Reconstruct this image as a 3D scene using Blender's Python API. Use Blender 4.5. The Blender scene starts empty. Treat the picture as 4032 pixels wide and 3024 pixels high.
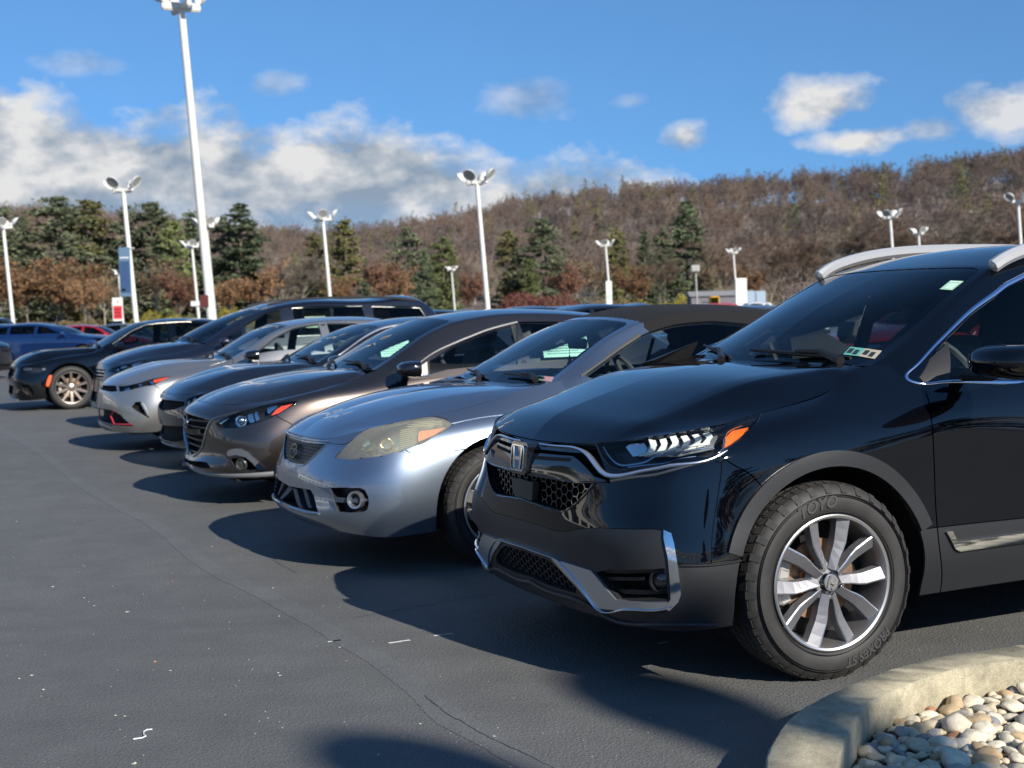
import bpy, math, random
import numpy as np
from mathutils import Vector, Matrix
from mathutils.bvhtree import BVHTree
from mathutils.geometry import delaunay_2d_cdt
random.seed(7); RNG = np.random.default_rng(7)
scene = bpy.context.scene
COL = scene.collection
# ------------------------------------------------------------------ camera
CAM_H = 1.41
FPX, IMW, IMH = 5286.0, 4032.0, 3024.0          # focal length and frame in photograph pixels
ROLL, PITCH = math.atan(.028), math.atan(153.5/2900)
_f = np.array([0, math.cos(PITCH), -math.sin(PITCH)]); _r = np.array([1., 0, 0]); _u = np.cross(_r, _f)
C_R = math.cos(ROLL)*_r - math.sin(ROLL)*_u
C_U = math.sin(ROLL)*_r + math.cos(ROLL)*_u
C_F = _f; C_O = np.array([0, 0, CAM_H])
cd = bpy.data.cameras.new('camera'); cam = bpy.data.objects.new('camera', cd); COL.objects.link(cam)
cd.sensor_width = 36.0; cd.lens = 36.0*FPX/IMW; cd.clip_start = .05; cd.clip_end = 6000
cam.matrix_world = Matrix(((C_R[0], C_U[0], -C_F[0], 0), (C_R[1], C_U[1], -C_F[1], 0), (C_R[2], C_U[2], -C_F[2], CAM_H), (0, 0, 0, 1)))
cd.dof.use_dof = True; cd.dof.focus_distance = 5.4; cd.dof.aperture_fstop = 4.5
scene.camera = cam
# ------------------------------------------------------------------ light
SUN_H = np.array([.60, -.80]); SUN_EL = math.radians(31)
SUN_H = SUN_H/np.linalg.norm(SUN_H)
sun_dir = Vector((SUN_H[0]*math.cos(SUN_EL), SUN_H[1]*math.cos(SUN_EL), math.sin(SUN_EL)))
sd = bpy.data.lights.new('sun', 'SUN'); sd.energy = 5.0; sd.angle = math.radians(.5); sd.color = (1, .93, .82)
sun = bpy.data.objects.new('sun', sd); COL.objects.link(sun)
sun.rotation_euler = sun_dir.to_track_quat('Z', 'Y').to_euler(); sun.location = (20, -20, 30)
SKY_STRENGTH = .090
scene.view_settings.view_transform = 'Standard'; scene.view_settings.look = 'None'
scene.view_settings.exposure = 0.5; scene.view_settings.gamma = 1
scene.view_settings.use_curve_mapping = False
scene.render.resolution_x = 1024; scene.render.resolution_y = 768
scene.cycles.max_bounces = 8; scene.cycles.transparent_max_bounces = 24
world = bpy.data.worlds.new('World'); scene.world = world; world.use_nodes = True
def build_world():
    nt = world.node_tree; nt.nodes.clear(); N = nt.nodes.new; L = nt.links.new
    def math_(op, a, b=None, c=None, clamp=False):
        n = N('ShaderNodeMath'); n.operation = op; n.use_clamp = clamp
        for i, v in enumerate((a, b, c)):
            if v is None: continue
            if isinstance(v, (int, float)): n.inputs[i].default_value = v
            else: L(v, n.inputs[i])
        return n.outputs[0]
    out = N('ShaderNodeOutputWorld'); tc = N('ShaderNodeTexCoord'); sp = N('ShaderNodeSeparateXYZ'); L(tc.outputs['Generated'], sp.inputs[0])
    X, Y, Z = sp.outputs
    # clear sky
    sky = N('ShaderNodeTexSky'); sky.sky_type = 'NISHITA'; sky.sun_disc = False
    sky.sun_elevation = SUN_EL; sky.sun_rotation = math.atan2(sun_dir.x, sun_dir.y)
    sky.air_density = 1.0; sky.dust_density = .05; sky.ozone_density = 4.0; sky.altitude = 300
    cb = N('ShaderNodeCombineXYZ'); L(X, cb.inputs[0]); L(Y, cb.inputs[1]); L(math_('ADD', math_('MULTIPLY', math_('MAXIMUM', Z, 0.0), .75), .155), cb.inputs[2])
    nm = N('ShaderNodeVectorMath'); nm.operation = 'NORMALIZE'; L(cb.outputs[0], nm.inputs[0]); L(nm.outputs[0], sky.inputs[0])
    tint = N('ShaderNodeMix'); tint.data_type = 'RGBA'; tint.blend_type = 'MULTIPLY'; tint.inputs[0].default_value = 1; L(sky.outputs[0], tint.inputs[6]); tint.inputs[7].default_value = SKY_TINT
    bg = N('ShaderNodeBackground'); bg.inputs[1].default_value = SKY_STRENGTH; L(tint.outputs[2], bg.inputs[0])
    # clouds laid out by compass direction (degrees) and height above the horizon
    az = math_('MULTIPLY', math_('ARCTAN2', X, Y), 57.2958); el = math_('MULTIPLY', math_('ARCSINE', Z), 57.2958)
    sc = N('ShaderNodeVectorMath'); sc.operation = 'MULTIPLY'; L(tc.outputs['Generated'], sc.inputs[0]); sc.inputs[1].default_value = (1, 1, 1.7)
    def noise(scale, detail, rough, off=(0, 0, 0)):
        ad = N('ShaderNodeVectorMath'); ad.operation = 'ADD'; L(sc.outputs[0], ad.inputs[0]); ad.inputs[1].default_value = off
        n = N('ShaderNodeTexNoise'); n.inputs['Scale'].default_value = scale; n.inputs['Detail'].default_value = detail; n.inputs['Roughness'].default_value = rough; L(ad.outputs[0], n.inputs['Vector']); return n.outputs['Fac']
    big = noise(9, 3, .5); mid = noise(20, 7, .58, (3.1, 0, 1)); fine = noise(60, 5, .6, (0, 7, 2))
    # top edge of the cloud bank as a function of azimuth
    cr = N('ShaderNodeFloatCurve'); cv = cr.mapping.curves[0]
    pts = [(-180, .8), (-120, 1.0), (-70, .85), (-40, 1.0), (-22, .97), (-15, .88), (-12, .92), (-9, .80), (-6, .87), (-4, .83), (-2, .72), (0, .66), (3, .62), (7, .54), (10, .38), (14, .12), (22, .05), (45, .5), (80, .9), (130, .7), (180, .8)]
    for i, (a_, v_) in enumerate(pts):
        x = (a_+180)/360
        if i == 0: cv.points[0].location = (x, v_)
        elif i == len(pts)-1: cv.points[-1].location = (x, v_)
        else: cv.points.new(x, v_)
    cr.mapping.update(); L(math_('DIVIDE', math_('ADD', az, 180), 360), cr.inputs[1])
    top = math_('MULTIPLY', cr.outputs[0], 10.2)
    rough_ = math_('ADD', math_('MULTIPLY', math_('SUBTRACT', big, .5), 2.6), math_('ADD', math_('MULTIPLY', math_('SUBTRACT', mid, .5), 4.2), math_('MULTIPLY', math_('SUBTRACT', fine, .5), 1.6)))
    edge = math_('ADD', math_('SUBTRACT', top, el), rough_)
    bank = math_('SMOOTH_MAX', 0.0, math_('MULTIPLY', edge, .62, clamp=True), .04)
    low = math_('SMOOTH_MIN', math_('MULTIPLY', math_('ADD', math_('SUBTRACT', el, 3.2), math_('MULTIPLY', rough_, .6)), .5, clamp=True), 1.0, .1)   # base of the bank thins out
    low = math_('ADD', math_('MULTIPLY', low, .35), .65)
    dens = math_('MULTIPLY', bank, low)
    puffs = []
    for (ca, ce, ra, re, k) in ((13.2, 8.2, 1.9, 1.05, 1.0), (14.6, 6.6, 2.0, .62, 1.0), (7.6, 7.2, 1.1, .75, .9), (.8, 8.9, 1.7, .9, .45), (20.6, 7.4, 2.2, 1.0, .9), (17.6, 6.9, 1.2, .5, .6), (-9.3, 9.7, 1.3, .5, .4), (5.4, 8.7, .9, .35, .25), (-17, 10.4, 1.8, .5, .35)):
        d = math_('SQRT', math_('ADD', math_('POWER', math_('DIVIDE', math_('SUBTRACT', az, ca), ra), 2.0), math_('POWER', math_('DIVIDE', math_('SUBTRACT', el, ce), re), 2.0)))
        p = math_('SUBTRACT', 1.15, math_('SUBTRACT', d, math_('MULTIPLY', rough_, .42)))
        puffs.append(math_('MULTIPLY', math_('MULTIPLY', p, 1.35, clamp=True), k))
    for p in puffs: dens = math_('MAXIMUM', dens, p)
    dens = math_('MULTIPLY', dens, math_('MULTIPLY', math_('ADD', el, 2.0), .4, clamp=True))
    # brightness of the cloud: sunlit crowns near the upper edge, blue-grey bodies
    crown = math_('SUBTRACT', 1.0, math_('MULTIPLY', edge, .20), clamp=True)
    mid2 = noise(20, 3, .5, (3.13, .0, .955)); rel = math_('MULTIPLY', math_('SUBTRACT', mid, mid2), 2.6)
    lit = math_('ADD', math_('ADD', math_('MULTIPLY', crown, .34), math_('ADD', .12, math_('MULTIPLY', el, .030))), math_('ADD', rel, math_('MULTIPLY', math_('SUBTRACT', mid, .47), .8)), clamp=True)
    ramp = N('ShaderNodeValToRGB'); e = ramp.color_ramp.elements; e[0].position = .05; e[0].color = (.30, .385, .50, 1); e[1].position = .95; e[1].color = (.84, .84, .84, 1); m_ = e.new(.45); m_.color = (.50, .55, .62, 1)
    L(lit, ramp.inputs[0]); cbg = N('ShaderNodeBackground'); cbg.inputs[1].default_value = CLOUD_STRENGTH; L(ramp.outputs[0], cbg.inputs[0])
    mx = N('ShaderNodeMixShader'); L(dens, mx.inputs[0]); L(bg.outputs[0], mx.inputs[1]); L(cbg.outputs[0], mx.inputs[2]); L(mx.outputs[0], out.inputs[0])
SKY_TINT = (.66, .97, 1.15, 1); CLOUD_STRENGTH = .66
build_world()
# ------------------------------------------------------------------ materials
MATS = {}
def mat(name, color=(.5, .5, .5), rough=.5, metal=0., coat=0., coat_rough=.03, spec=.5, trans=0., ior=1.45, emit=None, noise=0, nscale=40, bump=0, bscale=200, rnoise=0):
    if name in MATS: return MATS[name]
    m = bpy.data.materials.new(name); m.use_nodes = True
    nt = m.node_tree; b = nt.nodes['Principled BSDF']
    b.inputs['Base Color'].default_value = (*color, 1); b.inputs['Roughness'].default_value = rough
    b.inputs['Metallic'].default_value = metal; b.inputs['Coat Weight'].default_value = coat
    b.inputs['Coat Roughness'].default_value = coat_rough; b.inputs['Specular IOR Level'].default_value = spec
    b.inputs['Transmission Weight'].default_value = trans; b.inputs['IOR'].default_value = ior
    if noise or bump or rnoise:
        tc = nt.nodes.new('ShaderNodeTexCoord')
    if noise:
        n = nt.nodes.new('ShaderNodeTexNoise'); n.inputs['Scale'].default_value = nscale; n.inputs['Detail'].default_value = 6
        r = nt.nodes.new('ShaderNodeMapRange'); r.inputs[1].default_value = .25; r.inputs[2].default_value = .75
        r.inputs[3].default_value = 1-noise; r.inputs[4].default_value = 1+noise
        mx = nt.nodes.new('ShaderNodeVectorMath'); mx.operation = 'SCALE'; mx.inputs[0].default_value = color
        nt.links.new(tc.outputs['Object'], n.inputs['Vector']); nt.links.new(n.outputs['Fac'], r.inputs[0])
        nt.links.new(r.outputs[0], mx.inputs['Scale']); nt.links.new(mx.outputs[0], b.inputs['Base Color'])
    if rnoise:
        n = nt.nodes.new('ShaderNodeTexNoise'); n.inputs['Scale'].default_value = 7; n.inputs['Detail'].default_value = 8
        r = nt.nodes.new('ShaderNodeMapRange'); r.inputs[1].default_value = .3; r.inputs[2].default_value = .7
        r.inputs[3].default_value = max(0, rough-rnoise); r.inputs[4].default_value = rough+rnoise
        nt.links.new(tc.outputs['Object'], n.inputs['Vector']); nt.links.new(n.outputs['Fac'], r.inputs[0]); nt.links.new(r.outputs[0], b.inputs['Roughness'])
    if bump:
        n = nt.nodes.new('ShaderNodeTexNoise'); n.inputs['Scale'].default_value = bscale; n.inputs['Detail'].default_value = 4
        bp = nt.nodes.new('ShaderNodeBump'); bp.inputs['Strength'].default_value = bump; bp.inputs['Distance'].default_value = .002
        nt.links.new(tc.outputs['Object'], n.inputs['Vector']); nt.links.new(n.outputs['Fac'], bp.inputs['Height']); nt.links.new(bp.outputs[0], b.inputs['Normal'])
    if emit:
        b.inputs['Emission Color'].default_value = (*emit[:3], 1); b.inputs['Emission Strength'].default_value = emit[3]
    MATS[name] = m; return m
def glass(name, tint=(.75, .85, .82), refl=1.0, ior=1.33, haze=0.0, hazecol=(.5, .5, .45)):
    if name in MATS: return MATS[name]
    m = bpy.data.materials.new(name); m.use_nodes = True; nt = m.node_tree; nt.nodes.clear(); N = nt.nodes.new; L = nt.links.new
    out = N('ShaderNodeOutputMaterial'); tr = N('ShaderNodeBsdfTransparent'); tr.inputs[0].default_value = (*tint, 1)
    gl = N('ShaderNodeBsdfGlossy'); gl.inputs['Roughness'].default_value = .01; gl.inputs[0].default_value = (refl, refl, refl, 1)
    fr = N('ShaderNodeFresnel'); fr.inputs[0].default_value = ior
    mx = N('ShaderNodeMixShader'); last = tr
    if haze:
        df = N('ShaderNodeBsdfDiffuse'); df.inputs[0].default_value = (*hazecol, 1)
        m2 = N('ShaderNodeMixShader'); m2.inputs[0].default_value = haze
        L(tr.outputs[0], m2.inputs[1]); L(df.outputs[0], m2.inputs[2]); last = m2
    L(fr.outputs[0], mx.inputs[0]); L(last.outputs[0], mx.inputs[1]); L(gl.outputs[0], mx.inputs[2]); L(mx.outputs[0], out.inputs[0])
    MATS[name] = m; return m
def paint(name, color, metal=.6, rough=.32, flake=.12):
    m = mat(name, color, rough=rough, metal=metal, coat=1.0, coat_rough=.015, noise=flake, nscale=900)
    b = m.node_tree.nodes['Principled BSDF']; b.inputs['Coat IOR'].default_value = 1.68
    if max(color) < .006: b.inputs['Specular IOR Level'].default_value = 0; b.inputs['Coat IOR'].default_value = 1.56
    return m
# ------------------------------------------------------------------ objects
def link(name, me, m=None, parent=None):
    o = bpy.data.objects.new(name, me); COL.objects.link(o)
    if m is not None and not me.materials: me.materials.append(m)
    if parent is not None: o.parent = parent
    return o
def tag(o, label=None, cat=None, group=None, kind=None):
    if label: o['label'] = label
    if cat: o['category'] = cat
    if group: o['group'] = group
    if kind: o['kind'] = kind
    return o
def thing(name, label, cat, loc=(0, 0, 0), rot=0., group=None):
    o = bpy.data.objects.new(name, None); COL.objects.link(o); o.empty_display_size = .3
    o.location = loc; o.rotation_euler = (0, 0, rot)
    return tag(o, label, cat, group)
def mesh(name, V, F, smooth=False, angle=None):
    me = bpy.data.meshes.new(name); me.from_pydata([tuple(v) for v in V], [], [tuple(f) for f in F])
    if smooth: me.polygons.foreach_set('use_smooth', [True]*len(me.polygons))
    if angle is not None:
        me.polygons.foreach_set('use_smooth', [True]*len(me.polygons)); sharp(me, angle)
    me.update(); return me
def sharp(me, angle):
    me.set_sharp_from_angle(angle=math.radians(angle))
class MB:                                            # collects simple solids into one mesh
    def __init__(s): s.V = []; s.F = []
    def add(s, V, F):
        b = len(s.V); s.V += [tuple(v) for v in V]; s.F += [tuple(i+b for i in f) for f in F]; return s
    def box(s, c, d, rot=None, bev=0):
        hx, hy, hz = d[0]/2, d[1]/2, d[2]/2
        if bev:
            b = min(bev, hx*.9, hy*.9, hz*.9); V = []
            for sx in (-1, 1):
                for sy in (-1, 1):
                    for sz in (-1, 1):
                        V += [(sx*hx, sy*(hy-b), sz*(hz-b)), (sx*(hx-b), sy*hy, sz*(hz-b)), (sx*(hx-b), sy*(hy-b), sz*hz)]
            import bmesh
            bm = bmesh.new(); vs = [bm.verts.new(v) for v in V]; bmesh.ops.convex_hull(bm, input=vs)
            bm.verts.index_update(); V = [v.co.copy() for v in bm.verts]; F = [[v.index for v in f.verts] for f in bm.faces]; bm.free()
        else:
            V = [Vector((x*hx, y*hy, z*hz)) for x in (-1, 1) for y in (-1, 1) for z in (-1, 1)]
            F = [(0, 1, 3, 2), (4, 6, 7, 5), (0, 4, 5, 1), (2, 3, 7, 6), (0, 2, 6, 4), (1, 5, 7, 3)]
        V = [Vector(v) for v in V]
        if rot is not None: V = [rot @ v for v in V]
        return s.add([v+Vector(c) for v in V], F)
    def tube(s, pts, r, n=8, cap=True, flat=1.0, up=(0, 0, 1)):
        P = [Vector(p) for p in pts]; rr = r if hasattr(r, '__len__') else [r]*len(P); V = []; F = []
        U = Vector(up); prev = None
        for i, p in enumerate(P):
            t = (P[min(i+1, len(P)-1)]-P[max(i-1, 0)]).normalized()
            a = t.cross(U)
            if a.length < 1e-3: a = t.cross(Vector((1, 0, 0)))
            a.normalize(); b = a.cross(t)
            if prev is not None and a.dot(prev) < 0: a = -a; b = -b
            prev = a
            for k in range(n):
                th = 2*math.pi*(k+.5)/n; V.append(p+a*math.cos(th)*rr[i]+b*math.sin(th)*rr[i]*flat)
        m = len(P)
        for i in range(m-1):
            for k in range(n): F.append((i*n+k, i*n+(k+1) % n, (i+1)*n+(k+1) % n, (i+1)*n+k))
        if cap: F.append(tuple(range(n))[::-1]); F.append(tuple((m-1)*n+k for k in range(n)))
        return s.add(V, F)
    def lathe(s, prof, n=24, axis='z', c=(0, 0, 0), close=False, a0=0, a1=2*math.pi):
        V = []; F = []; full = abs(a1-a0-2*math.pi) < 1e-6; kn = n if full else n+1
        for k in range(kn):
            th = a0+(a1-a0)*k/n; ct, st = math.cos(th), math.sin(th)
            for r, h in prof:
                if axis == 'z': V.append((c[0]+r*ct, c[1]+r*st, c[2]+h))
                elif axis == 'y': V.append((c[0]+r*ct, c[1]+h, c[2]+r*st))
                else: V.append((c[0]+h, c[1]+r*ct, c[2]+r*st))
        m = len(prof)
        for k in range(n):
            k2 = (k+1) % kn
            for i in range(m-1): F.append((k*m+i, k*m+i+1, k2*m+i+1, k2*m+i))
            if close: F.append((k*m+m-1, k*m, k2*m, k2*m+m-1))
        return s.add(V, F)
    def prism(s, poly, y0, y1, axes='xz'):             # polygon extruded
        n = len(poly); V = []
        for y in (y0, y1):
            for a, b in poly: V.append((a, y, b) if axes == 'xz' else ((a, b, y) if axes == 'xy' else (y, a, b)))
        F = [tuple(range(n)), tuple(range(2*n-1, n-1, -1))]+[(i, i+n, (i+1) % n+n, (i+1) % n) for i in range(n)]
        return s.add(V, F)
    def build(s, name, m, parent=None, smooth=False, angle=35, flip=False):
        V = s.V if not flip else [(v[0], -v[1], v[2]) for v in s.V]
        F = s.F if not flip else [f[::-1] for f in s.F]
        me = mesh(name, V, F, angle=angle if smooth else None)
        return link(name, me, m, parent)
# ------------------------------------------------------------------ interpolating spline surfaces
def _nat(x, xs):
    n = len(x); I = np.eye(n)
    if n == 2:
        t = ((xs-x[0])/(x[1]-x[0]))[:, None]; return (1-t)*I[0]+t*I[1]
    h = np.diff(x); A = np.zeros((n, n)); B = np.zeros((n, n)); A[0, 0] = A[-1, -1] = 1
    for i in range(1, n-1):
        A[i, i-1] = h[i-1]; A[i, i] = 2*(h[i-1]+h[i]); A[i, i+1] = h[i]
        B[i, i-1] = 6/h[i-1]; B[i, i] = -6/h[i-1]-6/h[i]; B[i, i+1] = 6/h[i]
    M = np.linalg.solve(A, B)
    k = np.clip(np.searchsorted(x, xs)-1, 0, n-2); hk = h[k][:, None]
    a = ((x[k+1]-xs)[:, None])/hk; b = 1-a
    return a*I[k]+b*I[k+1]+((a**3-a)*M[k]+(b**3-b)*M[k+1])*hk**2/6
def smat(x, m, breaks=(), sym0=False, sym1=False):
    """matrix turning control values at knots x into m-per-span dense values"""
    x = np.asarray(x, float); n = len(x); cuts = [0]+sorted(breaks)+[n-1]
    xs = np.concatenate([np.linspace(x[i], x[i+1], m, endpoint=False) for i in range(n-1)]+[[x[-1]]])
    out = np.zeros((len(xs), n))
    for ci, (a, b) in enumerate(zip(cuts[:-1], cuts[1:])):
        sel = np.arange(a*m, b*m+1)
        idx = list(range(a, b+1)); xx = list(x[a:b+1]); sg = [1.]*len(idx)
        if a == 0 and sym0:
            e = [i for i in (2, 1) if i <= b]; idx = e+idx; xx = [2*x[0]-x[i] for i in e]+xx; sg = [-1.]*len(e)+sg
        if b == n-1 and sym1:
            e = [i for i in (n-2, n-3) if i >= a]; idx = idx+e; xx = xx+[2*x[-1]-x[i] for i in e]; sg = sg+[-1.]*len(e)
        K = _nat(np.array(xx), xs[sel]); R = np.zeros((len(sel), n, 2))
        for c, (i, s_) in enumerate(zip(idx, sg)): R[:, i, 0 if s_ > 0 else 1] += K[:, c]
        out[sel] = 0
        if ci == 0: full = np.zeros((len(xs), n, 2))
        full[sel] = R
    return xs, full
def dense(ctrl, ms, mt, bs=(), bt=(), sym0=False, sym1=False):
    """ctrl (ns,nt,3) -> dense grid; sym0/sym1 mirror in y across the centre plane at the ends of s"""
    c = np.asarray(ctrl, float)
    ks = np.concatenate([[0], np.cumsum(np.linalg.norm(np.diff(c, axis=0), axis=2).mean(1)+1e-4)])
    kt = np.concatenate([[0], np.cumsum(np.linalg.norm(np.diff(c, axis=1), axis=2).mean(0)+1e-4)])
    _, A = smat(ks, ms, bs, sym0, sym1); _, B = smat(kt, mt, bt)
    flip = c*np.array([1, -1, 1])
    D = np.einsum('ai,ijk->ajk', A[:, :, 0], c)+np.einsum('ai,ijk->ajk', A[:, :, 1], flip)
    return np.einsum('bj,ajk->abk', B[:, :, 0]+B[:, :, 1], D)
def curve(pts, m=8, breaks=()):
    p = np.asarray(pts, float); k = np.concatenate([[0], np.cumsum(np.linalg.norm(np.diff(p, axis=0), axis=1)+1e-6)])
    _, A = smat(k, m, breaks); return (A[:, :, 0]+A[:, :, 1]) @ p
def resample(p, n):
    p = np.asarray(p, float); k = np.concatenate([[0], np.cumsum(np.linalg.norm(np.diff(p, axis=0), axis=1))])
    t = np.linspace(0, k[-1], n); return np.stack([np.interp(t, k, p[:, i]) for i in range(p.shape[1])], 1)
def step_pts(p, step, closed=False):
    p = np.asarray(p, float)
    if closed: p = np.vstack([p, p[:1]])
    out = []
    for a, b in zip(p[:-1], p[1:]):
        n = max(1, int(math.ceil(np.linalg.norm(b-a)/step)))
        out += [a+(b-a)*i/n for i in range(n)]
    if not closed: out.append(p[-1])
    return np.array(out)
def inside(q, poly):
    x, y = q[:, 0], q[:, 1]; r = np.zeros(len(q), bool); j = len(poly)-1
    for i in range(len(poly)):
        xi, yi = poly[i]; xj, yj = poly[j]
        if yi != yj:
            r ^= ((yi > y) != (yj > y)) & (x < (xj-xi)*(y-yi)/(yj-yi)+xi)
        j = i
    return r
def area2(p): x, y = p[:, 0], p[:, 1]; return float(np.sum(x*np.roll(y, -1)-np.roll(x, -1)*y))
def offset_poly(p, d):                                  # d>0 shrinks
    p = np.asarray(p, float)
    if area2(p) < 0: p = p[::-1]
    e = np.roll(p, -1, 0)-p; e /= np.linalg.norm(e, axis=1)[:, None]+1e-9
    n = np.stack([-e[:, 1], e[:, 0]], 1); nn = n+np.roll(n, 1, 0); l = np.linalg.norm(nn, axis=1)[:, None]
    nn = nn/np.maximum(l, .3); c = np.maximum(np.sum(nn*n, 1), .5)[:, None]
    return p+nn/c*d
def ribbon(p, w):
    p = np.asarray(p, float); t = np.gradient(p, axis=0); t /= np.linalg.norm(t, axis=1)[:, None]+1e-9
    n = np.stack([-t[:, 1], t[:, 0]], 1)*w/2; return np.vstack([p+n, (p-n)[::-1]])
class Surf:
    def __init__(s, P, sign=1, off=0.0):
        s.P = P; ns, nt = P.shape[:2]
        gs = np.gradient(P, axis=0); gt = np.gradient(P, axis=1); N = np.cross(gs, gt)
        l = np.linalg.norm(N, axis=2, keepdims=True); N = N/np.maximum(l, 1e-12)
        bad = l[..., 0] < 1e-10
        if bad.any():
            for i, j in np.argwhere(bad): N[i, j] = N[min(max(i, 1), ns-2), min(max(j, 1), nt-2)]
        s.N = N*sign
        s.S = np.concatenate([[0], np.cumsum(np.linalg.norm(np.diff(P, axis=0), axis=2).mean(1)+1e-5)])
        s.T = np.concatenate([[0], np.cumsum(np.linalg.norm(np.diff(P, axis=1), axis=2).mean(0)+1e-5)])
        s.ns, s.nt = ns, nt
        V = P.reshape(-1, 3); F = [(i*nt+j, (i+1)*nt+j, (i+1)*nt+j+1, i*nt+j+1) for i in range(ns-1) for j in range(nt-1)]
        s.bvh = BVHTree.FromPolygons([tuple(v) for v in V], F)
        s.G = np.stack(np.meshgrid(s.S, s.T, indexing='ij'), -1)
    def fi(s, q):
        a = np.interp(q[:, 0], s.S, np.arange(s.ns)); b = np.interp(q[:, 1], s.T, np.arange(s.nt))
        i = np.minimum(a.astype(int), s.ns-2); j = np.minimum(b.astype(int), s.nt-2); return i, j, (a-i)[:, None], (b-j)[:, None]
    def _lerp(s, A, q):
        i, j, a, b = s.fi(q)
        return (1-a)*(1-b)*A[i, j]+a*(1-b)*A[i+1, j]+(1-a)*b*A[i, j+1]+a*b*A[i+1, j+1]
    def n(s, q): v = s._lerp(s.N, np.atleast_2d(q)); return v/np.linalg.norm(v, axis=1)[:, None]
    def at(s, q, off=0.):
        q = np.atleast_2d(q); p = s._lerp(s.P, q)
        if np.ndim(off) or off: p = p+s.n(q)*np.reshape(off, (-1, 1) if np.ndim(off) else (1, 1))
        return p
    def _q(s, loc, idx):
        i, j = divmod(idx, s.nt-1); c = s.P[i, j]; ea = s.P[i+1, j]-c; eb = s.P[i, j+1]-c
        M = np.stack([ea, eb], 1); ab, *_ = np.linalg.lstsq(M, np.array(loc)-c, rcond=None); ab = np.clip(ab, 0, 1)
        return np.array([s.S[i]+ab[0]*(s.S[i+1]-s.S[i]), s.T[j]+ab[1]*(s.T[j+1]-s.T[j])])
    def near(s, p):
        loc, n_, idx, d = s.bvh.find_nearest(Vector(p)); return s._q(loc, idx)
    def cast(s, o, d, far=60, tol=.08):
        loc, n_, idx, dd = s.bvh.ray_cast(Vector(o), Vector(d).normalized(), far)
        if loc is not None: return s._q(loc, idx)
        o = Vector(o); d = Vector(d).normalized(); c = Vector(s.P.reshape(-1, 3).mean(0)); t = (c-o).dot(d); best = (9, None)
        lo, hi = t-3.2, t+3.2
        for _ in range(3):
            for k in range(41):
                tt = lo+(hi-lo)*k/40; r = s.bvh.find_nearest(o+d*tt)
                if r[3] < best[0]: best = (r[3], (r[0], r[2]), tt)
            w = (hi-lo)/30; lo, hi = best[2]-w, best[2]+w
        return s._q(*best[1])
    def side(s, pts): return np.array([s.cast((u, 3, z), (0, -1, 0)) for u, z in pts])
    def front(s, pts): return np.array([s.cast((-4, w, z), (1, 0, 0)) for w, z in pts])
    def top(s, pts): return np.array([s.cast((u, w, 5), (0, 0, -1)) for u, w in pts])
    def rect(s, m=0.): return np.array([(s.S[0]-m, s.T[0]-m), (s.S[-1]+m, s.T[0]-m), (s.S[-1]+m, s.T[-1]+m), (s.S[0]-m, s.T[-1]+m)])
def cdt(outer, cuts, step, dom=None):
    """triangulate region inside outer and outside cuts; returns points, triangles"""
    polys = [step_pts(outer, step, True)]+[step_pts(c, step, True) for c in cuts]
    lo, hi = polys[0].min(0), polys[0].max(0); pts = []; h = step*.866
    xs = np.arange(lo[0]+step/2, hi[0], step); ys = np.arange(lo[1]+h/2, hi[1], h)
    g = np.array([(x+(k % 2)*step/2, y) for k, y in enumerate(ys) for x in xs]) if len(xs) and len(ys) else np.zeros((0, 2))
    if len(g):
        keep = inside(g, polys[0])
        for c in polys[1:]:
            if len(c) > 2: keep &= ~inside(g, c)
        g = g[keep]
        if len(g):
            allp = np.vstack(polys); ok = np.ones(len(g), bool)
            for k in range(0, len(g), 2000):
                d = np.min(np.abs(g[k:k+2000, None, 0]-allp[None, :, 0])**2+np.abs(g[k:k+2000, None, 1]-allp[None, :, 1])**2, axis=1)
                ok[k:k+2000] = d > (step*.45)**2
            g = g[ok]
    V = []; E = []
    for p in polys:
        b = len(V); n = len(p); V += [Vector(x) for x in p]; E += [(b+i, b+(i+1) % n) for i in range(n)]
    V += [Vector(x) for x in g]
    vo, eo, fo, *_ = delaunay_2d_cdt(V, E, [], 0, 1e-6)
    P = np.array([tuple(v) for v in vo]); T = np.array([f for f in fo if len(f) == 3])
    if not len(T): return P, T
    c = P[T].mean(1); keep = inside(c, outer)
    for k in cuts: keep &= ~inside(c, k)
    a = P[T]; ar = np.abs((a[:, 1, 0]-a[:, 0, 0])*(a[:, 2, 1]-a[:, 0, 1])-(a[:, 2, 0]-a[:, 0, 0])*(a[:, 1, 1]-a[:, 0, 1]))
    keep &= ar > 1e-9
    return P, T[keep]
def components(T):
    par = {}
    def find(a):
        while par[a] != a: par[a] = par[par[a]]; a = par[a]
        return a
    for t in T:
        for v in t: par.setdefault(v, v)
        a = find(t[0])
        for v in t[1:]: b = find(v); par[b] = a
    g = {}
    for k, t in enumerate(T): g.setdefault(find(t[0]), []).append(k)
    return list(g.values())
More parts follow.
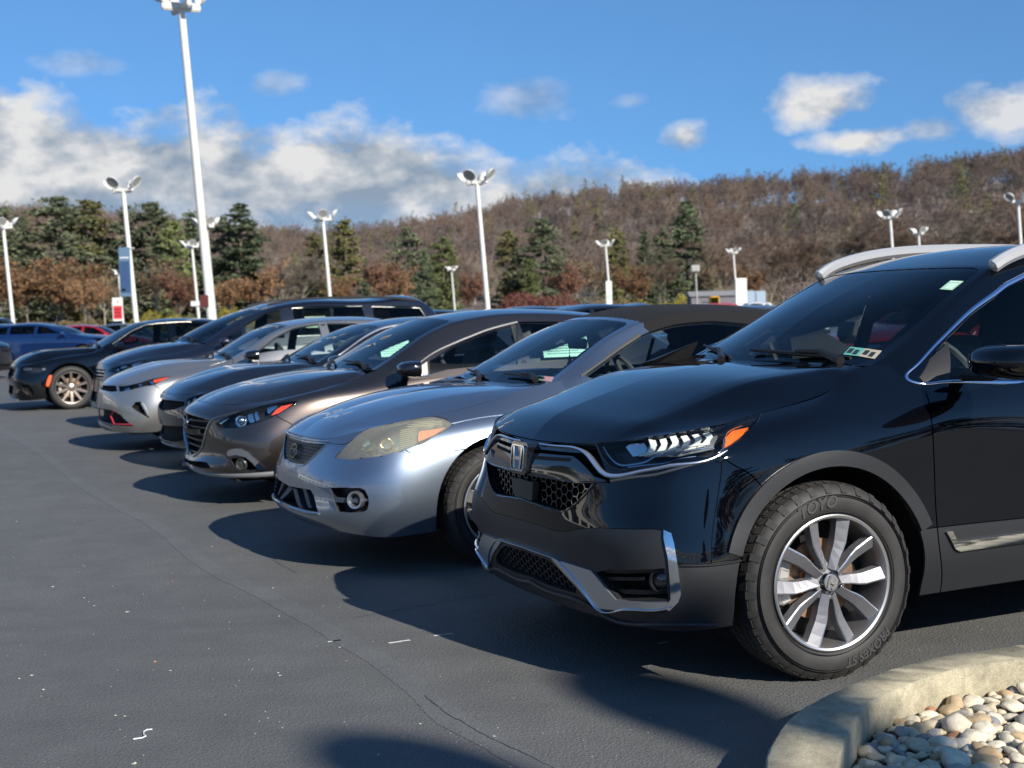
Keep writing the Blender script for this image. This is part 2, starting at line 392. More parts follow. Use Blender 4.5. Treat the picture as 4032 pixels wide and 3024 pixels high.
def skin(surf, P, T, off=0., thick=.008, both=False, mirror=False, back=False, wcut=2e-3):
    """sheet of triangles on a surface with an inward flange at its edges -> V, F, loop normals"""
    used = np.unique(T); m = -np.ones(len(P), int); m[used] = np.arange(len(used)); q = P[used]; T = m[T]
    N = surf.n(q); X = surf.at(q, off); nv = len(X)
    fn = np.cross(X[T[:, 1]]-X[T[:, 0]], X[T[:, 2]]-X[T[:, 0]]); fl = np.einsum('ij,ij->i', fn, N[T[:, 0]]) < 0
    T[fl] = T[fl][:, ::-1]
    V = [X]; F = [list(t) for t in T]; LN = [N[t] for t in T]
    if thick:
        cnt = {}
        for t in T:
            for a, b in ((t[0], t[1]), (t[1], t[2]), (t[2], t[0])):
                k = (min(a, b), max(a, b)); cnt[k] = None if k in cnt else (a, b)
        be = [e for e in cnt.values() if e is not None and not (abs(X[e[0]][1]) < wcut and abs(X[e[1]][1]) < wcut)]
        if be:
            be = np.array(be); X2 = X-N*thick; V += [X, X2]
            for a, b in be:
                F.append([b+nv, a+nv, a+2*nv, b+2*nv]); n_ = np.cross(X[b]-X[a], -N[a]); n_ = -n_/(np.linalg.norm(n_)+1e-9)
                LN.append(np.array([-n_]*4)*-1)
    V = np.vstack(V); LN = [np.asarray(l) for l in LN]
    if mirror or both:
        M = np.array([1, -1, 1]); V2 = V*M; F2 = [f[::-1] for f in F]; L2 = [(l*M)[::-1] for l in LN]
        if mirror: V, F, LN = V2, F2, L2
        else:
            b = len(V); V = np.vstack([V, V2]); F = F+[[i+b for i in f] for f in F2]; LN = LN+L2
    return V, F, LN
def skin_obj(name, data, m, parent):
    V, F, LN = data
    used = np.unique([i for f in F for i in f]); mp = -np.ones(len(V), int); mp[used] = np.arange(len(used))
    me = bpy.data.meshes.new(name); me.from_pydata(V[used].tolist(), [], [[int(mp[i]) for i in f] for f in F])
    me.polygons.foreach_set('use_smooth', [True]*len(me.polygons))
    me.normals_split_custom_set([tuple(v) for l in LN for v in l]); me.update()
    return link(name, me, m, parent)
# ------------------------------------------------------------------ reference survey windows (origin, scale in photograph pixels)
CROP = {'A': (1800, 1500, 1200/1991), 'B': (2800, 1750, 1000/1659), 'C': (2600, 900, 1432/2212), 'D': (1000, 1200, 1200/1991),
        'E': (600, 1150, 800/1896), 'F': (0, 1150, 800/2212), 'G': (1300, 1100, 1400/2212), 'H': (1050, 1550, 500/1382),
        'I': (1550, 1650, 450/1357), 'J': (700, 1500, 500/1843), 'K': (340, 1350, 400/1659), 'L': (0, 1230, 360/1493),
        'M': (2300, 1120, 800/2212), 'N': (3300, 1000, 732/2024), 'P': (0, 0, 1)}
def sight(px, py): return C_F+C_R*(px-IMW/2)/FPX-C_U*(py-IMH/2)/FPX
def ground_pt(px, py, z=0.):
    r = sight(px, py); return C_O+r*(z-CAM_H)/r[2]
M_BLK = lambda: mat('black_plastic', (.012, .012, .013), rough=.45)
M_GLOSS = lambda: mat('gloss_black', (.006, .006, .007), rough=.08, coat=1)
M_CLAD = lambda: mat('grey_cladding_plastic', (.019, .020, .022), rough=.38, bump=.25, bscale=900)
M_CHROME = lambda: mat('chrome', (.75, .77, .8), rough=.07, metal=1)
M_DCHROME = lambda: mat('dark_chrome', (.25, .26, .28), rough=.15, metal=1)
M_SILVER = lambda: mat('satin_silver', (.5, .52, .55), rough=.3, metal=.9)
M_DARK = lambda: mat('cavity_black', (.004, .004, .004), rough=.9)
M_GLASS = lambda: glass('window_glass', (.86, .95, .93))
M_TINT = lambda: glass('tinted_glass', (.16, .19, .2))
M_LENS = lambda: glass('clear_lens', (.9, .93, .93), ior=1.35)
M_AMBER = lambda: mat('amber_reflector', (.85, .16, .02), rough=.25, coat=1)
M_REDORANGE = lambda: mat('red_orange_reflector', (.72, .07, .025), rough=.3, coat=1)
M_INT = lambda: mat('interior_dark', (.045, .047, .052), rough=.8)
M_INTG = lambda: mat('interior_grey_cloth', (.10, .10, .102), rough=.9)
M_INTB = lambda: mat('interior_beige', (.30, .26, .21), rough=.85)
M_RUB = lambda: mat('tyre_rubber', (.028, .027, .026), rough=.62, bump=.3, bscale=300, noise=.25, nscale=12)
def tyre_rim(parent, style, R, rim, width, x, y, side, face=None, rubber=None, steer=0., text=None, cap='plain', spoke_mat=None, disc=True, detail=1):
    """side=+1 outer face towards +y. Returns the wheel object."""
    rub = rubber or M_RUB(); fm = face or M_SILVER(); sm = spoke_mat or mat('spoke_grey', (.16, .16, .17), rough=.3, metal=.9)
    w = width; n = 72 if detail > 1 else 36
    W = bpy.data.objects.new('wheel', None); COL.objects.link(W); W.parent = parent; W.location = (x, y, R); W.rotation_euler = (0, 0, steer)
    s = side
    prof = [(rim+.004, s*(-.012)), (rim+.012, s*.0), (rim+.03, s*.009), (rim+(R-rim)*.5, s*.013), (R-.035, s*.006), (R-.014, -s*.006), (R-.004, -s*.022), (R, -s*.045), (R+.001, -s*w/2), (R, -s*(w-.045)), (R-.004, -s*(w-.022)), (R-.03, -s*w), (rim+.02, -s*w), (rim, -s*(w-.02))]
    mb = MB().lathe(prof, n, 'y'); mb.build('tyre', rub, W, smooth=True, angle=50)
    if detail > 1:                                              # tread: circumferential grooves and shoulder sipes standing proud
        tb = MB(); nb = 64
        for k in range(nb):
            a0 = 2*math.pi*k/nb; da = 2*math.pi/nb*.84
            for (y0, y1, sk, rr) in ((-.016, -.05, .25, .006), (-.058, -.088, .5, .004), (-.096, -.14, 0, .004), (-.148, -.178, -.5, .004), (-.186, -.222, -.25, .006)):
                V = []
                for (aa, yy) in ((a0, y0), (a0+da, y0), (a0+da+sk*da, y1), (a0+sk*da, y1)):
                    drop = .010 if abs(yy) < .02 or abs(yy) > w-.02 else 0
                    for r_ in (R-.012, R+.0045-drop): V.append((r_*math.cos(aa), s*yy, r_*math.sin(aa)))
                tb.add(V, [(1, 3, 5, 7), (0, 1, 7, 6), (2, 4, 5, 3), (0, 2, 3, 1), (4, 6, 7, 5)])
            # shoulder ribs running down on to the sidewall
            if k % 2 == 0:
                V = []
                for (r_, yy) in ((R-.004, -.020), (R-.022, -.003), (R-.034, .007)):
                    for aa in (a0, a0+da*.9): V.append(((r_+.003)*math.cos(aa), s*(yy+.003), (r_+.003)*math.sin(aa)))
                tb.add(V, [(0, 1, 3, 2), (2, 3, 5, 4)])
        tb.build('tread', rub, W)
        rb = MB()
        for rr in (rim+.018, R-.038, R-.045): rb.lathe([(rr-.0015, s*.010), (rr, s*.0155), (rr+.0015, s*.010)], 96, 'y')
        rb.build('sidewall_rib', rub, W)
    # rim barrel and lip
    lip = MB().lathe([(rim-.004, -s*.02), (rim+.006, -s*.004), (rim+.007, s*.004), (rim+.002, s*.007), (rim-.006, s*.004), (rim-.012, -s*.012), (rim-.018, -s*.05), (rim-.03, -s*.12), (rim-.03, -s*(w-.03))], n, 'y')
    lip.build('rim', fm, W, smooth=True, angle=40)
    bk = MB().lathe([(rim-.035, -s*.125), (.02, -s*.125)], 24, 'y'); bk.build('wheel_well_backing', M_DARK(), W)
    if disc:
        d = MB().lathe([(.05, -s*.088), (rim*.62, -s*.088), (rim*.62, -s*.105), (.05, -s*.105)], 32, 'y'); d.build('brake_disc', mat('brake_iron', (.32, .2, .13) if detail > 1 else (.3, .28, .26), rough=.5, metal=.7, noise=.4, nscale=20), W, smooth=True)
        if detail > 1:
            hb = MB().lathe([(.05, -s*.08), (.088, -s*.075), (.09, -s*.1)], 24, 'y'); hb.build('rusty_disc_hat', mat('rust', (.42, .15, .04), rough=.9, noise=.5, nscale=60), W)
        cb = MB()
        for t in np.linspace(2.75, 3.45, 5):
            cb.box((rim*.68*math.cos(t), -s*.095, rim*.68*math.sin(t)), (.055, .06, .055), Matrix.Rotation(-t, 3, 'Y'), bev=.01)
        cb.build('brake_caliper', mat('caliper_grey', (.42, .41, .39), rough=.5, metal=.5), W)
    def spoke(pts, hw0, hw1, z0, z1, m, name, lift=0.):
        """tapered bar along 2-D polyline in wheel plane, top face raised to z"""
        P = np.asarray(pts, float); nn = len(P); t = np.gradient(P, axis=0); t /= np.linalg.norm(t, axis=1)[:, None]; nrm = np.stack([-t[:, 1], t[:, 0]], 1)
        V = []; F = []
        for i in range(nn):
            f = i/(nn-1); hw = hw0+(hw1-hw0)*f; zz = z0+(z1-z0)*f
            a, b = P[i]+nrm[i]*hw, P[i]-nrm[i]*hw; a2, b2 = P[i]+nrm[i]*hw*1.25, P[i]-nrm[i]*hw*1.25
            V += [(a[0], s*(zz+lift), a[1]), (b[0], s*(zz+lift), b[1]), (b2[0], s*(zz-.035), b2[1]), (a2[0], s*(zz-.035), a2[1])]
        for i in range(nn-1):
            for k in range(4): F.append((i*4+k, i*4+(k+1) % 4, (i+1)*4+(k+1) % 4, (i+1)*4+k))
        F += [(0, 3, 2, 1), (4*nn-4, 4*nn-3, 4*nn-2, 4*nn-1)]
        mb = MB(); mb.add(V, F); return mb
    def rot(p, a): c, s_ = math.cos(a), math.sin(a); return [(x*c-y*s_, x*s_+y*c) for x, y in p]
    if style == 'five_twin':                                   # five V pairs, machined edge over grey body
        for k in range(5):
            a = math.pi/2+2*math.pi*k/5 + math.radians(1)
            for sg in (-1, 1):
                p = np.array(rot([(.046, sg*.013), (.092, sg*.030), (.120, sg*.043), (.148, sg*.053), (.195, sg*.061), (rim-.005, sg*.069)], a))
                t = np.gradient(p, axis=0); t /= np.linalg.norm(t, axis=1)[:, None]; nv = np.stack([-t[:, 1], t[:, 0]], 1)*sg   # away from the pair's middle
                hw = np.array([.013, .0165, .019, .021, .0225, .025]); zt = np.array([-.012, -.012, -.011, -.010, -.008, -.004])
                V = []; F = []
                for i in range(6):
                    for f_, dz in ((1.12, -.04), (1.0, -.002), (.80, .001), (-1.0, -.017), (-1.12, -.05)): q = p[i]+nv[i]*hw[i]*f_; V.append((q[0], s*(zt[i]+dz), q[1]))
                F = [(i*5+k, i*5+k+1, (i+1)*5+k+1, (i+1)*5+k) for i in range(5) for k in range(4)]
                mb = MB(); mb.add(V, F); sp = mb.build('spoke', sm, W)
                V = []
                for i in range(6):
                    for f_, dz in ((1.02, -.001), (.80, .0022), (.74, .0005)): q = p[i]+nv[i]*hw[i]*f_; V.append((q[0], s*(zt[i]+dz), q[1]))
                mb = MB(); mb.add(V, [(i*3+k, i*3+k+1, (i+1)*3+k+1, (i+1)*3+k) for i in range(5) for k in range(2)]); mb.build('machined_edge', mat('machined_alloy', (.82, .82, .82), rough=.3, metal=.9), sp)
            a2 = a+math.pi/5
            nut = MB().lathe([(.001, s*.004), (.008, s*.004), (.010, s*-.002), (.010, -s*.03)], 6, 'y', c=(.057*math.cos(a2), -s*.016, .057*math.sin(a2))); nut.build('lug_nut', M_CHROME(), W, smooth=True)
        MB().lathe([(.001, -s*.006), (.03, -s*.007), (.034, -s*.010), (.036, -s*.03), (.07, -s*.036), (.085, -s*.06)], 40, 'y').build('hub', sm, W, smooth=True, angle=25)
        MB().lathe([(.0365, -s*.03), (.0365, -s*.006), (.0335, -s*.004), (.032, -s*.008)], 40, 'y').build('cap_ring', M_DCHROME(), W, smooth=True)
        if cap == 'h':
            hb = emblem_h(.026, .022, .005); hb.V = [(v[0], s*(v[2]-.004), v[1]) for v in hb.V]
            r3 = Matrix.Rotation(math.radians(28), 3, 'Y'); hb.V = [tuple(r3 @ Vector(v)) for v in hb.V]
            hb.build('wheel_badge', M_CHROME(), W)
    elif style in ('five', 'seven', 'ten', 'split'):
        k_n = {'five': 5, 'seven': 7, 'ten': 10, 'split': 5}[style]
        for k in range(k_n):
            a = math.pi/2+2*math.pi*k/k_n
            if style == 'split':
                for sg in (-1, 1):
                    p = rot([(.05, sg*.01), (.12, sg*.022), (rim-.005, sg*.055)], a); spoke(p, .014, .013, -.02, -.006, fm, 's').build('spoke', fm, W, smooth=True, angle=30)
            else:
                hw = .03 if k_n == 5 else .02
                p = rot([(.04, 0), (.1, 0), (.16, 0), (rim-.004, 0)], a); spoke(p, hw, hw*.95, -.03, -.006, fm, 's').build('spoke', fm, W, smooth=True, angle=30)
        MB().lathe([(.001, -s*.012), (.035, -s*.014), (.07, -s*.03), (.08, -s*.06)], 24, 'y').build('hub', fm, W, smooth=True)
    if text:
        for (txt, size, a_mid, rad, inv) in text:
            ring_text(W, txt, size, a_mid, rad, s, inv, rub)
    return W
def text_mesh(txt, size, extrude=.001, bold=.0, shear=0., align='CENTER', res=3):
    c = bpy.data.curves.new('lettering', 'FONT'); c.body = txt; c.size = size; c.extrude = extrude; c.offset = bold; c.shear = shear
    c.align_x = align; c.resolution_u = res; o = bpy.data.objects.new('lettering', c); COL.objects.link(o)
    dg = bpy.context.evaluated_depsgraph_get(); me = bpy.data.meshes.new_from_object(o.evaluated_get(dg))
    V = np.array([tuple(v.co) for v in me.vertices]); F = [tuple(p.vertices) for p in me.polygons]
    bpy.data.objects.remove(o); bpy.data.curves.remove(c); return V, F
def ring_text(W, txt, size, a_mid, rad, s, inv, rub):
    V, F = text_mesh(txt, size, .0016, bold=.0012, shear=.25)
    out = []
    for x, y, z in V:
        y -= size*.35
        if inv: a = a_mid + x/rad; r = rad - y
        else: a = a_mid - x/rad; r = rad + y
        if s > 0: a = math.pi - a
        out.append((r*math.cos(a), s*(.0135+z), r*math.sin(a)))
    o = link('sidewall_lettering', mesh('sidewall_lettering', out, F), mat('raised_rubber_lettering', (.055, .054, .052), rough=.45), W); return o
def emblem_h(w, h, t):
    """letter H with flared uprights inside a rounded frame; x right, y up, z thickness"""
    mb = MB()
    for sx in (-1, 1):
        p = [(sx*w*.76, h*.95), (sx*w*.50, h*.95), (sx*w*.40, h*.12), (sx*w*.38, -h*.15), (sx*w*.28, -h*.95), (sx*w*.52, -h*.95), (sx*w*.66, -h*.1)]
        if sx < 0: p = p[::-1]
        mb.prism(p[::-1], 0, t, 'xy')
    mb.prism([(-w*.37, h*.1), (-w*.35, -h*.2), (w*.35, -h*.2), (w*.37, h*.1)], 0, t*.9, 'xy')
    return mb
def rounded(w, h, r, n=6):
    P = []
    for cx, cy, a0 in ((w-r, h-r, 0), (-w+r, h-r, 90), (-w+r, -h+r, 180), (w-r, -h+r, 270)):
        for k in range(n+1):
            a = math.radians(a0+90*k/n); P.append((cx+r*math.cos(a), cy+r*math.sin(a)))
    return P
def ring_prism(outer, inner, z0, z1):
    n = len(outer); V = [(*p, z0) for p in outer]+[(*p, z1) for p in outer]+[(*p, z0) for p in inner]+[(*p, z1) for p in inner]; F = []
    for i in range(n):
        j = (i+1) % n; F += [(i, j, n+j, n+i), (n+i, n+j, 3*n+j, 3*n+i), (2*n+j, 2*n+i, 3*n+i, 3*n+j), (j, i, 2*n+i, 2*n+j)]
    return V, F
class Car:
    def __init__(s, sp):
        s.sp = sp; s.phi = sp['phi']; s.loc = sp['loc']
        s.root = thing('parked_car', sp['label'], sp['cat'], (s.loc[0], s.loc[1], 0), s.phi, sp.get('group'))
        c, n = math.cos(s.phi), math.sin(s.phi)
        s.Ri = np.array([[c, n, 0], [-n, c, 0], [0, 0, 1]])
        s.near = sp.get('near', -1)                         # sign of local y that faces the camera
        s.step = sp.get('step', .035); s.paint = sp['paint']
        s.mk_surfaces(); s.cuts = []; s.gcuts = []; s.hcuts = []
        s.seams = []; s.gseams = []
    # -- geometry of the skin
    def mk_surfaces(s):
        sp = s.sp; plan = np.array(sp['plan'], float); n = len(plan)
        ext = np.vstack([plan[1]*[1, -1], plan, plan[-2]*[1, -1]]); tg = ext[2:]-ext[:-2]; tg /= np.linalg.norm(tg, axis=1)[:, None]
        nr = np.stack([-tg[:, 1], tg[:, 0]], 1)             # plan normal pointing out
        if nr[n//2][1] < 0: nr = -nr
        nr[0] = (-1, 0); nr[-1] = (1, 0)
        ks = sorted(sp['keys']); R = len(sp['keys'][ks[0]]); net = np.zeros((n, R+1, 3))
        for r in range(R):
            z = np.interp(range(n), ks, [sp['keys'][k][r][0] for k in ks]); ins = np.interp(range(n), ks, [sp['keys'][k][r][1] for k in ks])
            net[:, r, :2] = plan-nr*ins[:, None]; net[:, r, 2] = z
        net[:, R] = np.array(sp['top'])
        net[0, :, 1] = 0; net[-1, :, 1] = 0
        s.net = net
        s.shell = Surf(dense(net, sp.get('ms', 9), sp.get('mt', 8), bt=sp.get('tbreaks', ()), sym0=True, sym1=True), -1)
        # bonnet
        h = sp['hood']; k = h['corner']; lip = curve(np.array(sp['top'])[:k+1], 6); side = curve(np.array(sp['top'])[k:h['end']+1], 6)
        nf, ng = 25, 33; lip = resample(lip, nf); side = resample(side, ng); ctr = resample(curve(np.array([(u, 0, z) for u, z in h['centre']]), 8), ng); cw = resample(curve(np.array(h['cowl']), 6), nf)
        ctr[0] = lip[0]; cw[0] = ctr[-1]; cw[-1] = side[-1]; f = np.linspace(0, 1, nf)[None, :, None]; g = np.linspace(0, 1, ng)[:, None, None]
        P = (1-f)*ctr[:, None]+f*side[:, None]+(1-g)*lip[None]+g*cw[None]-((1-f)*(1-g)*ctr[0]+f*(1-g)*side[0]+(1-f)*g*ctr[-1]+f*g*side[-1])
        if 'ridge' in h:
            rg = resample(curve(np.array(h['ridge']), 6), ng); fr = h.get('fr', .74); rg[0] = lip[int(round(fr*(nf-1)))]; rg[-1] = cw[int(round(fr*(nf-1)))]
            F2 = np.linspace(0, 1, nf)[None]*np.ones((ng, 1)); G2 = np.linspace(0, 1, ng)[:, None]*np.ones((1, nf)); P = np.zeros((ng, nf, 3))
            fi = F2 <= fr+1e-9; a = np.where(fi, F2/fr, (F2-fr)/(1-fr))[..., None]
            lo = np.where(fi[..., None], ctr[:, None], rg[:, None]); hi = np.where(fi[..., None], rg[:, None], side[:, None])
            P = lo+(hi-lo)*a
            def fixc(row, k0, wgt):
                base = np.where(fi[0][:, None], ctr[k0]+(rg[k0]-ctr[k0])*a[0], rg[k0]+(side[k0]-rg[k0])*a[0]); return (row-base)[None]*wgt[..., None]
            P = P+fixc(lip, 0, np.clip(1-G2*1.0, 0, 1)**2)+fixc(cw, -1, np.clip(G2, 0, 1)**2)
            w_ = np.sin(np.pi*np.clip(G2, 0, 1)**.7)[..., None]
            P[..., 2] += np.where(fi, h.get('crown', .006)*(1-(2*a[..., 0]-1)**2)*w_[..., 0], h.get('dip', 0.)*(1-(2*a[..., 0]-1)**2)*w_[..., 0])
        else:
            cr = h.get('crown', .02); F2, G2 = f[..., 0]*np.ones((ng, 1)), g[..., 0]*np.ones((1, nf))
            P[..., 2] += cr*np.sin(np.pi*np.clip(G2, 0, 1)**.75)*(1-F2**2.5)
            for (f0, f1, hgt, wid, g0, g1) in h.get('creases', ()):
                fc = f0+(f1-f0)*G2; fade = np.clip((G2-g0)/.2, 0, 1)
                P[..., 2] += -hgt*fade/(1+np.exp(-(F2-fc)/wid))
        # sharpen density
        P = dense(P[::2, ::2], 4, 4, bt=(9,) if 'ridge' in h else ())
        P[:, 0, 1] = 0
        s.hood = Surf(P, 1)
        # greenhouse
        G = np.array(sp['green'], float); G[:, 7] -= .055; G[:, 6] -= .012; rows = []
        for (uc, zc, ue, we, ze, ub, wb, zb) in G:
            r = []
            for fr in (0, .35, .65, .88, 1.0):
                r.append((uc+(ue-uc)*fr**2, we*fr, zc-(zc-ze)*fr**2.4))
            for fr in (.12, .45, 1.0):
                b = sp.get('bulge', .02)*math.sin(math.pi*min(1, fr))*min(1, (ze-zb)*4)
                r.append((ue+(ub-ue)*fr, we+(wb-we)*fr+b, ze+(zb-ze)*fr))
            rows.append(r)
        s.green = Surf(dense(rows, sp.get('mg', 7), 6, bs=sp.get('gbreaks', ()), bt=(4,)), 1)
        s.te = s.green.T[24]                                # position of the cant line
    def surf(s, k): return {'s': s.shell, 'h': s.hood, 'g': s.green}[k]
    def local_ray(s, crop, x, y):
        c = CROP[crop]; d = sight(c[0]+x*c[2], c[1]+y*c[2]); o = s.Ri @ (C_O-np.array([*s.loc, 0])); d = s.Ri @ d
        m = np.array([1, s.near, 1]); return o*m, d*m
    def tr(s, k, crop, pts, snap=.03):
        sf = s.surf(k); out = []
        for x, y in pts:
            o, d = s.local_ray(crop, x, y); out.append(sf.cast(o, d))
        out = np.array(out)
        if snap and k in 'sh':
            P = sf.at(out); m = np.abs(P[:, 1]) < snap
            if k == 's': out[m & (out[:, 0] < 2), 0] = 0
            else: out[m, 1] = 0
        return out
    def q(s, k, spec):
        """spec: (crop, pts) traced, ('uz', pts) side view, ('wz', pts) front view, ('uw', pts) plan view, ('q', pts)"""
        m, pts = spec; sf = s.surf(k)
        if m == 'uz': return sf.side(pts)
        if m == 'wz': return sf.front(pts)
        if m == 'uw': return sf.top(pts)
        if m == 'q': return np.array(pts, float)
        return s.tr(k, m, pts)
    def arch_q(s, u0, z0, R, n=36, ext=.3):
        zb = min(s.shell.P[:, 0, 2].min()+.05, .33); zb = max(zb, s.net[:, 0, 2].mean())+.012
        a = math.asin(max(-1, min(1, (zb-z0)/R))); th = np.linspace(a, math.pi-a, n)
        q = s.shell.side([(u0+R*math.cos(t), z0+R*math.sin(t)) for t in th])
        return np.vstack([[q[0, 0], -ext], q, [q[-1, 0], -ext]])
    # -- parts
    def sides(s, name, surf, P, T, m, off=0., thick=.01, both=True, parent=None):
        par = parent or s.root; r = []
        for mir in ((s.near < 0), (s.near > 0)) if both else ((s.near < 0),):
            r.append(skin_obj(name, skin(surf, P, T, off, thick, mirror=mir), m, par))
        return r
    def patch(s, name, m, k, spec, off=.002, thick=.004, centre=False, step=None, cuts=(), parent=None, both=True):
        sf = s.surf(k); q = spec if isinstance(spec, np.ndarray) else s.q(k, spec)
        P, T = cdt(q, list(cuts), step or s.step*.6)
        if not len(T): return []
        if centre: return [skin_obj(name, skin(sf, P, T, off, thick, both=True), m, parent or s.root)]
        return s.sides(name, sf, P, T, m, off, thick, both=both, parent=parent)
    def strip(s, name, m, k, spec, w, off=.005, thick=.008, centre=False, smooth=True, parent=None, both=True, close=False):
        q = spec if isinstance(spec, np.ndarray) else s.q(k, spec)
        if smooth and len(q) > 2: q = curve(q, 5)
        sf = s.surf(k); n = len(q); t = np.gradient(q, axis=0); t /= np.linalg.norm(t, axis=1)[:, None]+1e-9; nr = np.stack([-t[:, 1], t[:, 0]], 1)
        ww = np.interp(np.linspace(0, 1, n), np.linspace(0, 1, len(w)), w) if hasattr(w, '__len__') else np.full(n, w)
        fr = (-.5, -.42, -.15, .15, .42, .5); ho = (-thick, off*.6, off, off, off*.6, -thick); V = []; F = []
        for f_, h_ in zip(fr, ho): V.append(sf.at(q+nr*(ww*f_)[:, None], h_))
        V = np.stack(V, 1).reshape(-1, 3); k6 = 6
        for i in range(n-1):
            for j in range(k6-1): F.append((i*k6+j, (i+1)*k6+j, (i+1)*k6+j+1, i*k6+j+1))
        F += [tuple(range(k6)), tuple(range((n-1)*k6+k6-1, (n-1)*k6-1, -1))]
        M = V*np.array([1, -1, 1]); F2 = [f_[::-1] for f_ in F]
        if centre:
            me = mesh(name, np.vstack([V, M]), F+[tuple(i+len(V) for i in f_) for f_ in F2], angle=40); return [link(name, me, m, parent or s.root)]
        r = []
        for mir in ((s.near < 0), (s.near > 0)) if both else ((s.near < 0),):
            r.append(link(name, mesh(name, M if mir else V, F2 if mir else F, angle=40), m, parent or s.root))
        return r
    def cut(s, k, q): {'s': s.cuts, 'g': s.gcuts, 'h': s.hcuts}[k].append(q); return q
    def pocket(s, name, m, k, q, depth, centre=False, floor_m=None, both=True, shrink=.0, parent=None):
        """walls and floor of an opening"""
        sf = s.surf(k); ql = step_pts(q, s.step*.7, True); n = len(ql)
        X0 = sf.at(ql, -.003); X1 = sf.at(ql, -depth)
        P, T = cdt(q, [], s.step*1.0); Vf, Ff, _ = skin(sf, P, T, -depth, 0)
        ctr = np.abs(X0[:, 1]) < 2e-3; F = []
        fl = area2(ql) > 0
        for i in range(n):
            j = (i+1) % n
            if ctr[i] and ctr[j]: continue
            F.append((i, j, n+j, n+i))
        V = np.vstack([X0, X1]); r = []
        for mir in ((s.near < 0), (s.near > 0)) if both or centre else ((s.near < 0),):
            M = np.array([1, -1, 1]) if mir else np.ones(3)
            r.append((V*M, F, Vf*M, [f_[::-1] if mir else f_ for f_ in Ff]))
        out = []
        if centre:
            V = np.vstack([r[0][0], r[0][2], r[1][0], r[1][2]]); a, b, c = len(r[0][0]), len(r[0][2]), len(r[1][0])
            F = r[0][1]+[tuple(i+a for i in f_) for f_ in r[0][3]]+[tuple(i+a+b for i in f_) for f_ in r[1][1]]+[tuple(i+a+b+c for i in f_) for f_ in r[1][3]]
            return [link(name, mesh(name, V, F), m, parent or s.root)]
        for (V, F, Vf, Ff) in r:
            a = len(V); out.append(link(name, mesh(name, np.vstack([V, Vf]), F+[tuple(i+a for i in f_) for f_ in Ff]), m, parent or s.root))
        return out
    def lattice(s, name, m, k, q, kind='hex', pitch=.035, wd=.004, off=-.012, centre=False, thick=.006):
        sf = s.surf(k); X = sf.at(step_pts(q, .02, True)); poly = X[:, 1:3]; lo, hi = poly.min(0), poly.max(0); E = []
        if kind == 'hex':
            a = pitch/math.sqrt(3); dx, dy = 1.5*a*1.15, pitch
            for i in range(-1, int((hi[0]-lo[0])/dx)+2):
                for j in range(-1, int((hi[1]-lo[1])/dy)+2):
                    cx, cy = i*dx, lo[1]+j*dy+(i % 2)*dy/2; c = [(cx+a*1.15*math.cos(t), cy+a*math.sin(t)) for t in (0, math.pi/3, 2*math.pi/3, math.pi)]
                    E += [(c[0], c[1]), (c[1], c[2]), (c[2], c[3])]
        elif kind == 'diamond':
            for i in range(-2, int((hi[0])/pitch)+2):
                for j in range(-1, int((hi[1]-lo[1])/(pitch*.62))+2):
                    cx, cy = i*pitch+(j % 2)*pitch/2, lo[1]+j*pitch*.62
                    E += [((cx-pitch/2, cy), (cx, cy+pitch*.62)), ((cx, cy+pitch*.62), (cx+pitch/2, cy))]
        elif kind == 'slats':
            for j in range(int((hi[1]-lo[1])/pitch)+1):
                y = lo[1]+(j+.5)*pitch; xs = np.arange(max(lo[0], 0), hi[0], .03); E += [((x, y), (x+.03, y)) for x in xs]
        V = []; F = []
        mid = np.array([((a[0]+b[0])/2, (a[1]+b[1])/2) for a, b in E]); ok = inside(mid, poly) & (mid[:, 0] > -.001) if len(E) else []
        for (a, b), o_ in zip(E, ok):
            if not o_: continue
            a = (max(a[0], 0), a[1]); b = (max(b[0], 0), b[1]); Q = sf.front([a, b]); X = sf.at(Q, off); N = sf.n(Q); t = X[1]-X[0]; t /= np.linalg.norm(t)+1e-9
            n_ = N[0]; b_ = np.cross(t, n_)*wd/2; v = len(V)
            V += [X[0]+b_, X[0]-b_, X[1]-b_, X[1]+b_, X[0]+b_*.8-n_*thick, X[0]-b_*.8-n_*thick, X[1]-b_*.8-n_*thick, X[1]+b_*.8-n_*thick]
            F += [(v, v+3, v+2, v+1), (v, v+4, v+7, v+3), (v+1, v+2, v+6, v+5)]
        if not V: return
        V = np.array(V); M = V*np.array([1, -1, 1]); F2 = [f_[::-1] for f_ in F]
        if centre: link(name, mesh(name, np.vstack([V, M]), F+[tuple(i+len(V) for i in f_) for f_ in F2]), m, s.root)
        else:
            for mir in (False, True): link(name, mesh(name, M if mir else V, F2 if mir else F), m, s.root)
    def frame_at(s, k, q, off=0.):
        """matrix with z along the surface normal, y up, for the near side"""
        sf = s.surf(k); p = sf.at(q, off)[0]; n = sf.n(q)[0]; M = np.array([1, s.near, 1]); p = p*M; n = n*M
        z = Vector(n); y = Vector((0, 0, 1)); x = y.cross(z).normalized(); y = z.cross(x).normalized()
        R = Matrix((x, y, z)).transposed().to_4x4(); R.translation = Vector(p); return R
    def decal(s, name, V, F, M, m, parent=None):
        return link(name, mesh(name, [tuple(M @ Vector(v)) for v in V], F), m, parent or s.root)
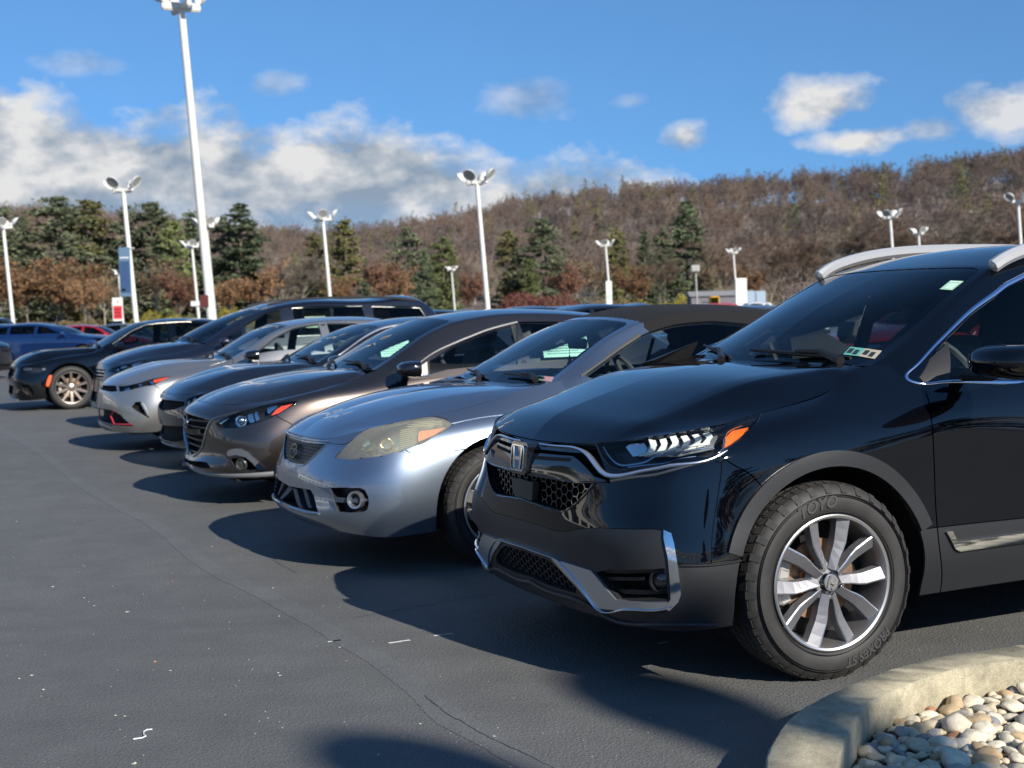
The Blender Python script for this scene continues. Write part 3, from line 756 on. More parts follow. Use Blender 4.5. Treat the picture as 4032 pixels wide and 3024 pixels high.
    def body(s):
        """skins with all openings and seams taken out; call after the features have registered their cuts"""
        sp = s.sp; sh = s.shell; L = sp['arch']
        for (u, z, R) in L: s.cuts.append(s.arch_q(u, z, R))
        rect = sh.rect()
        rib = [ribbon(curve(q, 4) if len(q) > 2 else q, w) for q, w in s.seams]
        P, T = cdt(rect, s.cuts+rib, s.step)
        s.shell_PT = (P, T); comps = components(T); names = sp.get('seeds', [])
        sq = [(s.q('s', sd[2])[0], sd[0], sd[1]) for sd in names]
        for c in comps:
            if len(c) < 4: continue
            Tc = T[c]; nm, mt = 'body_panel', s.paint
            cp_ = P[Tc].mean(1)
            for q0, a, b in sq:
                if np.min(np.linalg.norm(cp_-q0, axis=1)) < s.step*.75:
                    for t in Tc[np.argsort(np.linalg.norm(cp_-q0, axis=1))[:6]]:
                        if inside(np.array([q0]), P[t])[0]: nm, mt = a, b
            X = sh.at(P[np.unique(Tc)]); joined = X[:, 1].min() < .005
            if joined: skin_obj(nm, skin(sh, P, Tc, 0, .012, both=True), mt, s.root)
            else: s.sides(nm, sh, P, Tc, mt, 0, .012)
        # dark liner under the skin so that seams and openings read as depth
        archs = [s.arch_q(u, z, R+.005) for (u, z, R) in L]
        deep = [offset_poly(c, -.01) for c in s.cuts[:len(s.cuts)-len(L)]]
        P2, T2 = cdt(rect, archs+deep, s.step*2.2); skin_obj('inner_structure', skin(sh, P2, T2, -.03, 0, both=True), M_DARK(), s.root)
        # bonnet
        h = s.hood; gap = .004; rc = np.array([(h.S[0]+gap, h.T[0]), (h.S[-1]-gap, h.T[0]), (h.S[-1]-gap, h.T[-1]-gap), (h.S[0]+gap, h.T[-1]-gap)])
        P, T = cdt(rc, s.hcuts+[ribbon(curve(q, 4), w) for q, w in s.sp.get('hseams_q', [])], s.step); skin_obj('bonnet', skin(h, P, T, 0, .014, both=True), s.paint, s.root)
        P, T = cdt(h.rect(), [], s.step*2); skin_obj('engine_bay_cover', skin(h, P, T, -.03, 0, both=True), M_DARK(), s.root)
    def greenhouse(s):
        sp = s.sp; g = s.green; S = g.S; mg = sp.get('mg', 7); te = s.te
        row = lambda r: S[int(round(r*mg))]
        h = sp['glass']; par = s.root
        hd = row(h['header']); b0 = S[0]+.005; em = h.get('pillar', .045)
        def rc(s0, s1, t1, r=.05):                          # half of a screen with a rounded outer corner
            return np.array([(s0, 0), (s0, t1-r), (s0+r*.3, t1-r*.3), (s0+r, t1), (s1-r, t1), (s1-r*.3, t1-r*.3), (s1, t1-r), (s1, 0)])
        ws = rc(b0, hd, te-em); s.cut('g', ws)
        P, T = cdt(ws, [], s.step); W = skin_obj('windscreen', skin(g, P, T, -.002, 0, both=True), sp.get('wglass') or M_GLASS(), par)
        inner = rc(b0+.05, hd-.07, te-em-.035, .06); P, T = cdt(ws, [inner], s.step); skin_obj('windscreen_border', skin(g, P, T, -.007, 0, both=True), M_BLK(), W)
        if 'rear' in h:
            r0, r1 = row(h['rear'][0])+.03, S[-1]-.03; rw = rc(r0, r1, te-em); s.cut('g', rw); P, T = cdt(rw, [], s.step*1.5); skin_obj('rear_window', skin(g, P, T, -.002, 0, both=True), h.get('rglass') or M_GLASS(), par)
        gl = []
        for i, (pts, m) in enumerate(h['side']):
            q = s.q('g', pts) if not isinstance(pts, np.ndarray) else pts
            s.cut('g', q); P, T = cdt(q, [], s.step); o = s.sides('side_window', g, P, T, m or M_GLASS(), -.004, 0); gl.append((q, o))
        s.side_glass = gl
        for q, m, nm in h.get('black', []):
            s.patch(nm, m, 'g', q, off=.0015, thick=.004)
        rc_ = np.array([(S[0], 0), (S[-1], 0), (S[-1], g.T[-1]), (S[0], g.T[-1])])
        P, T = cdt(rc_, s.gcuts, s.step)
        regions = h.get('regions')
        if regions:                                         # e.g. fabric top behind a painted screen frame
            c = P[T].mean(1)
            for nm, mt, f in regions:
                kk = np.array([f(x) for x in c]); 
                if kk.any(): skin_obj(nm, skin(g, P, T[kk], 0, .02, both=True), mt, par)
        else: skin_obj('roof', skin(g, P, T, 0, .02, both=True), sp.get('roof_paint') or s.paint, par)
        T2 = T; skin_obj('headliner', skin(g, P, T2, -.028, 0, both=True), sp.get('liner') or M_INT(), par)
    def interior(s, u0, belt, wid, seat_m=None, z=.0, rear=True, mirror_u=None, mirror_z=1.3):
        m = seat_m or M_INTG(); d = M_INT(); r = s.root; n = s.near
        MB().box((u0+.28, 0, belt-.13), (.5, wid*1.75, .2), Matrix.Rotation(math.radians(6), 3, 'Y'), bev=.06).build('dashboard', d, r, smooth=True)
        MB().box((u0+.55, n*.36, belt-.04), (.1, .36, .12), bev=.04).build('instrument_hood', d, r, smooth=True)
        sw = MB(); Rm = Matrix.Rotation(math.radians(65), 3, 'Y')
        sw.tube([Vector((u0+.68, n*.36, belt-.03))+Rm @ Vector((.185*math.cos(t), .185*math.sin(t), 0)) for t in np.linspace(0, 2*math.pi, 25)], .016, 6, cap=False)
        sw.tube([Vector((u0+.68, n*.36, belt-.03))+Rm @ Vector((-.18, 0, 0)), Vector((u0+.68, n*.36, belt-.03))+Rm @ Vector((.18, 0, 0))], .02, 6); sw.tube([(u0+.66, n*.36-.17, belt-.03), (u0+.66, n*.36+.17, belt-.03)], .02, 6)
        sw.build('steering_wheel', d, r, smooth=True)
        def seat(u, y, nm='front_seat', w=.5):
            e = bpy.data.objects.new(nm, None); COL.objects.link(e); e.parent = r; e.location = (0, 0, 0)
            MB().box((u-.1, y, belt-.48), (.52, w, .16), bev=.06).build('seat_cushion', m, e, smooth=True)
            MB().box((u+.25, y, belt-.16), (.17, w*.96, .62), Matrix.Rotation(math.radians(20), 3, 'Y'), bev=.07).build('seat_back', m, e, smooth=True)
            for yy in ((y,) if w < .8 else (y-.38, y+.38)): MB().box((u+.40, yy, belt+.24), (.11, .27, .19), Matrix.Rotation(math.radians(14), 3, 'Y'), bev=.05).build('headrest', m, e, smooth=True)
        for y in (-.36, .36): seat(u0+1.05+z, y)
        if rear: seat(u0+1.95+z, 0, 'rear_seat', 1.25)
        MB().box((u0+1.3, 0, .32), (2.6, wid*1.6, .05)).build('cabin_floor', d, r)
        if mirror_u is not None:
            mm = MB().box((mirror_u, 0, mirror_z), (.03, .24, .07), bev=.015); mm.tube([(mirror_u, 0, mirror_z), (mirror_u-.06, 0, mirror_z+.08)], .012, 6); mm.build('rear_view_mirror', M_BLK(), r, smooth=True)
    def door_mirror(s, u, w, z, size=(.13, .23, .17), m=None, base=None, chrome=False, fold_far=True):
        w0, u0 = w, u
        for sy in (s.near, -s.near):
            mb = MB(); a, b, c = size; V = []; F = []; nn = 14; mm = 12
            w, u = w0, u0
            if fold_far and sy != s.near: w, u, a, b = w0-.08, u0+.22, b*.9, a*.8
            for i in range(mm+1):                           # rounded shell, flat at the back where the glass sits
                th = math.pi*i/mm
                for k in range(nn):
                    ph = 2*math.pi*k/nn; ce, se = math.cos(ph), math.sin(ph)
                    f = lambda v, p: math.copysign(abs(v)**p, v)
                    x = -a*math.sin(th)*(.62+.38*ce) if ce > -9 else 0
                    x = a*(.35-1.05*f(math.sin(th), .7)*max(0, ce)**.8) if ce > 0 else a*.35
                    V.append((u+x, sy*(w+b*(.5-.5*f(math.cos(th), .75))), z+c*.5*f(math.sin(th), .6)*f(se, .75)*(1-.18*(i/mm))))
            for i in range(mm):
                for k in range(nn): F.append((i*nn+k, i*nn+(k+1) % nn, (i+1)*nn+(k+1) % nn, (i+1)*nn+k))
            e = link('door_mirror', mesh('door_mirror', V, F if sy > 0 else [f_[::-1] for f_ in F], angle=60), m or s.paint, s.root)
            MB().tube([(u+.03, sy*(w-.10), z-c*.42), (u+.02, sy*(w+.05), z-c*.40), (u+.01, sy*(w+.1), z-c*.25)], [.035, .03, .03], 10, flat=.6).build('mirror_stalk', base or M_BLK(), e, smooth=True)
            MB().prism(rounded(b*.42, c*.40, c*.18), u+a*.36, u+a*.37, 'yz').build('mirror_glass', M_CHROME(), e).location = (0, sy*(w+b*.5), z)
    def wipers(s, g_s=.0, pts=None):
        g = s.green
        for sg, (a, b) in zip((1, 1), pts or (((.03, .12), (.10, .60)), ((.03, -.50), (.09, .04)))):
            pa, pb = [], []
            def P(q):
                qq = np.array([[g.S[0]+q[0], abs(q[1])]]); x = g.at(qq, .02)[0]; return Vector((x[0], x[1]*(1 if q[1] >= 0 else -1)*-s.near*1.0, x[2]))
            A, B = P(a), P(b); mid = (A+B)/2+Vector((-.01, 0, .012)); root = P((a[0]-.02, a[1]+.02 if a[1] > 0 else a[1]))
            mb = MB().tube([A, (A+B)/2, B], [.008, .011, .006], 6); mb.tube([A+Vector((-.05, 0, -.01)), A*.75+B*.25+Vector((-.02, 0, .02)), mid], [.02, .012, .009], 6)
            mb.build('wiper', M_BLK(), s.root, smooth=True)
    def wells(s, face_w, R, arch):
        for (u, z, r) in arch:
            for sy in (1, -1):
                MB().lathe([(r+.03, sy*(face_w-.05)), (r+.03, sy*(face_w-.42)), (.02, sy*(face_w-.42))], 28, 'y', c=(u, 0, z), a0=-.35, a1=math.pi+.35).build('wheel_arch_liner', M_DARK(), s.root)
    def underbody(s, u0, u1, w, z=.22):
        MB().box(((u0+u1)/2, 0, z+.03), (u1-u0, w*2, .06)).build('underbody', M_DARK(), s.root)
def tpt(pts): return pts
def build_crv():
    cols = [(-.838, 0), (-.828, .30), (-.79, .58), (-.730, .775), (-.63, .875), (-.38, .922), (0, .93), (.35, .93), (.60, .93), (.95, .928), (1.7, .928), (2.35, .928), (2.75, .915), (3.2, .86), (3.62, .62), (3.72, 0)]
    keys = {0: [(.25, .05), (.33, .025), (.45, .005), (.555, .0), (.66, .0), (.78, -.004)],
            2: [(.25, .05), (.34, .02), (.46, .005), (.575, .0), (.69, .025), (.80, .05)],
            3: [(.25, .05), (.35, .015), (.47, .0), (.59, .01), (.71, .05), (.82, .085)],
            4: [(.25, .04), (.36, .008), (.48, .0), (.61, .02), (.75, .05), (.87, .09)],
            6: [(.27, .03), (.38, .01), (.50, .0), (.66, .008), (.83, .01), (.96, .05)],
            8: [(.27, .04), (.38, .01), (.50, .0), (.68, .012), (.86, .016), (1.0, .04)],
            12: [(.27, .04), (.38, .01), (.50, .0), (.68, .01), (.86, .01), (1.02, .03)],
            15: [(.3, .03), (.4, .01), (.5, .0), (.7, .03), (.9, .05), (1.1, .08)]}
    top = [(-.790, 0, .890), (-.775, .28, .896), (-.715, .52, .915), (-.60, .68, .945), (-.42, .735, .968), (-.16, .745, 1.012), (.13, .742, 1.072), (.335, .70, 1.158), (.60, .74, 1.150), (.95, .80, 1.13), (1.7, .83, 1.15), (2.35, .83, 1.17), (2.75, .80, 1.19), (3.2, .74, 1.2), (3.5, .5, 1.2), (3.55, 0, 1.2)]
    spec = dict(name='crv', label='large glossy black SUV with grey wheel-arch cladding parked nearest, beside the pebble bed', cat='SUV', group='cars parked in the front row',
        loc=(.7904, 5.7909), phi=math.radians(25), plan=cols, keys=keys, top=top, arch=[(0, .372, .437), (2.66, .372, .437)], step=.03,
        paint=paint('black_paint', (.0012, .0016, .003), metal=0, rough=.4, flake=.4),
        hood=dict(corner=3, end=7, centre=[(-.790, .890), (-.72, .960), (-.58, 1.022), (-.4, 1.075), (-.2, 1.125), (0, 1.155), (.27, 1.172)],
                  ridge=[(-.70, .53, .918), (-.62, .54, .968), (-.50, .55, 1.005), (-.26, .565, 1.078), (-.13, .575, 1.115), (.04, .59, 1.137), (.18, .61, 1.150), (.315, .66, 1.163)], cowl=[(.27, 0, 1.172), (.285, .35, 1.172), (.31, .6, 1.166), (.335, .70, 1.158)], crown=.006, dip=-.006),
        green=[(.26, 1.150, .40, .69, 1.160, .40, .76, 1.13), (.44, 1.270, .62, .665, 1.262, .52, .86, 1.09), (.72, 1.42, .88, .62, 1.405, .90, .874, 1.095), (1.075, 1.560, 1.14, .575, 1.545, 1.22, .876, 1.10), (1.45, 1.640, 1.45, .575, 1.61, 1.45, .876, 1.105), (1.95, 1.672, 1.95, .58, 1.635, 1.95, .876, 1.12), (2.7, 1.655, 2.7, .565, 1.61, 2.7, .86, 1.15), (3.25, 1.56, 3.2, .54, 1.53, 3.1, .80, 1.18), (3.62, 1.15, 3.58, .60, 1.15, 3.45, .66, 1.18)],
        gbreaks=(3,), bulge=.03)
    c = Car(spec); A, B_, C_, N_ = 'A', 'B', 'C', 'N'; blk, gls, chrome, clad = M_BLK(), M_GLOSS(), M_CHROME(), M_CLAD()
    sh = c.shell; paint_ = c.paint
    # --- upper grille
    gq = c.tr('s', A, [(445, 392), (640, 402), (900, 415), (960, 560), (1005, 668), (900, 662), (840, 730), (770, 800), (690, 850), (560, 815), (440, 772)])
    gq[0, 0] = gq[-1, 0] = 0; c.cut('s', gq); c.pocket('grille_opening', M_DARK(), 's', gq, .075, centre=True)
    up = c.tr('s', A, [(440, 470), (560, 475), (760, 492), (800, 520), (900, 625), (985, 652), (860, 655), (740, 662), (600, 640), (440, 603)]); up[0, 0] = up[-1, 0] = 0
    c.patch('grille_bar', gls, 's', up, off=.004, thick=.05, centre=True, step=.015)
    up = c.tr('s', A, [(440, 410), (560, 414), (800, 436), (830, 470), (780, 468), (560, 445), (440, 440)]); up[0, 0] = up[-1, 0] = 0
    c.patch('grille_bar', gls, 's', up, off=-.004, thick=.04, centre=True, step=.015)
    sl = c.tr('s', A, [(520, 490), (750, 505), (745, 528), (515, 512)]); c.patch('grille_slot', M_DARK(), 's', sl, off=.0055, thick=.001, step=.02)
    c.strip('chrome_grille_wing', mat('blue_chrome', (.60, .66, .76), rough=.2, metal=.85), 's', (A, [(548, 418), (680, 430), (800, 448), (850, 480), (975, 612), (1030, 622), (1200, 592), (1450, 550), (1660, 512), (1760, 460)]), [.02, .024, .026, .024, .018, .014, .006], off=.012, thick=.02)
    c.strip('lamp_sill', mat('smoked_sill', (.05, .055, .06), rough=.1, coat=1), 's', (A, [(1005, 655), (1200, 625), (1450, 572), (1640, 528)]), [.016, .014, .006], off=.006)
    ms = c.tr('s', A, [(440, 612), (600, 640), (740, 668), (880, 665), (820, 735), (750, 800), (690, 838), (560, 800), (440, 762)]); ms[0, 0] = ms[-1, 0] = 0
    c.lattice('honeycomb_grille', gls, 's', ms, 'hex', .036, .0045, off=-.022, centre=True, thick=.014)
    c.strip('grille_lower_frame', gls, 's', (A, [(440, 775), (560, 820), (690, 852), (790, 790), (900, 668)]), .012, off=.006, centre=True)
    c.strip('grille_lower_frame', gls, 's', (A, [(440, 600), (600, 632), (780, 664), (980, 655)]), .010, off=.008, centre=True)
    rad = c.tr('s', A, [(425, 640), (498, 664), (490, 782), (425, 762)]); rad[0, 0] = rad[-1, 0] = 0
    c.patch('radar_cover', mat('satin_grey_plate', (.04, .042, .045), rough=.35), 's', rad, off=.002, thick=.03, centre=True)
    # emblem
    M = Matrix.Translation((-.848, 0, .822)) @ Matrix(((0, 0, -1, 0), (-1, 0, 0, 0), (0, 1, 0, 0), (0, 0, 0, 1))) @ Matrix.Rotation(math.radians(-6), 4, 'X')
    em = c.decal('emblem_block', MB().prism(rounded(.074, .066, .022), -.05, .003, 'xy').V, MB().prism(rounded(.074, .066, .022), -.05, .003, 'xy').F, M, gls)
    V, F = ring_prism(rounded(.060, .053, .018), rounded(.0545, .0475, .014), .002, .011); c.decal('emblem_frame', V, F, M, chrome, em)
    hb = emblem_h(.058, .047, .008); c.decal('emblem_letter', [(x, y, z+.003) for x, y, z in hb.V], hb.F, M, chrome, em)
    # --- head lamp
    hl = c.tr('s', A, [(908, 405), (960, 386), (1160, 358), (1500, 294), (1800, 250), (1990, 214), (1960, 275), (1850, 385), (1740, 452), (1640, 498), (1300, 556), (1070, 580), (1000, 560), (950, 500)], snap=0)
    c.cut('s', hl); c.pocket('headlamp', mat('lamp_bowl', (.03, .032, .035), rough=.25, metal=.5), 's', hl, .055)
    c.patch('headlamp_lens', M_LENS(), 's', hl, off=0, thick=0)
    c.strip('headlamp_rim', gls, 's', np.vstack([hl, hl[:1]]), .006, off=.002, smooth=False)
    lc = mat('lamp_chrome', (.85, .86, .86), rough=.12, metal=1); wc = mat('lamp_white', (.85, .85, .79), rough=.3)
    c.patch('lamp_reflector_plate', mat('lamp_plate', (.34, .35, .37), rough=.3, metal=.5), 's', c.tr('s', A, [(1190, 480), (1240, 380), (1500, 320), (1700, 300), (1690, 400), (1560, 425), (1350, 458)], snap=0), off=-.036, thick=.003, step=.02)
    for k in range(6):
        x0 = 1195+k*74; y0 = 478-k*12; sc = 1-.03*k
        pl = [(x0, y0), (x0+35, y0-24), (x0+62, y0-60), (x0+48*sc, y0-108*sc), (x0+92*sc, y0-118*sc), (x0+104, y0-75), (x0+84, y0-32), (x0+56, y0-10)]
        c.patch('lamp_reflector_fin', wc, 's', c.tr('s', A, pl, snap=0), off=-.016+.002*(k % 3), thick=.004, step=.015)
    c.strip('light_guide', wc, 's', (A, [(1180, 484), (1300, 462), (1450, 430), (1650, 400)]), .011, off=-.012)
    c.patch('lamp_reflector', lc, 's', c.tr('s', A, [(1070, 420), (1100, 398), (1205, 385), (1225, 425), (1200, 465), (1120, 482)], snap=0), off=-.03, thick=.004)
    c.strip('daylight_strip', mat('blue_chrome'), 's', (A, [(945, 425), (985, 490), (1055, 545), (1140, 542), (1235, 520), (1290, 488), (1400, 468), (1680, 428)]), [.010, .012, .010, .006], off=-.010)
    c.strip('daylight_strip', mat('blue_chrome'), 's', (A, [(1110, 562), (1250, 545), (1400, 520), (1560, 490)]), [.007, .006, .004], off=-.006)
    c.patch('turn_signal', M_AMBER(), 's', c.tr('s', A, [(1800, 308), (1905, 285), (1870, 335), (1800, 395), (1745, 432), (1735, 418)], snap=0), off=-.012, thick=.01, step=.015)
    c.strip('lamp_chrome_edge', lc, 's', (A, [(1655, 500), (1745, 430), (1775, 320), (1950, 250)]), .009, off=-.008)
    # --- lower bumper
    seam_clad = c.tr('s', A, [(430, 912), (560, 952), (680, 984), (780, 970), (1000, 962), (1200, 968), (1350, 980), (1395, 1010), (1425, 1190), (1650, 1192), (1870, 1163)]); seam_clad[0, 0] = 0
    c.seams.append((np.vstack([seam_clad, seam_clad[-1:]+[[.05, 0]]]), .003))
    bs = c.tr('s', A, [(1715, 480), (1800, 545), (1900, 600), (1990, 690), (2030, 740)], snap=0); c.seams.append((bs, .005))
    lo = c.tr('s', A, [(440, 1115), (600, 1172), (680, 1245), (775, 1355), (780, 1388), (600, 1335), (440, 1290)]); lo[0, 0] = lo[-1, 0] = 0
    c.cut('s', lo); c.pocket('lower_grille_opening', M_DARK(), 's', lo, .06, centre=True); c.lattice('lower_honeycomb_grille', mat('dark_grille', (.02, .02, .022), rough=.35), 's', lo, 'hex', .032, .004, off=-.015, centre=True, thick=.01)
    sk = c.tr('s', A, [(625, 1160), (720, 1185), (880, 1235), (930, 1290), (1045, 1425), (1385, 1440), (1385, 1478), (930, 1480), (890, 1450), (790, 1340), (690, 1235)])
    c.patch('silver_skid_trim', mat('bright_satin', (.55, .57, .6), rough=.28, metal=.85), 's', sk, off=.008, thick=.012, step=.015)
    c.strip('chrome_lower_strip', chrome, 's', (A, [(440, 1082), (600, 1138), (660, 1165), (760, 1270), (850, 1385), (925, 1482), (1100, 1486), (1350, 1484), (1400, 1470)]), .010, off=.014, centre=True)
    c.patch('chrome_corner_blade', chrome, 's', c.tr('s', A, [(1352, 975), (1400, 995), (1418, 1060), (1440, 1200), (1462, 1390), (1445, 1440), (1390, 1495), (1360, 1482), (1398, 1420), (1392, 1300), (1378, 1150), (1352, 1030)]), off=.010, thick=.014, step=.015)
    fg = c.tr('s', A, [(905, 1250), (1000, 1232), (1355, 1222), (1368, 1320), (1380, 1425), (1060, 1430), (1000, 1365)]); c.cut('s', fg); c.pocket('fog_lamp_recess', M_DARK(), 's', fg, .09)
    for pl in ([(930, 1285), (1200, 1290), (1200, 1312), (960, 1312)], [(1010, 1370), (1290, 1378), (1360, 1372), (1372, 1402), (1060, 1402)], [(905, 1240), (1355, 1222), (1358, 1255), (1200, 1262), (930, 1262)]):
        c.patch('fog_lamp_louvre', blk, 's', c.tr('s', A, pl), off=-.022, thick=.03, step=.02)
    q = c.tr('s', A, [(1318, 1322)]); Mf = c.frame_at('s', q, -.05)
    for sy in (1, -1):
        mb = MB().lathe([(.045, 0), (.045, .03), (.038, .034), (.034, .01)], 20, 'z'); V = [Mf @ Vector(v) for v in mb.V]; V = [(v.x, v.y*sy, v.z) for v in V]; o = link('fog_lamp', mesh('fog_lamp', V, mb.F, angle=30), blk, c.root)
        mb = MB().lathe([(.001, .024), (.02, .021), (.034, .012)], 20, 'z'); V = [Mf @ Vector(v) for v in mb.V]; link('fog_lamp_glass', mesh('fog_lamp_glass', [(v.x, v.y*sy, v.z) for v in V], mb.F, angle=60), mat('dark_lamp_glass', (.03, .035, .04), rough=.05, coat=1), o)
    c.strip('bumper_chin', clad, 's', (A, [(440, 1330), (600, 1375), (850, 1462), (1000, 1550), (1300, 1590), (1500, 1590), (1700, 1590)]), [.03, .03, .02, .01], off=.012, centre=True)
    c.strip('bumper_ledge', clad, 's', (A, [(1460, 1205), (1640, 1203), (1850, 1172)]), .010, off=.010)
    # --- doors and cladding
    d1 = c.tr('s', C_, [(1575, 860), (1588, 930), (1630, 1040), (1645, 1120), (1660, 1300), (1668, 1500)], snap=0)
    d2 = c.tr('s', B_, [(1468, 420), (1478, 545), (1497, 720), (1500, 945)], snap=0); c.seams.append((np.vstack([[d1[0]+[-.01, .12]], d1, d2, [[d2[-1][0], -.02]]]), .006))
    for uu in (1.55, 2.45): q = sh.side([(uu, z) for z in (.9, .6, .3)]); c.seams.append((np.vstack([[q[0][0], sh.T[-1]+.02], q, [q[-1][0], -.02]]), .006))
    q = sh.side([(.36, .535), (.5, .535), (1.0, .53), (1.9, .53), (2.3, .53)]); c.seams.append((q, .004))
    c.sp['seeds'] = [('front_bumper', paint_, ('uz', [(-.5, .72)])), ('lower_bumper_cladding', clad, ('wz', [(.05, .50)])), ('lower_bumper_cladding', clad, ('uz', [(-.48, .35)])), ('front_fender', paint_, ('uz', [(0, .93)])),
        ('front_door', paint_, ('uz', [(1.0, .8)])), ('rear_door', paint_, ('uz', [(2.0, .8)])), ('sill_cladding', clad, ('uz', [(.46, .42)])), ('sill_cladding', clad, ('uz', [(1.0, .4)])), ('sill_cladding', clad, ('uz', [(2.0, .4)]))]
    for (u, z, R) in spec['arch']:
        q = lambda r: sh.side([(u+r*math.cos(t), z+r*math.sin(t)) for t in np.linspace(.37, math.pi-.33, 40)])
        a, b = q(.437), q(.494); c.patch('wheel_arch_cladding', clad, 's', np.vstack([a, b[::-1]]), off=.012, thick=.03, step=.02)
    ss = [(.53, .515), (.56, .515), (.585, .472), (2.15, .472), (2.15, .435), (.60, .432), (.575, .445)]
    c.patch('chrome_sill_strip', chrome, 's', ('uz', ss), off=.012, thick=.014)
    c.body()
    # --- glass
    g = c.green
    fw = c.tr('g', C_, [(1575, 905), (1600, 935), (1900, 930), (2212, 930)], snap=0); up_ = c.tr('g', C_, [(2212, 300), (2050, 400), (1900, 505), (1760, 640), (1640, 775)], snap=0)
    e = fw[-1]; e2 = up_[0]; top_t = c.te+.05
    ub = g.side([(1.34, 1.12), (1.54, 1.125)]); T1 = g.side([(1.44, 1.552), (1.54, 1.558)])
    front = np.vstack([fw[:3], [fw[-1]], ub, T1[::-1], up_]); rear = g.side([(1.60, 1.135), (2.4, 1.15), (2.38, 1.55), (1.60, 1.56)])
    spec['glass'] = dict(header=3, side=[(front, None), (rear, M_TINT())], rear=(7,), rglass=M_TINT(), pillar=.05)
    c.greenhouse()
    c.patch('door_corner_cover', blk, 'g', c.tr('g', C_, [(1575, 905), (1600, 932), (1755, 925), (1748, 690), (1640, 790)], snap=0), off=.001, thick=.003)
    bc = mat('window_bright_chrome', (.60, .66, .78), rough=.16, metal=1)
    c.strip('window_chrome', bc, 'g', np.vstack([T1[::-1], c.tr('g', C_, [(2212, 285), (2050, 382), (1900, 490), (1760, 622), (1640, 745), (1540, 850), (1497, 890), (1500, 912), (1540, 935), (1585, 944), (1700, 935), (1900, 932), (2212, 936)], snap=0), ub]), .020, off=.006)
    q = g.side([(1.56, 1.13), (1.56, 1.3), (1.56, 1.5)]); c.strip('door_pillar', gls, 'g', q, .07, off=.003)
    c.interior(.38, 1.1, .8, mat('suv_grey_leather', (.085, .085, .088), rough=.6), mirror_u=1.04, mirror_z=1.40)
    MB().box((1.05, 0, 1.485), (.16, .10, .04), Matrix.Rotation(math.radians(-24), 3, 'Y'), bev=.015).build('sensor_housing', blk, c.root, smooth=True)
    c.door_mirror(.68, .96, 1.175, (.20, .34, .155), fold_far=True); c.wipers()
    # roof rails
    for sy in (1, -1):
        pts = [(1.12, sy*.585, 1.545), (1.18, sy*.592, 1.578), (1.30, sy*.60, 1.618), (1.5, sy*.605, 1.655), (1.9, sy*.61, 1.680), (2.4, sy*.605, 1.680), (2.9, sy*.59, 1.645), (3.15, sy*.58, 1.59)]
        p = curve(np.array(pts), 6); mb = MB().tube(p, [.012]+[.03]*(len(p)-2)+[.012], 8, flat=1.0); yc = sy*.6; mb.V = [(v[0], yc+(v[1]-yc)*.9, v[2]) for v in mb.V]
        mb.build('roof_rail', mat('bright_rail', (.55, .55, .54), rough=.36, metal=.6), c.root, smooth=True)
    MB().add([(.15, .70, 1.150), (.19, .72, 1.115), (.42, .76, 1.10), (.50, .74, 1.235), (.47, .70, 1.245), (.20, .66, 1.165)], [(0, 1, 2, 3, 4, 5), (5, 4, 3, 2, 1, 0)]).build('cowl_end_trim', blk, c.root)
    # windscreen stickers
    for cr, pl, m, nm in (('N', [(1225, 290), (1365, 297), (1240, 395), (1107, 385)], mat('green_sticker', (.35, .62, .45), rough=.6), 'registration_sticker'),
                        ('N', [(135, 1012), (300, 1030), (220, 1112), (55, 1095)], mat('teal_sticker', (.12, .38, .33), rough=.6), 'inspection_sticker'),
                        ('N', [(302, 1030), (475, 1055), (395, 1143), (222, 1112)], mat('tan_sticker', (.45, .40, .30), rough=.6), 'inspection_sticker')):
        qq = c.tr('g', cr, pl, snap=0); st = c.patch(nm, m, 'g', qq, off=.001, thick=.001, both=False)[0]
        blkm = mat('sticker_ink', (.02, .03, .04), rough=.7)
        for f0, f1, g0, g1 in (((.1, .4, .2, .75), (.52, .8, .3, .85)) if nm[0] == 'i' else ((.12, .9, .1, .2), (.3, .36, .3, .9), (.45, .5, .3, .9), (.6, .66, .3, .9), (.75, .8, .3, .9))):
            bl = lambda a, b: (1-a)*(1-b)*qq[0]+a*(1-b)*qq[1]+a*b*qq[2]+(1-a)*b*qq[3]
            c.patch('sticker_print', blkm if nm[0] == 'i' else mat('white_ink', (.75, .85, .78)), 'g', np.array([bl(f0, g0), bl(f1, g0), bl(f1, g1), bl(f0, g1)]), off=.0025, thick=.0005, both=False, parent=st)
    # wheels
    for u in (0, 2.66):
        for sy in (-1, 1):
            tyre_rim(c.root, 'five_twin', .3705, .2515, .235, u, sy*.912, sy, steer=math.radians(-3) if u == 0 else 0, face=mat('rim_lip_alloy', (.50, .50, .51), rough=.36, metal=.9), spoke_mat=mat('spoke_silver', (.24, .24, .255), rough=.5, metal=.7), detail=2 if (sy < 0 and u == 0) else 1, cap='h',
                     text=[('TOYO', .062, math.radians(104), .308, False), ('PROXES ST', .046, math.radians(-60), .312, False)] if (sy < 0 and u == 0) else None)
    c.wells(.93, .37, spec['arch']); c.underbody(-.6, 3.4, .72)
    return c
crv = build_crv()
def rear_cols(hw, u1, belt):                                # columns behind the front wheel for saloons; u1 = rear end
    plan = [(.35, hw), (.62, hw), (1.0, hw-.003), (1.7, hw-.005), (2.3, hw), (u1-.95, hw-.01), (u1-.4, hw-.08), (u1-.06, hw-.32), (u1, 0)]
    top = [(.62, hw-.17, belt+.015), (1.0, hw-.12, belt), (1.7, hw-.10, belt+.01), (2.3, hw-.10, belt+.02), (u1-.95, hw-.14, belt+.02), (u1-.45, hw-.26, belt+.015), (u1-.15, hw-.45, belt), (u1-.1, 0, belt)]
    return plan, top
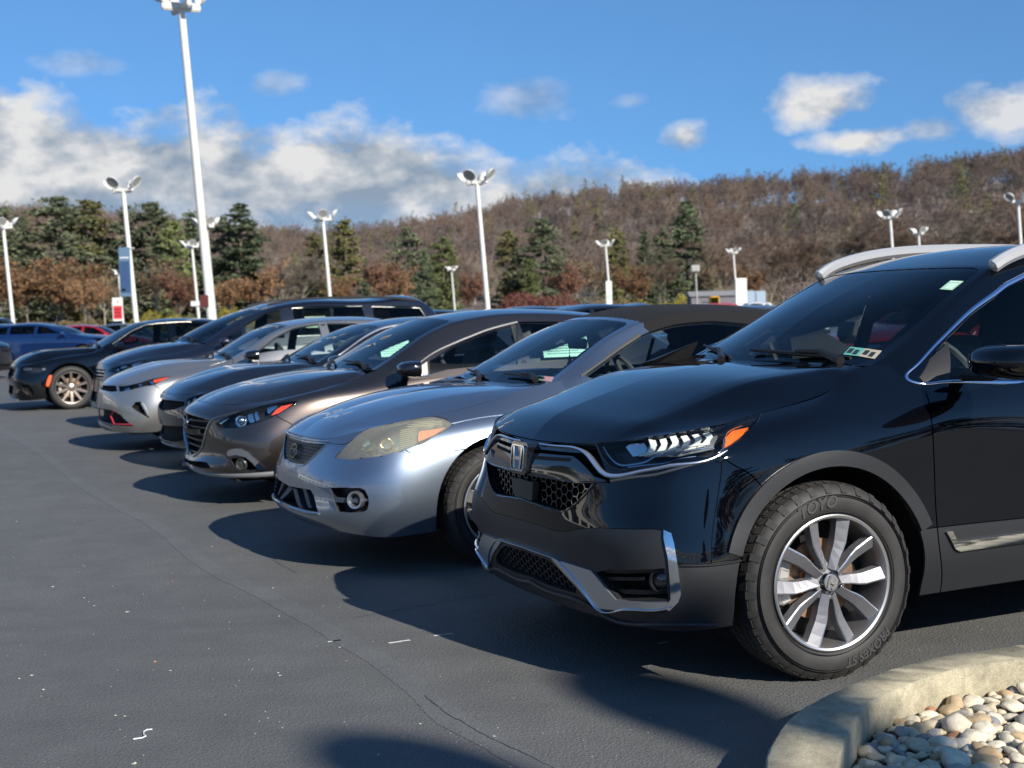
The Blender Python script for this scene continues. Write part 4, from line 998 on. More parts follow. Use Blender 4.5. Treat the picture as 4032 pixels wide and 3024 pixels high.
def side_keys(z0, belt, hw):
    h = belt-z0
    return [(z0, .035), (z0+.10, .01), (z0+h*.32, 0), (z0+h*.52, .006), (z0+h*.72, .010), (z0+h*.90, .045)]
def wheels(c, R, rim, w, y, style, sp, face=None, wb=2.7, r_arch=None, detail=1, steer=0):
    for u in (0, wb):
        for sy in (-1, 1): tyre_rim(c.root, style, R, rim, w, u, sy*y, sy, face=face, detail=detail if (sy == c.near and u == 0) else 1, steer=steer if u == 0 else 0)
    c.wells(y+.01, R, c.sp['arch'])
def inner_lamp(c, k, crop, items, par_off=-.02):
    for nm, m, pts, off in items: c.patch(nm, m, k, c.tr(k, crop, pts, snap=0), off=off, thick=.006, step=.02)
def paper_form(name, M, w, h, m=None, lines=8, parent=None, ink=None):
    """printed sheet: border, heading and rows of print"""
    o = link(name, mesh(name, [tuple(M @ Vector(v)) for v in ((-w/2, -h/2, 0), (w/2, -h/2, 0), (w/2, h/2, 0), (-w/2, h/2, 0))], [(0, 1, 2, 3)]), m or mat('green_paper', (.42, .72, .58), rough=.8), parent)
    ink = ink or mat('print_ink', (.03, .05, .05), rough=.8); V = []; F = []
    for z in (.0015, -.0015):
        for k in range(lines):
            y = h/2-(k+1.2)*h/(lines+1.6); x1 = w*(.42 if k % 3 else .28); t = h*.012
            b = len(V); V += [(-w*.42, y-t, z), (x1, y-t, z), (x1, y+t, z), (-w*.42, y+t, z)]; F.append((b, b+1, b+2, b+3))
    link('print_lines', mesh('print_lines', [tuple(M @ Vector(v)) for v in V], F), ink, o); return o
def common_seams(c, belt, z_sill=.3, door0=.52, b_pillar=1.45, door1=2.25, arch_r=.4):
    sh = c.shell
    for uu in (door0, b_pillar, door1):
        q = sh.side([(uu, belt-.12), (uu, .55), (uu, .32)]); c.seams.append((np.vstack([[q[0][0], sh.T[-1]+.02], q, [q[-1][0], -.02]]), .007))
# ------------------------------------------------------------------ silver-blue convertible
def build_solara():
    hw = .905; rp, rt = rear_cols(hw, 3.85, 1.0)
    plan = [(-1.0, 0), (-.985, .28), (-.925, .54), (-.83, .73), (-.68, .845), (-.38, .892), (0, hw)]+rp
    top = [(-.905, 0, .722), (-.895, .22, .725), (-.845, .44, .735), (-.69, .60, .790), (-.45, .69, .835), (-.22, .715, .868), (.06, .715, .922), (.34, .70, .990)]+rt
    keys = {0: [(.24, .055), (.30, .0), (.40, .02), (.50, .03), (.58, .055), (.66, .078)], 2: [(.23, .06), (.30, .005), (.40, .01), (.50, .02), (.59, .05), (.67, .08)],
            3: [(.22, .06), (.31, .01), (.41, .005), (.51, .015), (.60, .05), (.69, .095)], 4: [(.21, .05), (.31, .01), (.43, .0), (.55, .015), (.65, .05), (.745, .11)],
            6: [(.24, .05), (.34, .02), (.48, .004), (.62, .004), (.74, .02), (.83, .075)], 9: side_keys(.24, 1.0, hw), 15: [(.3, .05), (.4, .01), (.55, 0), (.7, .01), (.8, .03), (.92, .06)]}
    pt = paint('silver_blue_paint', (.235, .285, .355), metal=.9, rough=.33, flake=.10)
    sp = dict(label='silver blue convertible with black fabric top and hazy yellowed headlamp beside the black SUV', cat='convertible', group='cars parked in the front row', loc=(-.44, 8.26), phi=math.radians(25), plan=plan, keys=keys, top=top,
        arch=[(0, .334, .402), (2.72, .334, .402)], step=.032, paint=pt,
        hood=dict(corner=3, end=7, centre=[(-.905, .722), (-.84, .775), (-.72, .832), (-.5, .895), (-.25, .943), (0, .972), (.33, .985)], ridge=[(-.86, .40, .73), (-.78, .41, .775), (-.63, .43, .838), (-.36, .48, .912), (-.05, .54, .955), (.18, .60, .972), (.33, .66, .985)],
                  cowl=[(.33, 0, .985), (.335, .35, .985), (.338, .6, .988), (.34, .70, .99)], crown=.012, dip=.004),
        green=[(.34, .975, .42, .70, .995, .42, .76, .98), (.58, 1.14, .66, .645, 1.125, .56, .85, .98), (.82, 1.27, .88, .59, 1.245, .88, .862, .985), (1.02, 1.355, 1.07, .555, 1.320, 1.10, .865, .99), (1.35, 1.425, 1.36, .56, 1.375, 1.4, .865, .995), (1.8, 1.435, 1.8, .56, 1.385, 1.8, .86, 1.0), (2.2, 1.40, 2.2, .56, 1.34, 2.2, .85, 1.0), (2.6, 1.27, 2.55, .56, 1.20, 2.5, .82, 1.0), (2.95, 1.0, 2.95, .56, .99, 2.9, .70, .98)], gbreaks=(3,), bulge=.03)
    c = Car(sp); sh = c.shell; H, D, G = 'H', 'D', 'G'; blk, chrome = M_BLK(), M_CHROME()
    gq = c.tr('s', H, [(335, 508), (450, 535), (640, 550), (560, 640), (470, 722), (405, 772), (325, 765)]); gq[0, 0] = gq[-1, 0] = 0; c.cut('s', gq); c.pocket('grille_opening', M_DARK(), 's', gq, .05, centre=True)
    c.lattice('diamond_grille', mat('grille_grey', (.10, .10, .105), rough=.35, metal=.6), 's', gq, 'diamond', .030, .0075, off=-.008, centre=True, thick=.012)
    c.strip('grille_surround', pt, 's', (H, [(650, 552), (560, 645), (470, 728), (405, 780), (325, 772)]), .012, off=.004, centre=True)
    c.strip('bonnet_edge_trim', pt, 's', (H, [(345, 478), (430, 500), (560, 517), (685, 522)]), [.026, .028, .030, .034], off=.010, centre=True)
    M = Matrix.Translation((-.937, 0, .636)) @ Matrix(((0, 0, -1, 0), (-1, 0, 0, 0), (0, 1, 0, 0), (0, 0, 0, 1))) @ Matrix.Rotation(math.radians(-14), 4, 'X')
    ell = lambda a, b, cx=0, cy=0, n=28: [(cx+a*math.cos(2*math.pi*k/n), cy+b*math.sin(2*math.pi*k/n)) for k in range(n)]
    em = None
    for (a, b, cx, cy, t) in ((.066, .046, 0, 0, .006), (.022, .0425, 0, 0, .0045), (.045, .016, 0, .022, .0045)):
        V, F = ring_prism(ell(a, b, cx, cy), ell(a-t, b-t, cx, cy), -.004, .007); em = c.decal('ellipse_emblem' if em is None else 'emblem_ring', V, F, M, chrome, em)
    hl = c.tr('s', D, [(530, 998), (560, 965), (640, 885), (740, 803), (880, 750), (1050, 730), (1180, 730), (1250, 745), (1300, 778), (1240, 828), (1100, 905), (960, 958), (830, 990), (700, 1002)], snap=0)
    c.cut('s', hl); c.pocket('headlamp', mat('hazy_lamp_bowl', (.46, .47, .43), rough=.25, metal=.8), 's', hl, .05)
    c.patch('headlamp_lens', glass('hazy_lens', (.93, .95, .86), ior=1.45, haze=.20, hazecol=(.62, .62, .55)), 's', hl, off=0, thick=0)
    c.strip('headlamp_gasket', blk, 's', np.vstack([hl, hl[:1]]), .007, off=.001, smooth=False)
    cream = mat('lamp_cream_reflector', (1.0, .88, .58), rough=.12, metal=1); lch = mat('lamp_chrome')
    inner_lamp(c, 's', D, [('lamp_reflector', cream, [(690, 905), (720, 870), (775, 855), (800, 900), (780, 955), (720, 975), (690, 950)], -.025), ('lamp_reflector', cream, [(800, 885), (850, 850), (920, 850), (945, 895), (925, 945), (860, 960), (805, 945)], -.022),
        ('lamp_reflector', lch, [(560, 985), (640, 900), (690, 870), (690, 960), (640, 985)], -.03), ('turn_signal', mat('hazy_orange', (.72, .22, .09), rough=.4), [(1085, 820), (1250, 797), (1180, 845), (1076, 890)], -.008)])
    for k in range(9): c.strip('lamp_flute', mat('lamp_flute', (.62, .60, .46), rough=.25, metal=.5), 's', (D, [(955, 812+k*14), (1068, 800+k*12)]), .005, off=-.012, smooth=False)
    for k in range(3): c.strip('lamp_flute', mat('lamp_flute'), 's', (D, [(1000, 790-k*14), (1230, 775-k*10)]), .005, off=-.010, smooth=False)
    for r_, xy in ((.042, (740, 915)), (.036, (868, 905))):
        q = c.tr('s', D, [xy], snap=0); Mf = c.frame_at('s', q, -.03)
        for sy in (1, -1):
            mb = MB().lathe([(r_*.3, .0), (r_*.8, .008), (r_, .022), (r_*1.05, .018)], 24, 'z'); link('lamp_bulb_ring', mesh('lamp_bulb_ring', [((Mf @ Vector(v)).x, (Mf @ Vector(v)).y*sy, (Mf @ Vector(v)).z) for v in mb.V], mb.F, angle=40), cream, c.root)
    # seams
    s1 = c.tr('s', H, [(640, 546), (760, 548), (862, 548)]); c.seams.append((np.vstack([s1, [hl[2]]]), .006))
    s2 = c.tr('s', D, [(975, 935), (1010, 962), (1045, 972), (1150, 968), (1370, 945), (1400, 940)], snap=0); c.seams.append((s2, .005))
    s3 = c.tr('s', D, [(1290, 775), (1420, 745), (1660, 715)], snap=0); c.strip('fender_crease', pt, 's', s3, .012, off=.003)
    # lower openings
    lo = c.tr('s', H, [(262, 1012), (380, 1030), (480, 1047), (515, 1110), (560, 1288), (470, 1278), (380, 1255), (262, 1215)]); lo[0, 0] = lo[-1, 0] = 0
    c.cut('s', lo); c.pocket('lower_air_intake', M_DARK(), 's', lo, .10, centre=True)
    for x in (330, 430): c.patch('intake_fin', mat('fin_blue_grey', (.05, .06, .08), rough=.5), 's', c.tr('s', H, [(x-80, 1030), (x-40, 1035), (x+28, 1245), (x-10, 1238)]), off=-.02, thick=.07, step=.03)
    c.strip('lip_highlight', pt, 's', (H, [(262, 1235), (380, 1275), (470, 1298), (575, 1306)]), [.03, .03, .02], off=.012, centre=True)
    fg = c.tr('s', H, [(690, 1022), (850, 1020), (1020, 1025), (1070, 1050), (1105, 1120), (1112, 1200), (1095, 1262), (1050, 1290), (900, 1296), (770, 1283), (745, 1200), (715, 1100)]); c.cut('s', fg); c.pocket('fog_lamp_recess', M_DARK(), 's', fg, .09)
    c.lattice('fog_recess_mesh', mat('grille_grey'), 's', fg, 'diamond', .018, .003, off=-.06, thick=.004)
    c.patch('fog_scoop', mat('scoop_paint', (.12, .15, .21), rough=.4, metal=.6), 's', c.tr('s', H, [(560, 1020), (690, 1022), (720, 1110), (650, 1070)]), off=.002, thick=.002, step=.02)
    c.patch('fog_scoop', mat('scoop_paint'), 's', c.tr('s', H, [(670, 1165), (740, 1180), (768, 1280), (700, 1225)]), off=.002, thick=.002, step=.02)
    c.patch('fog_bar', mat('fin_blue_grey'), 's', c.tr('s', H, [(665, 1150), (720, 1128), (1060, 1140), (1108, 1158), (1060, 1180), (720, 1178)]), off=-.006, thick=.03, step=.02)
    q = c.tr('s', H, [(962, 1158)], snap=0); Mf = c.frame_at('s', q, -.03)
    for sy in (1, -1):
        tf = lambda V: [((Mf @ Vector(v)).x, (Mf @ Vector(v)).y*sy, (Mf @ Vector(v)).z) for v in V]
        mb = MB().lathe([(.047, -.03), (.05, .02), (.047, .038), (.037, .036), (.032, .015), (.031, -.02)], 28, 'z'); o = link('fog_lamp', mesh('fog_lamp', tf(mb.V), mb.F, angle=40), M_SILVER(), c.root)
        mb = MB().lathe([(.001, .012), (.02, .009), (.031, 0)], 24, 'z'); link('fog_lamp_glass', mesh('fog_lamp_glass', tf(mb.V), mb.F, angle=60), mat('dark_lamp_glass', (.03, .035, .04), rough=.05, coat=1), o)
    common_seams(c, 1.0, door0=.55, b_pillar=1.95, door1=2.35)
    c.sp['seeds'] = [('front_bumper', pt, ('uz', [(-.6, .4)])), ('front_fender', pt, ('uz', [(0, .80)])), ('door', pt, ('uz', [(1.2, .7)]))]
    c.body()
    g = c.green; hd = g.S[3*7]; cloth = mat('black_fabric_top', (.0055, .0055, .006), rough=.92, bump=.35, bscale=1500)
    sw = np.vstack([g.side([(.66, 1.0), (1.3, 1.005), (2.05, 1.01), (2.12, 1.2), (1.95, 1.285), (1.6, 1.325), (1.3, 1.31)]), c.tr('g', G, [(1985, 325), (1940, 345), (1850, 405), (1750, 475), (1640, 555), (1580, 598)], snap=0)])
    sp['glass'] = dict(header=3, side=[(sw, None)], rear=None, pillar=.055, regions=[('windscreen_frame', pt, lambda q: q[0] < hd+.045), ('soft_top', cloth, lambda q: q[0] >= hd+.045)]); del sp['glass']['rear']
    sp['wglass'] = M_GLASS(); c.greenhouse()
    q = g.side([(1.95, 1.01), (1.95, 1.2)]); c.strip('window_divider', blk, 'g', q, .03, off=.002, smooth=False)
    c.strip('window_seal', mat('grey_seal', (.06, .058, .05), rough=.6), 'g', c.tr('g', G, [(1925, 345), (1850, 395), (1750, 465), (1640, 545), (1560, 600)], snap=0), .022, off=.006)
    c.interior(.42, .99, .78, mat('charcoal_seat', (.05, .05, .053), rough=.8), mirror_u=.96, mirror_z=1.20, z=.1)
    af = MB().tube([(.9, 0, 1.19), (.9, 0, 1.12)], .002, 4); n0 = [(-.004, .09), (-.012, .07), (-.03, .055), (-.014, .055), (-.04, .03), (-.018, .032), (-.045, .0), (-.01, 0), (-.01, -.02), (.01, -.02), (.01, 0), (.045, 0), (.018, .032), (.04, .03), (.014, .055), (.03, .055), (.012, .07), (.004, .09)]
    af.prism([(y, z+1.04) for y, z in n0], .898, .902, 'yz'); o = af.build('tree_shaped_air_freshener', mat('freshener_black', (.01, .01, .012), rough=.8), None); o.matrix_world = c.root.matrix_basis.copy(); tag(o, 'small black tree-shaped air freshener hanging from the convertible mirror', 'air freshener')
    c.wipers(pts=(((.03, .10), (.06, .55)), ((.03, -.5), (.07, -.08))))
    c.patch('inspection_sticker', mat('teal_sticker', (.12, .38, .33), rough=.6), 'g', c.tr('g', G, [(1270, 598), (1330, 602), (1318, 630), (1262, 625)], snap=0), off=.001, thick=.0005, both=False)
    c.patch('inspection_sticker', mat('pink_sticker', (.55, .3, .32), rough=.6), 'g', c.tr('g', G, [(1330, 602), (1392, 608), (1375, 638), (1318, 630)], snap=0), off=.001, thick=.0005, both=False)
    wheels(c, .334, .232, .215, .878, 'five', sp, face=mat('wheel_silver', (.5, .5, .5), rough=.3, metal=.85), wb=2.72, detail=2)
    c.underbody(-.75, 3.6, .7, .21)
    return c
# ------------------------------------------------------------------ brown hatchback
def build_mazda():
    hw = .898; rp, rt = rear_cols(hw, 3.62, 1.02)
    plan = [(-.925, 0), (-.90, .30), (-.82, .55), (-.70, .74), (-.56, .84), (-.32, .885), (0, hw)]+rp
    top = [(-.80, 0, .776), (-.785, .25, .776), (-.72, .44, .772), (-.58, .60, .775), (-.40, .69, .800), (-.20, .735, .838), (.08, .745, .895), (.34, .72, .965)]+rt
    keys = {0: [(.235, .04), (.28, .0), (.38, .045), (.50, .03), (.61, .01), (.71, .01)], 2: [(.23, .04), (.29, .0), (.39, .025), (.50, .02), (.60, .03), (.69, .05)], 3: [(.23, .04), (.30, .01), (.40, .01), (.51, .01), (.61, .04), (.71, .08)],
            4: [(.225, .04), (.31, .01), (.42, .0), (.53, .01), (.63, .045), (.735, .10)], 6: [(.24, .04), (.34, .015), (.47, .002), (.61, .002), (.74, .016), (.84, .06)], 9: side_keys(.24, 1.0, hw), 15: [(.3, .05), (.4, .01), (.55, 0), (.7, .01), (.8, .03), (.92, .06)]}
    pt = paint('brown_grey_paint', (.068, .056, .049), metal=.88, rough=.32, flake=.12)
    sp = dict(label='brownish grey hatchback with chrome grille outline and red-orange lamp corner, next beyond the convertible', cat='hatchback', group='cars parked in the front row', loc=(-1.7513, 10.9807), phi=math.radians(25), plan=plan, keys=keys, top=top,
        arch=[(0, .325, .385), (2.7, .325, .385)], step=.036, paint=pt,
        hood=dict(corner=3, end=7, centre=[(-.80, .776), (-.72, .815), (-.55, .872), (-.3, .925), (-.05, .965), (.15, .985), (.36, .995)], ridge=[(-.72, .44, .772), (-.60, .46, .815), (-.42, .50, .865), (-.15, .56, .925), (.1, .60, .965), (.35, .66, .992)],
                  cowl=[(.36, 0, .995), (.36, .35, .995), (.36, .6, .985), (.34, .72, .965)], crown=.012, dip=.006),
        green=[(.34, .985, .43, .70, .995, .43, .78, .965), (.58, 1.14, .68, .655, 1.13, .62, .855, .965), (.85, 1.29, .93, .60, 1.265, .92, .868, .97), (1.10, 1.385, 1.17, .565, 1.350, 1.2, .87, .98), (1.5, 1.438, 1.5, .56, 1.395, 1.5, .87, .99), (1.95, 1.447, 1.95, .56, 1.40, 1.95, .865, 1.0), (2.4, 1.42, 2.4, .55, 1.37, 2.4, .85, 1.01), (2.9, 1.32, 2.85, .53, 1.28, 2.8, .80, 1.02), (3.35, 1.05, 3.3, .58, 1.03, 3.25, .66, 1.02)], gbreaks=(3,), bulge=.03)
    c = Car(sp); sh = c.shell; J, D, G = 'J', 'D', 'G'; blk, chrome = M_BLK(), M_CHROME(); gls = M_GLOSS()
    gq = c.tr('s', J, [(175, 478), (300, 522), (470, 570), (430, 680), (400, 780), (370, 900), (320, 1020), (240, 1085)]); gq[0, 0] = gq[-1, 0] = 0; c.cut('s', gq); c.pocket('grille_opening', M_DARK(), 's', gq, .06, centre=True)
    c.lattice('grille_slats', mat('slat_grey', (.06, .06, .065), rough=.3, metal=.5), 's', gq, 'slats', .052, .014, off=-.012, centre=True, thick=.02)
    c.strip('chrome_grille_outline', mat('satin_blue_chrome', (.42, .44, .48), rough=.2, metal=1), 's', (J, [(900, 450), (740, 490), (490, 578), (440, 660), (405, 780), (372, 910), (310, 1035), (238, 1092)]), [.008, .014, .02, .022, .024], off=.012, centre=True)
    M = Matrix.Translation((-.918, 0, .632)) @ Matrix(((0, 0, -1, 0), (-1, 0, 0, 0), (0, 1, 0, 0), (0, 0, 0, 1)))
    ell = lambda a, b, cx=0, cy=0, n=28: [(cx+a*math.cos(2*math.pi*k/n), cy+b*math.sin(2*math.pi*k/n)) for k in range(n)]
    V, F = ring_prism(ell(.070, .058), ell(.062, .050), -.01, .008); em = c.decal('winged_emblem', V, F, M, chrome)
    mb = MB(); mb.tube([(-.06, .018, .004), (-.03, .006, .006), (0, -.028, .008), (.03, .006, .006), (.06, .018, .004)], [.005, .008, .006, .008, .005], 6); c.decal('emblem_wing', mb.V, mb.F, M, chrome, em)
    pl = c.tr('s', J, [(180, 700), (300, 705), (305, 782), (185, 780)]); pl[0, 0] = pl[-1, 0] = 0; c.patch('plate_bracket', blk, 's', pl, off=.003, thick=.02, centre=True)
    hl = c.tr('s', J, [(555, 625), (640, 560), (740, 510), (840, 472), (1000, 425), (1200, 368), (1450, 318), (1750, 288), (1700, 338), (1560, 420), (1440, 492), (1330, 545), (1180, 602), (1000, 650), (820, 690), (640, 690)], snap=0)
    c.cut('s', hl); c.pocket('headlamp', mat('lamp_bowl'), 's', hl, .06); c.patch('headlamp_lens', M_LENS(), 's', hl, off=0, thick=0); c.strip('headlamp_gasket', gls, 's', np.vstack([hl, hl[:1]]), .008, off=.001, smooth=False)
    lch = mat('lamp_chrome'); inner_lamp(c, 's', J, [('lamp_reflector', lch, [(800, 520), (860, 490), (960, 480), (985, 560), (960, 630), (860, 660), (810, 620)], -.03), ('lamp_reflector', lch, [(1000, 470), (1080, 450), (1110, 580), (1040, 600), (1005, 540)], -.02), ('lamp_reflector', lch, [(1110, 410), (1150, 420), (1180, 540), (1130, 570), (1100, 470)], -.024),
        ('lamp_reflector', lch, [(1300, 375), (1430, 340), (1450, 365), (1320, 470), (1295, 440)], -.012), ('turn_signal', M_REDORANGE(), [(1355, 500), (1430, 410), (1500, 365), (1670, 328), (1590, 385), (1460, 465)], -.006), ('lamp_reflector', lch, [(560, 630), (640, 570), (740, 520), (700, 560), (620, 620)], -.012)])
    q = c.tr('s', J, [(895, 560)], snap=0); Mf = c.frame_at('s', q, -.02)
    for sy in (1, -1):
        mb = MB().lathe([(.001, .02), (.018, .016), (.028, .004), (.036, .008), (.038, -.01)], 24, 'z'); link('projector_lens', mesh('projector_lens', [((Mf @ Vector(v)).x, (Mf @ Vector(v)).y*sy, (Mf @ Vector(v)).z) for v in mb.V], mb.F, angle=40), lch, c.root)
    c.seams.append((c.tr('s', J, [(1400, 480), (1440, 512), (1560, 580), (1690, 652), (1730, 690)], snap=0), .006))
    fg = c.tr('s', J, [(735, 1120), (830, 1105), (1000, 1110), (1090, 1190), (1175, 1290), (1040, 1322), (880, 1312), (800, 1230)]); c.cut('s', fg); c.pocket('fog_lamp_recess', M_DARK(), 's', fg, .08)
    c.patch('fog_lamp_trim', chrome, 's', c.tr('s', J, [(722, 1045), (750, 1000), (830, 980), (930, 982), (1020, 1025), (1080, 1090), (1180, 1180), (1275, 1275), (1170, 1290), (1090, 1190), (990, 1105), (860, 1072), (740, 1088)]), off=.010, thick=.012, step=.018)
    c.strip('fog_recess_lip', M_CLAD(), 's', np.vstack([fg, fg[:1]]), .02, off=.003, smooth=False)
    q = c.tr('s', J, [(905, 1215)], snap=0); Mf = c.frame_at('s', q, -.03)
    for sy in (1, -1):
        mb = MB().lathe([(.045, -.02), (.05, .015), (.04, .028), (.03, .012), (.001, .016)], 24, 'z'); link('fog_lamp', mesh('fog_lamp', [((Mf @ Vector(v)).x, (Mf @ Vector(v)).y*sy, (Mf @ Vector(v)).z) for v in mb.V], mb.F, angle=40), mat('fog_body', (.12, .12, .12), rough=.2, metal=.7), c.root)
    lo = c.tr('s', J, [(195, 1158), (330, 1165), (420, 1180), (455, 1225), (480, 1272), (350, 1268), (205, 1205)]); lo[0, 0] = lo[-1, 0] = 0; c.cut('s', lo); c.pocket('lower_air_intake', M_DARK(), 's', lo, .06, centre=True)
    c.strip('front_lip', mat('lip_grey', (.30, .30, .31), rough=.35, metal=.5), 's', (J, [(190, 1240), (280, 1300), (420, 1345), (560, 1365), (800, 1375), (1100, 1365), (1390, 1345)]), [.05, .05, .045, .04], off=.014, centre=True)
    common_seams(c, 1.0, door0=.56, b_pillar=1.60, door1=2.3)
    c.sp['seeds'] = [('front_bumper', pt, ('uz', [(-.5, .45)])), ('front_fender', pt, ('uz', [(0, .80)])), ('front_door', pt, ('uz', [(1.2, .7)])), ('rear_door', pt, ('uz', [(1.9, .7)]))]
    c.body(); g = c.green
    fwin = np.vstack([c.tr('g', D, [(1145, 455), (1145, 365), (1290, 275), (1400, 225), (1500, 185), (1620, 150), (1715, 128)], snap=0), g.side([(1.60, .99)]), g.side([(.98, .975)])]); rwin = g.side([(1.72, .995), (2.5, 1.02), (2.42, 1.25), (2.2, 1.32), (1.72, 1.335)])
    sp['glass'] = dict(header=3, side=[(fwin, None), (rwin, None)], rear=(7,), pillar=.05); c.greenhouse()
    tri = c.tr('g', D, [(990, 455), (1130, 372), (1135, 458)], snap=0); c.patch('quarter_glass_cream_reflection', mat('painted_cream_reflection', (.62, .56, .47), rough=.25), 'g', tri, off=.002, thick=.003)[0].name = 'painted_cream_reflection'  # cream triangle: a reflection on the quarter glass, put in as flat colour
    c.strip('window_chrome', chrome, 'g', c.tr('g', D, [(975, 462), (1060, 462), (1150, 461)], snap=0), .014, off=.006, smooth=False); c.strip('window_chrome', mat('satin_seal', (.35, .34, .31), rough=.3, metal=.6), 'g', c.tr('g', D, [(975, 462), (1120, 350), (1280, 262), (1400, 212), (1500, 172), (1620, 136), (1720, 112)], snap=0), .014, off=.006)
    q = g.side([(1.66, 1.0), (1.66, 1.33)]); c.strip('door_pillar', blk, 'g', q, .06, off=.003, smooth=False)
    c.interior(.42, .99, .78, mirror_u=1.03, mirror_z=1.23); c.wipers(); c.door_mirror(.60, .90, 1.0, (.15, .23, .145), m=mat('black_mirror_paint', (.006, .006, .007), rough=.1, coat=1))
    M = c.root.matrix_basis @ Matrix.Translation((2.04, -.83, 1.135)) @ Matrix(((1, 0, 0, 0), (0, .25, -.97, 0), (0, .97, .25, 0), (0, 0, 0, 1)))
    o = paper_form('window_form', M, .42, .20); tag(o, 'pale green printed form taped inside the rear side window of the brown hatchback', 'paper form')
    yl = link('yellow_panel', mesh('yellow_panel', [tuple(M @ Vector(v)) for v in ((-.20, -.04, .003), (-.155, -.04, .003), (-.155, .03, .003), (-.20, .03, .003))], [(0, 1, 2, 3)]), mat('yellow_print', (.75, .65, .05), rough=.7), o)
    wheels(c, .325, .215, .205, .875, 'ten', sp, face=mat('gunmetal', (.12, .12, .13), rough=.3, metal=.9), wb=2.7); c.underbody(-.7, 3.4, .7, .2)
    return c
FRONT_KEYS = {0: [(.22, .05), (.28, .01), (.38, .02), (.48, .0), (.58, .0), (.66, .015)], 2: [(.22, .05), (.29, .01), (.39, .01), (.49, .005), (.59, .015), (.68, .04)], 3: [(.22, .05), (.30, .01), (.40, .005), (.51, .01), (.61, .035), (.71, .07)],
    4: [(.22, .04), (.31, .01), (.42, .0), (.53, .01), (.64, .04), (.75, .09)]}
def sedan_spec(label, cat, loc, phi, pt, hw=.90, lipz=.735, lipu=-.87, u1=3.65, belt=1.0, group='cars parked in the front row', nose=-.93, step=.045, roof=1.43, near=-1, wb=2.7):
    rp, rt = rear_cols(hw, u1, belt); dz = roof-1.43
    return dict(label=label, cat=cat, group=group, loc=loc, phi=phi, near=near, step=step, paint=pt,
        plan=[(nose, 0), (nose+.02, .30), (nose+.085, .56), (nose+.19, .74), (nose+.34, .85), (-.32, hw-.01), (0, hw)]+rp,
        top=[(lipu, 0, lipz), (lipu+.012, .25, lipz), (lipu+.065, .46, lipz+.002), (lipu+.18, .62, lipz+.012), (-.50, .69, lipz+.06), (-.20, .715, .862), (.12, .715, .905), (.40, .70, .968)]+rt,
        keys={**FRONT_KEYS, 6: [(.24, .04), (.34, .015), (.47, .002), (.61, .002), (.74, .016), (.83, .06)], 9: side_keys(.24, belt, hw), 15: [(.3, .05), (.4, .01), (.55, 0), (.7, .01), (.8, .03), (.92, .06)]},
        arch=[(0, .33, .39), (wb, .33, .39)],
        hood=dict(corner=3, end=7, centre=[(lipu, lipz), (-.78, .80), (-.62, .86), (-.4, .915), (-.15, .955), (.1, .975), (.38, .985)], ridge=[(lipu+.065, .45, lipz), (-.71, .48, .785), (-.49, .50, .880), (-.20, .53, .952), (.1, .58, .97), (.38, .66, .982)],
                  cowl=[(.38, 0, .985), (.385, .35, .985), (.39, .6, .98), (.40, .70, .968)], crown=.012, dip=.004),
        green=[(.37, .975, .46, .69, .985, .46, .77, .965), (.60, 1.12, .70, .645, 1.11, .64, .86, .965), (.86, 1.27+dz*.5, .94, .59, 1.245+dz*.5, .94, .87, .97), (1.10, 1.365+dz, 1.17, .555, 1.335+dz, 1.2, .872, .98), (1.5, 1.42+dz, 1.5, .55, 1.38+dz, 1.5, .87, .99), (1.9, 1.43+dz, 1.9, .55, 1.385+dz, 1.9, .865, 1.0), (2.35, 1.40+dz, 2.35, .54, 1.35+dz, 2.35, .85, 1.01), (2.75, 1.28+dz, 2.7, .53, 1.24+dz, 2.7, .81, 1.02), (3.15, 1.04, 3.12, .58, 1.03, 3.05, .70, 1.02)], gbreaks=(3,), bulge=.03)
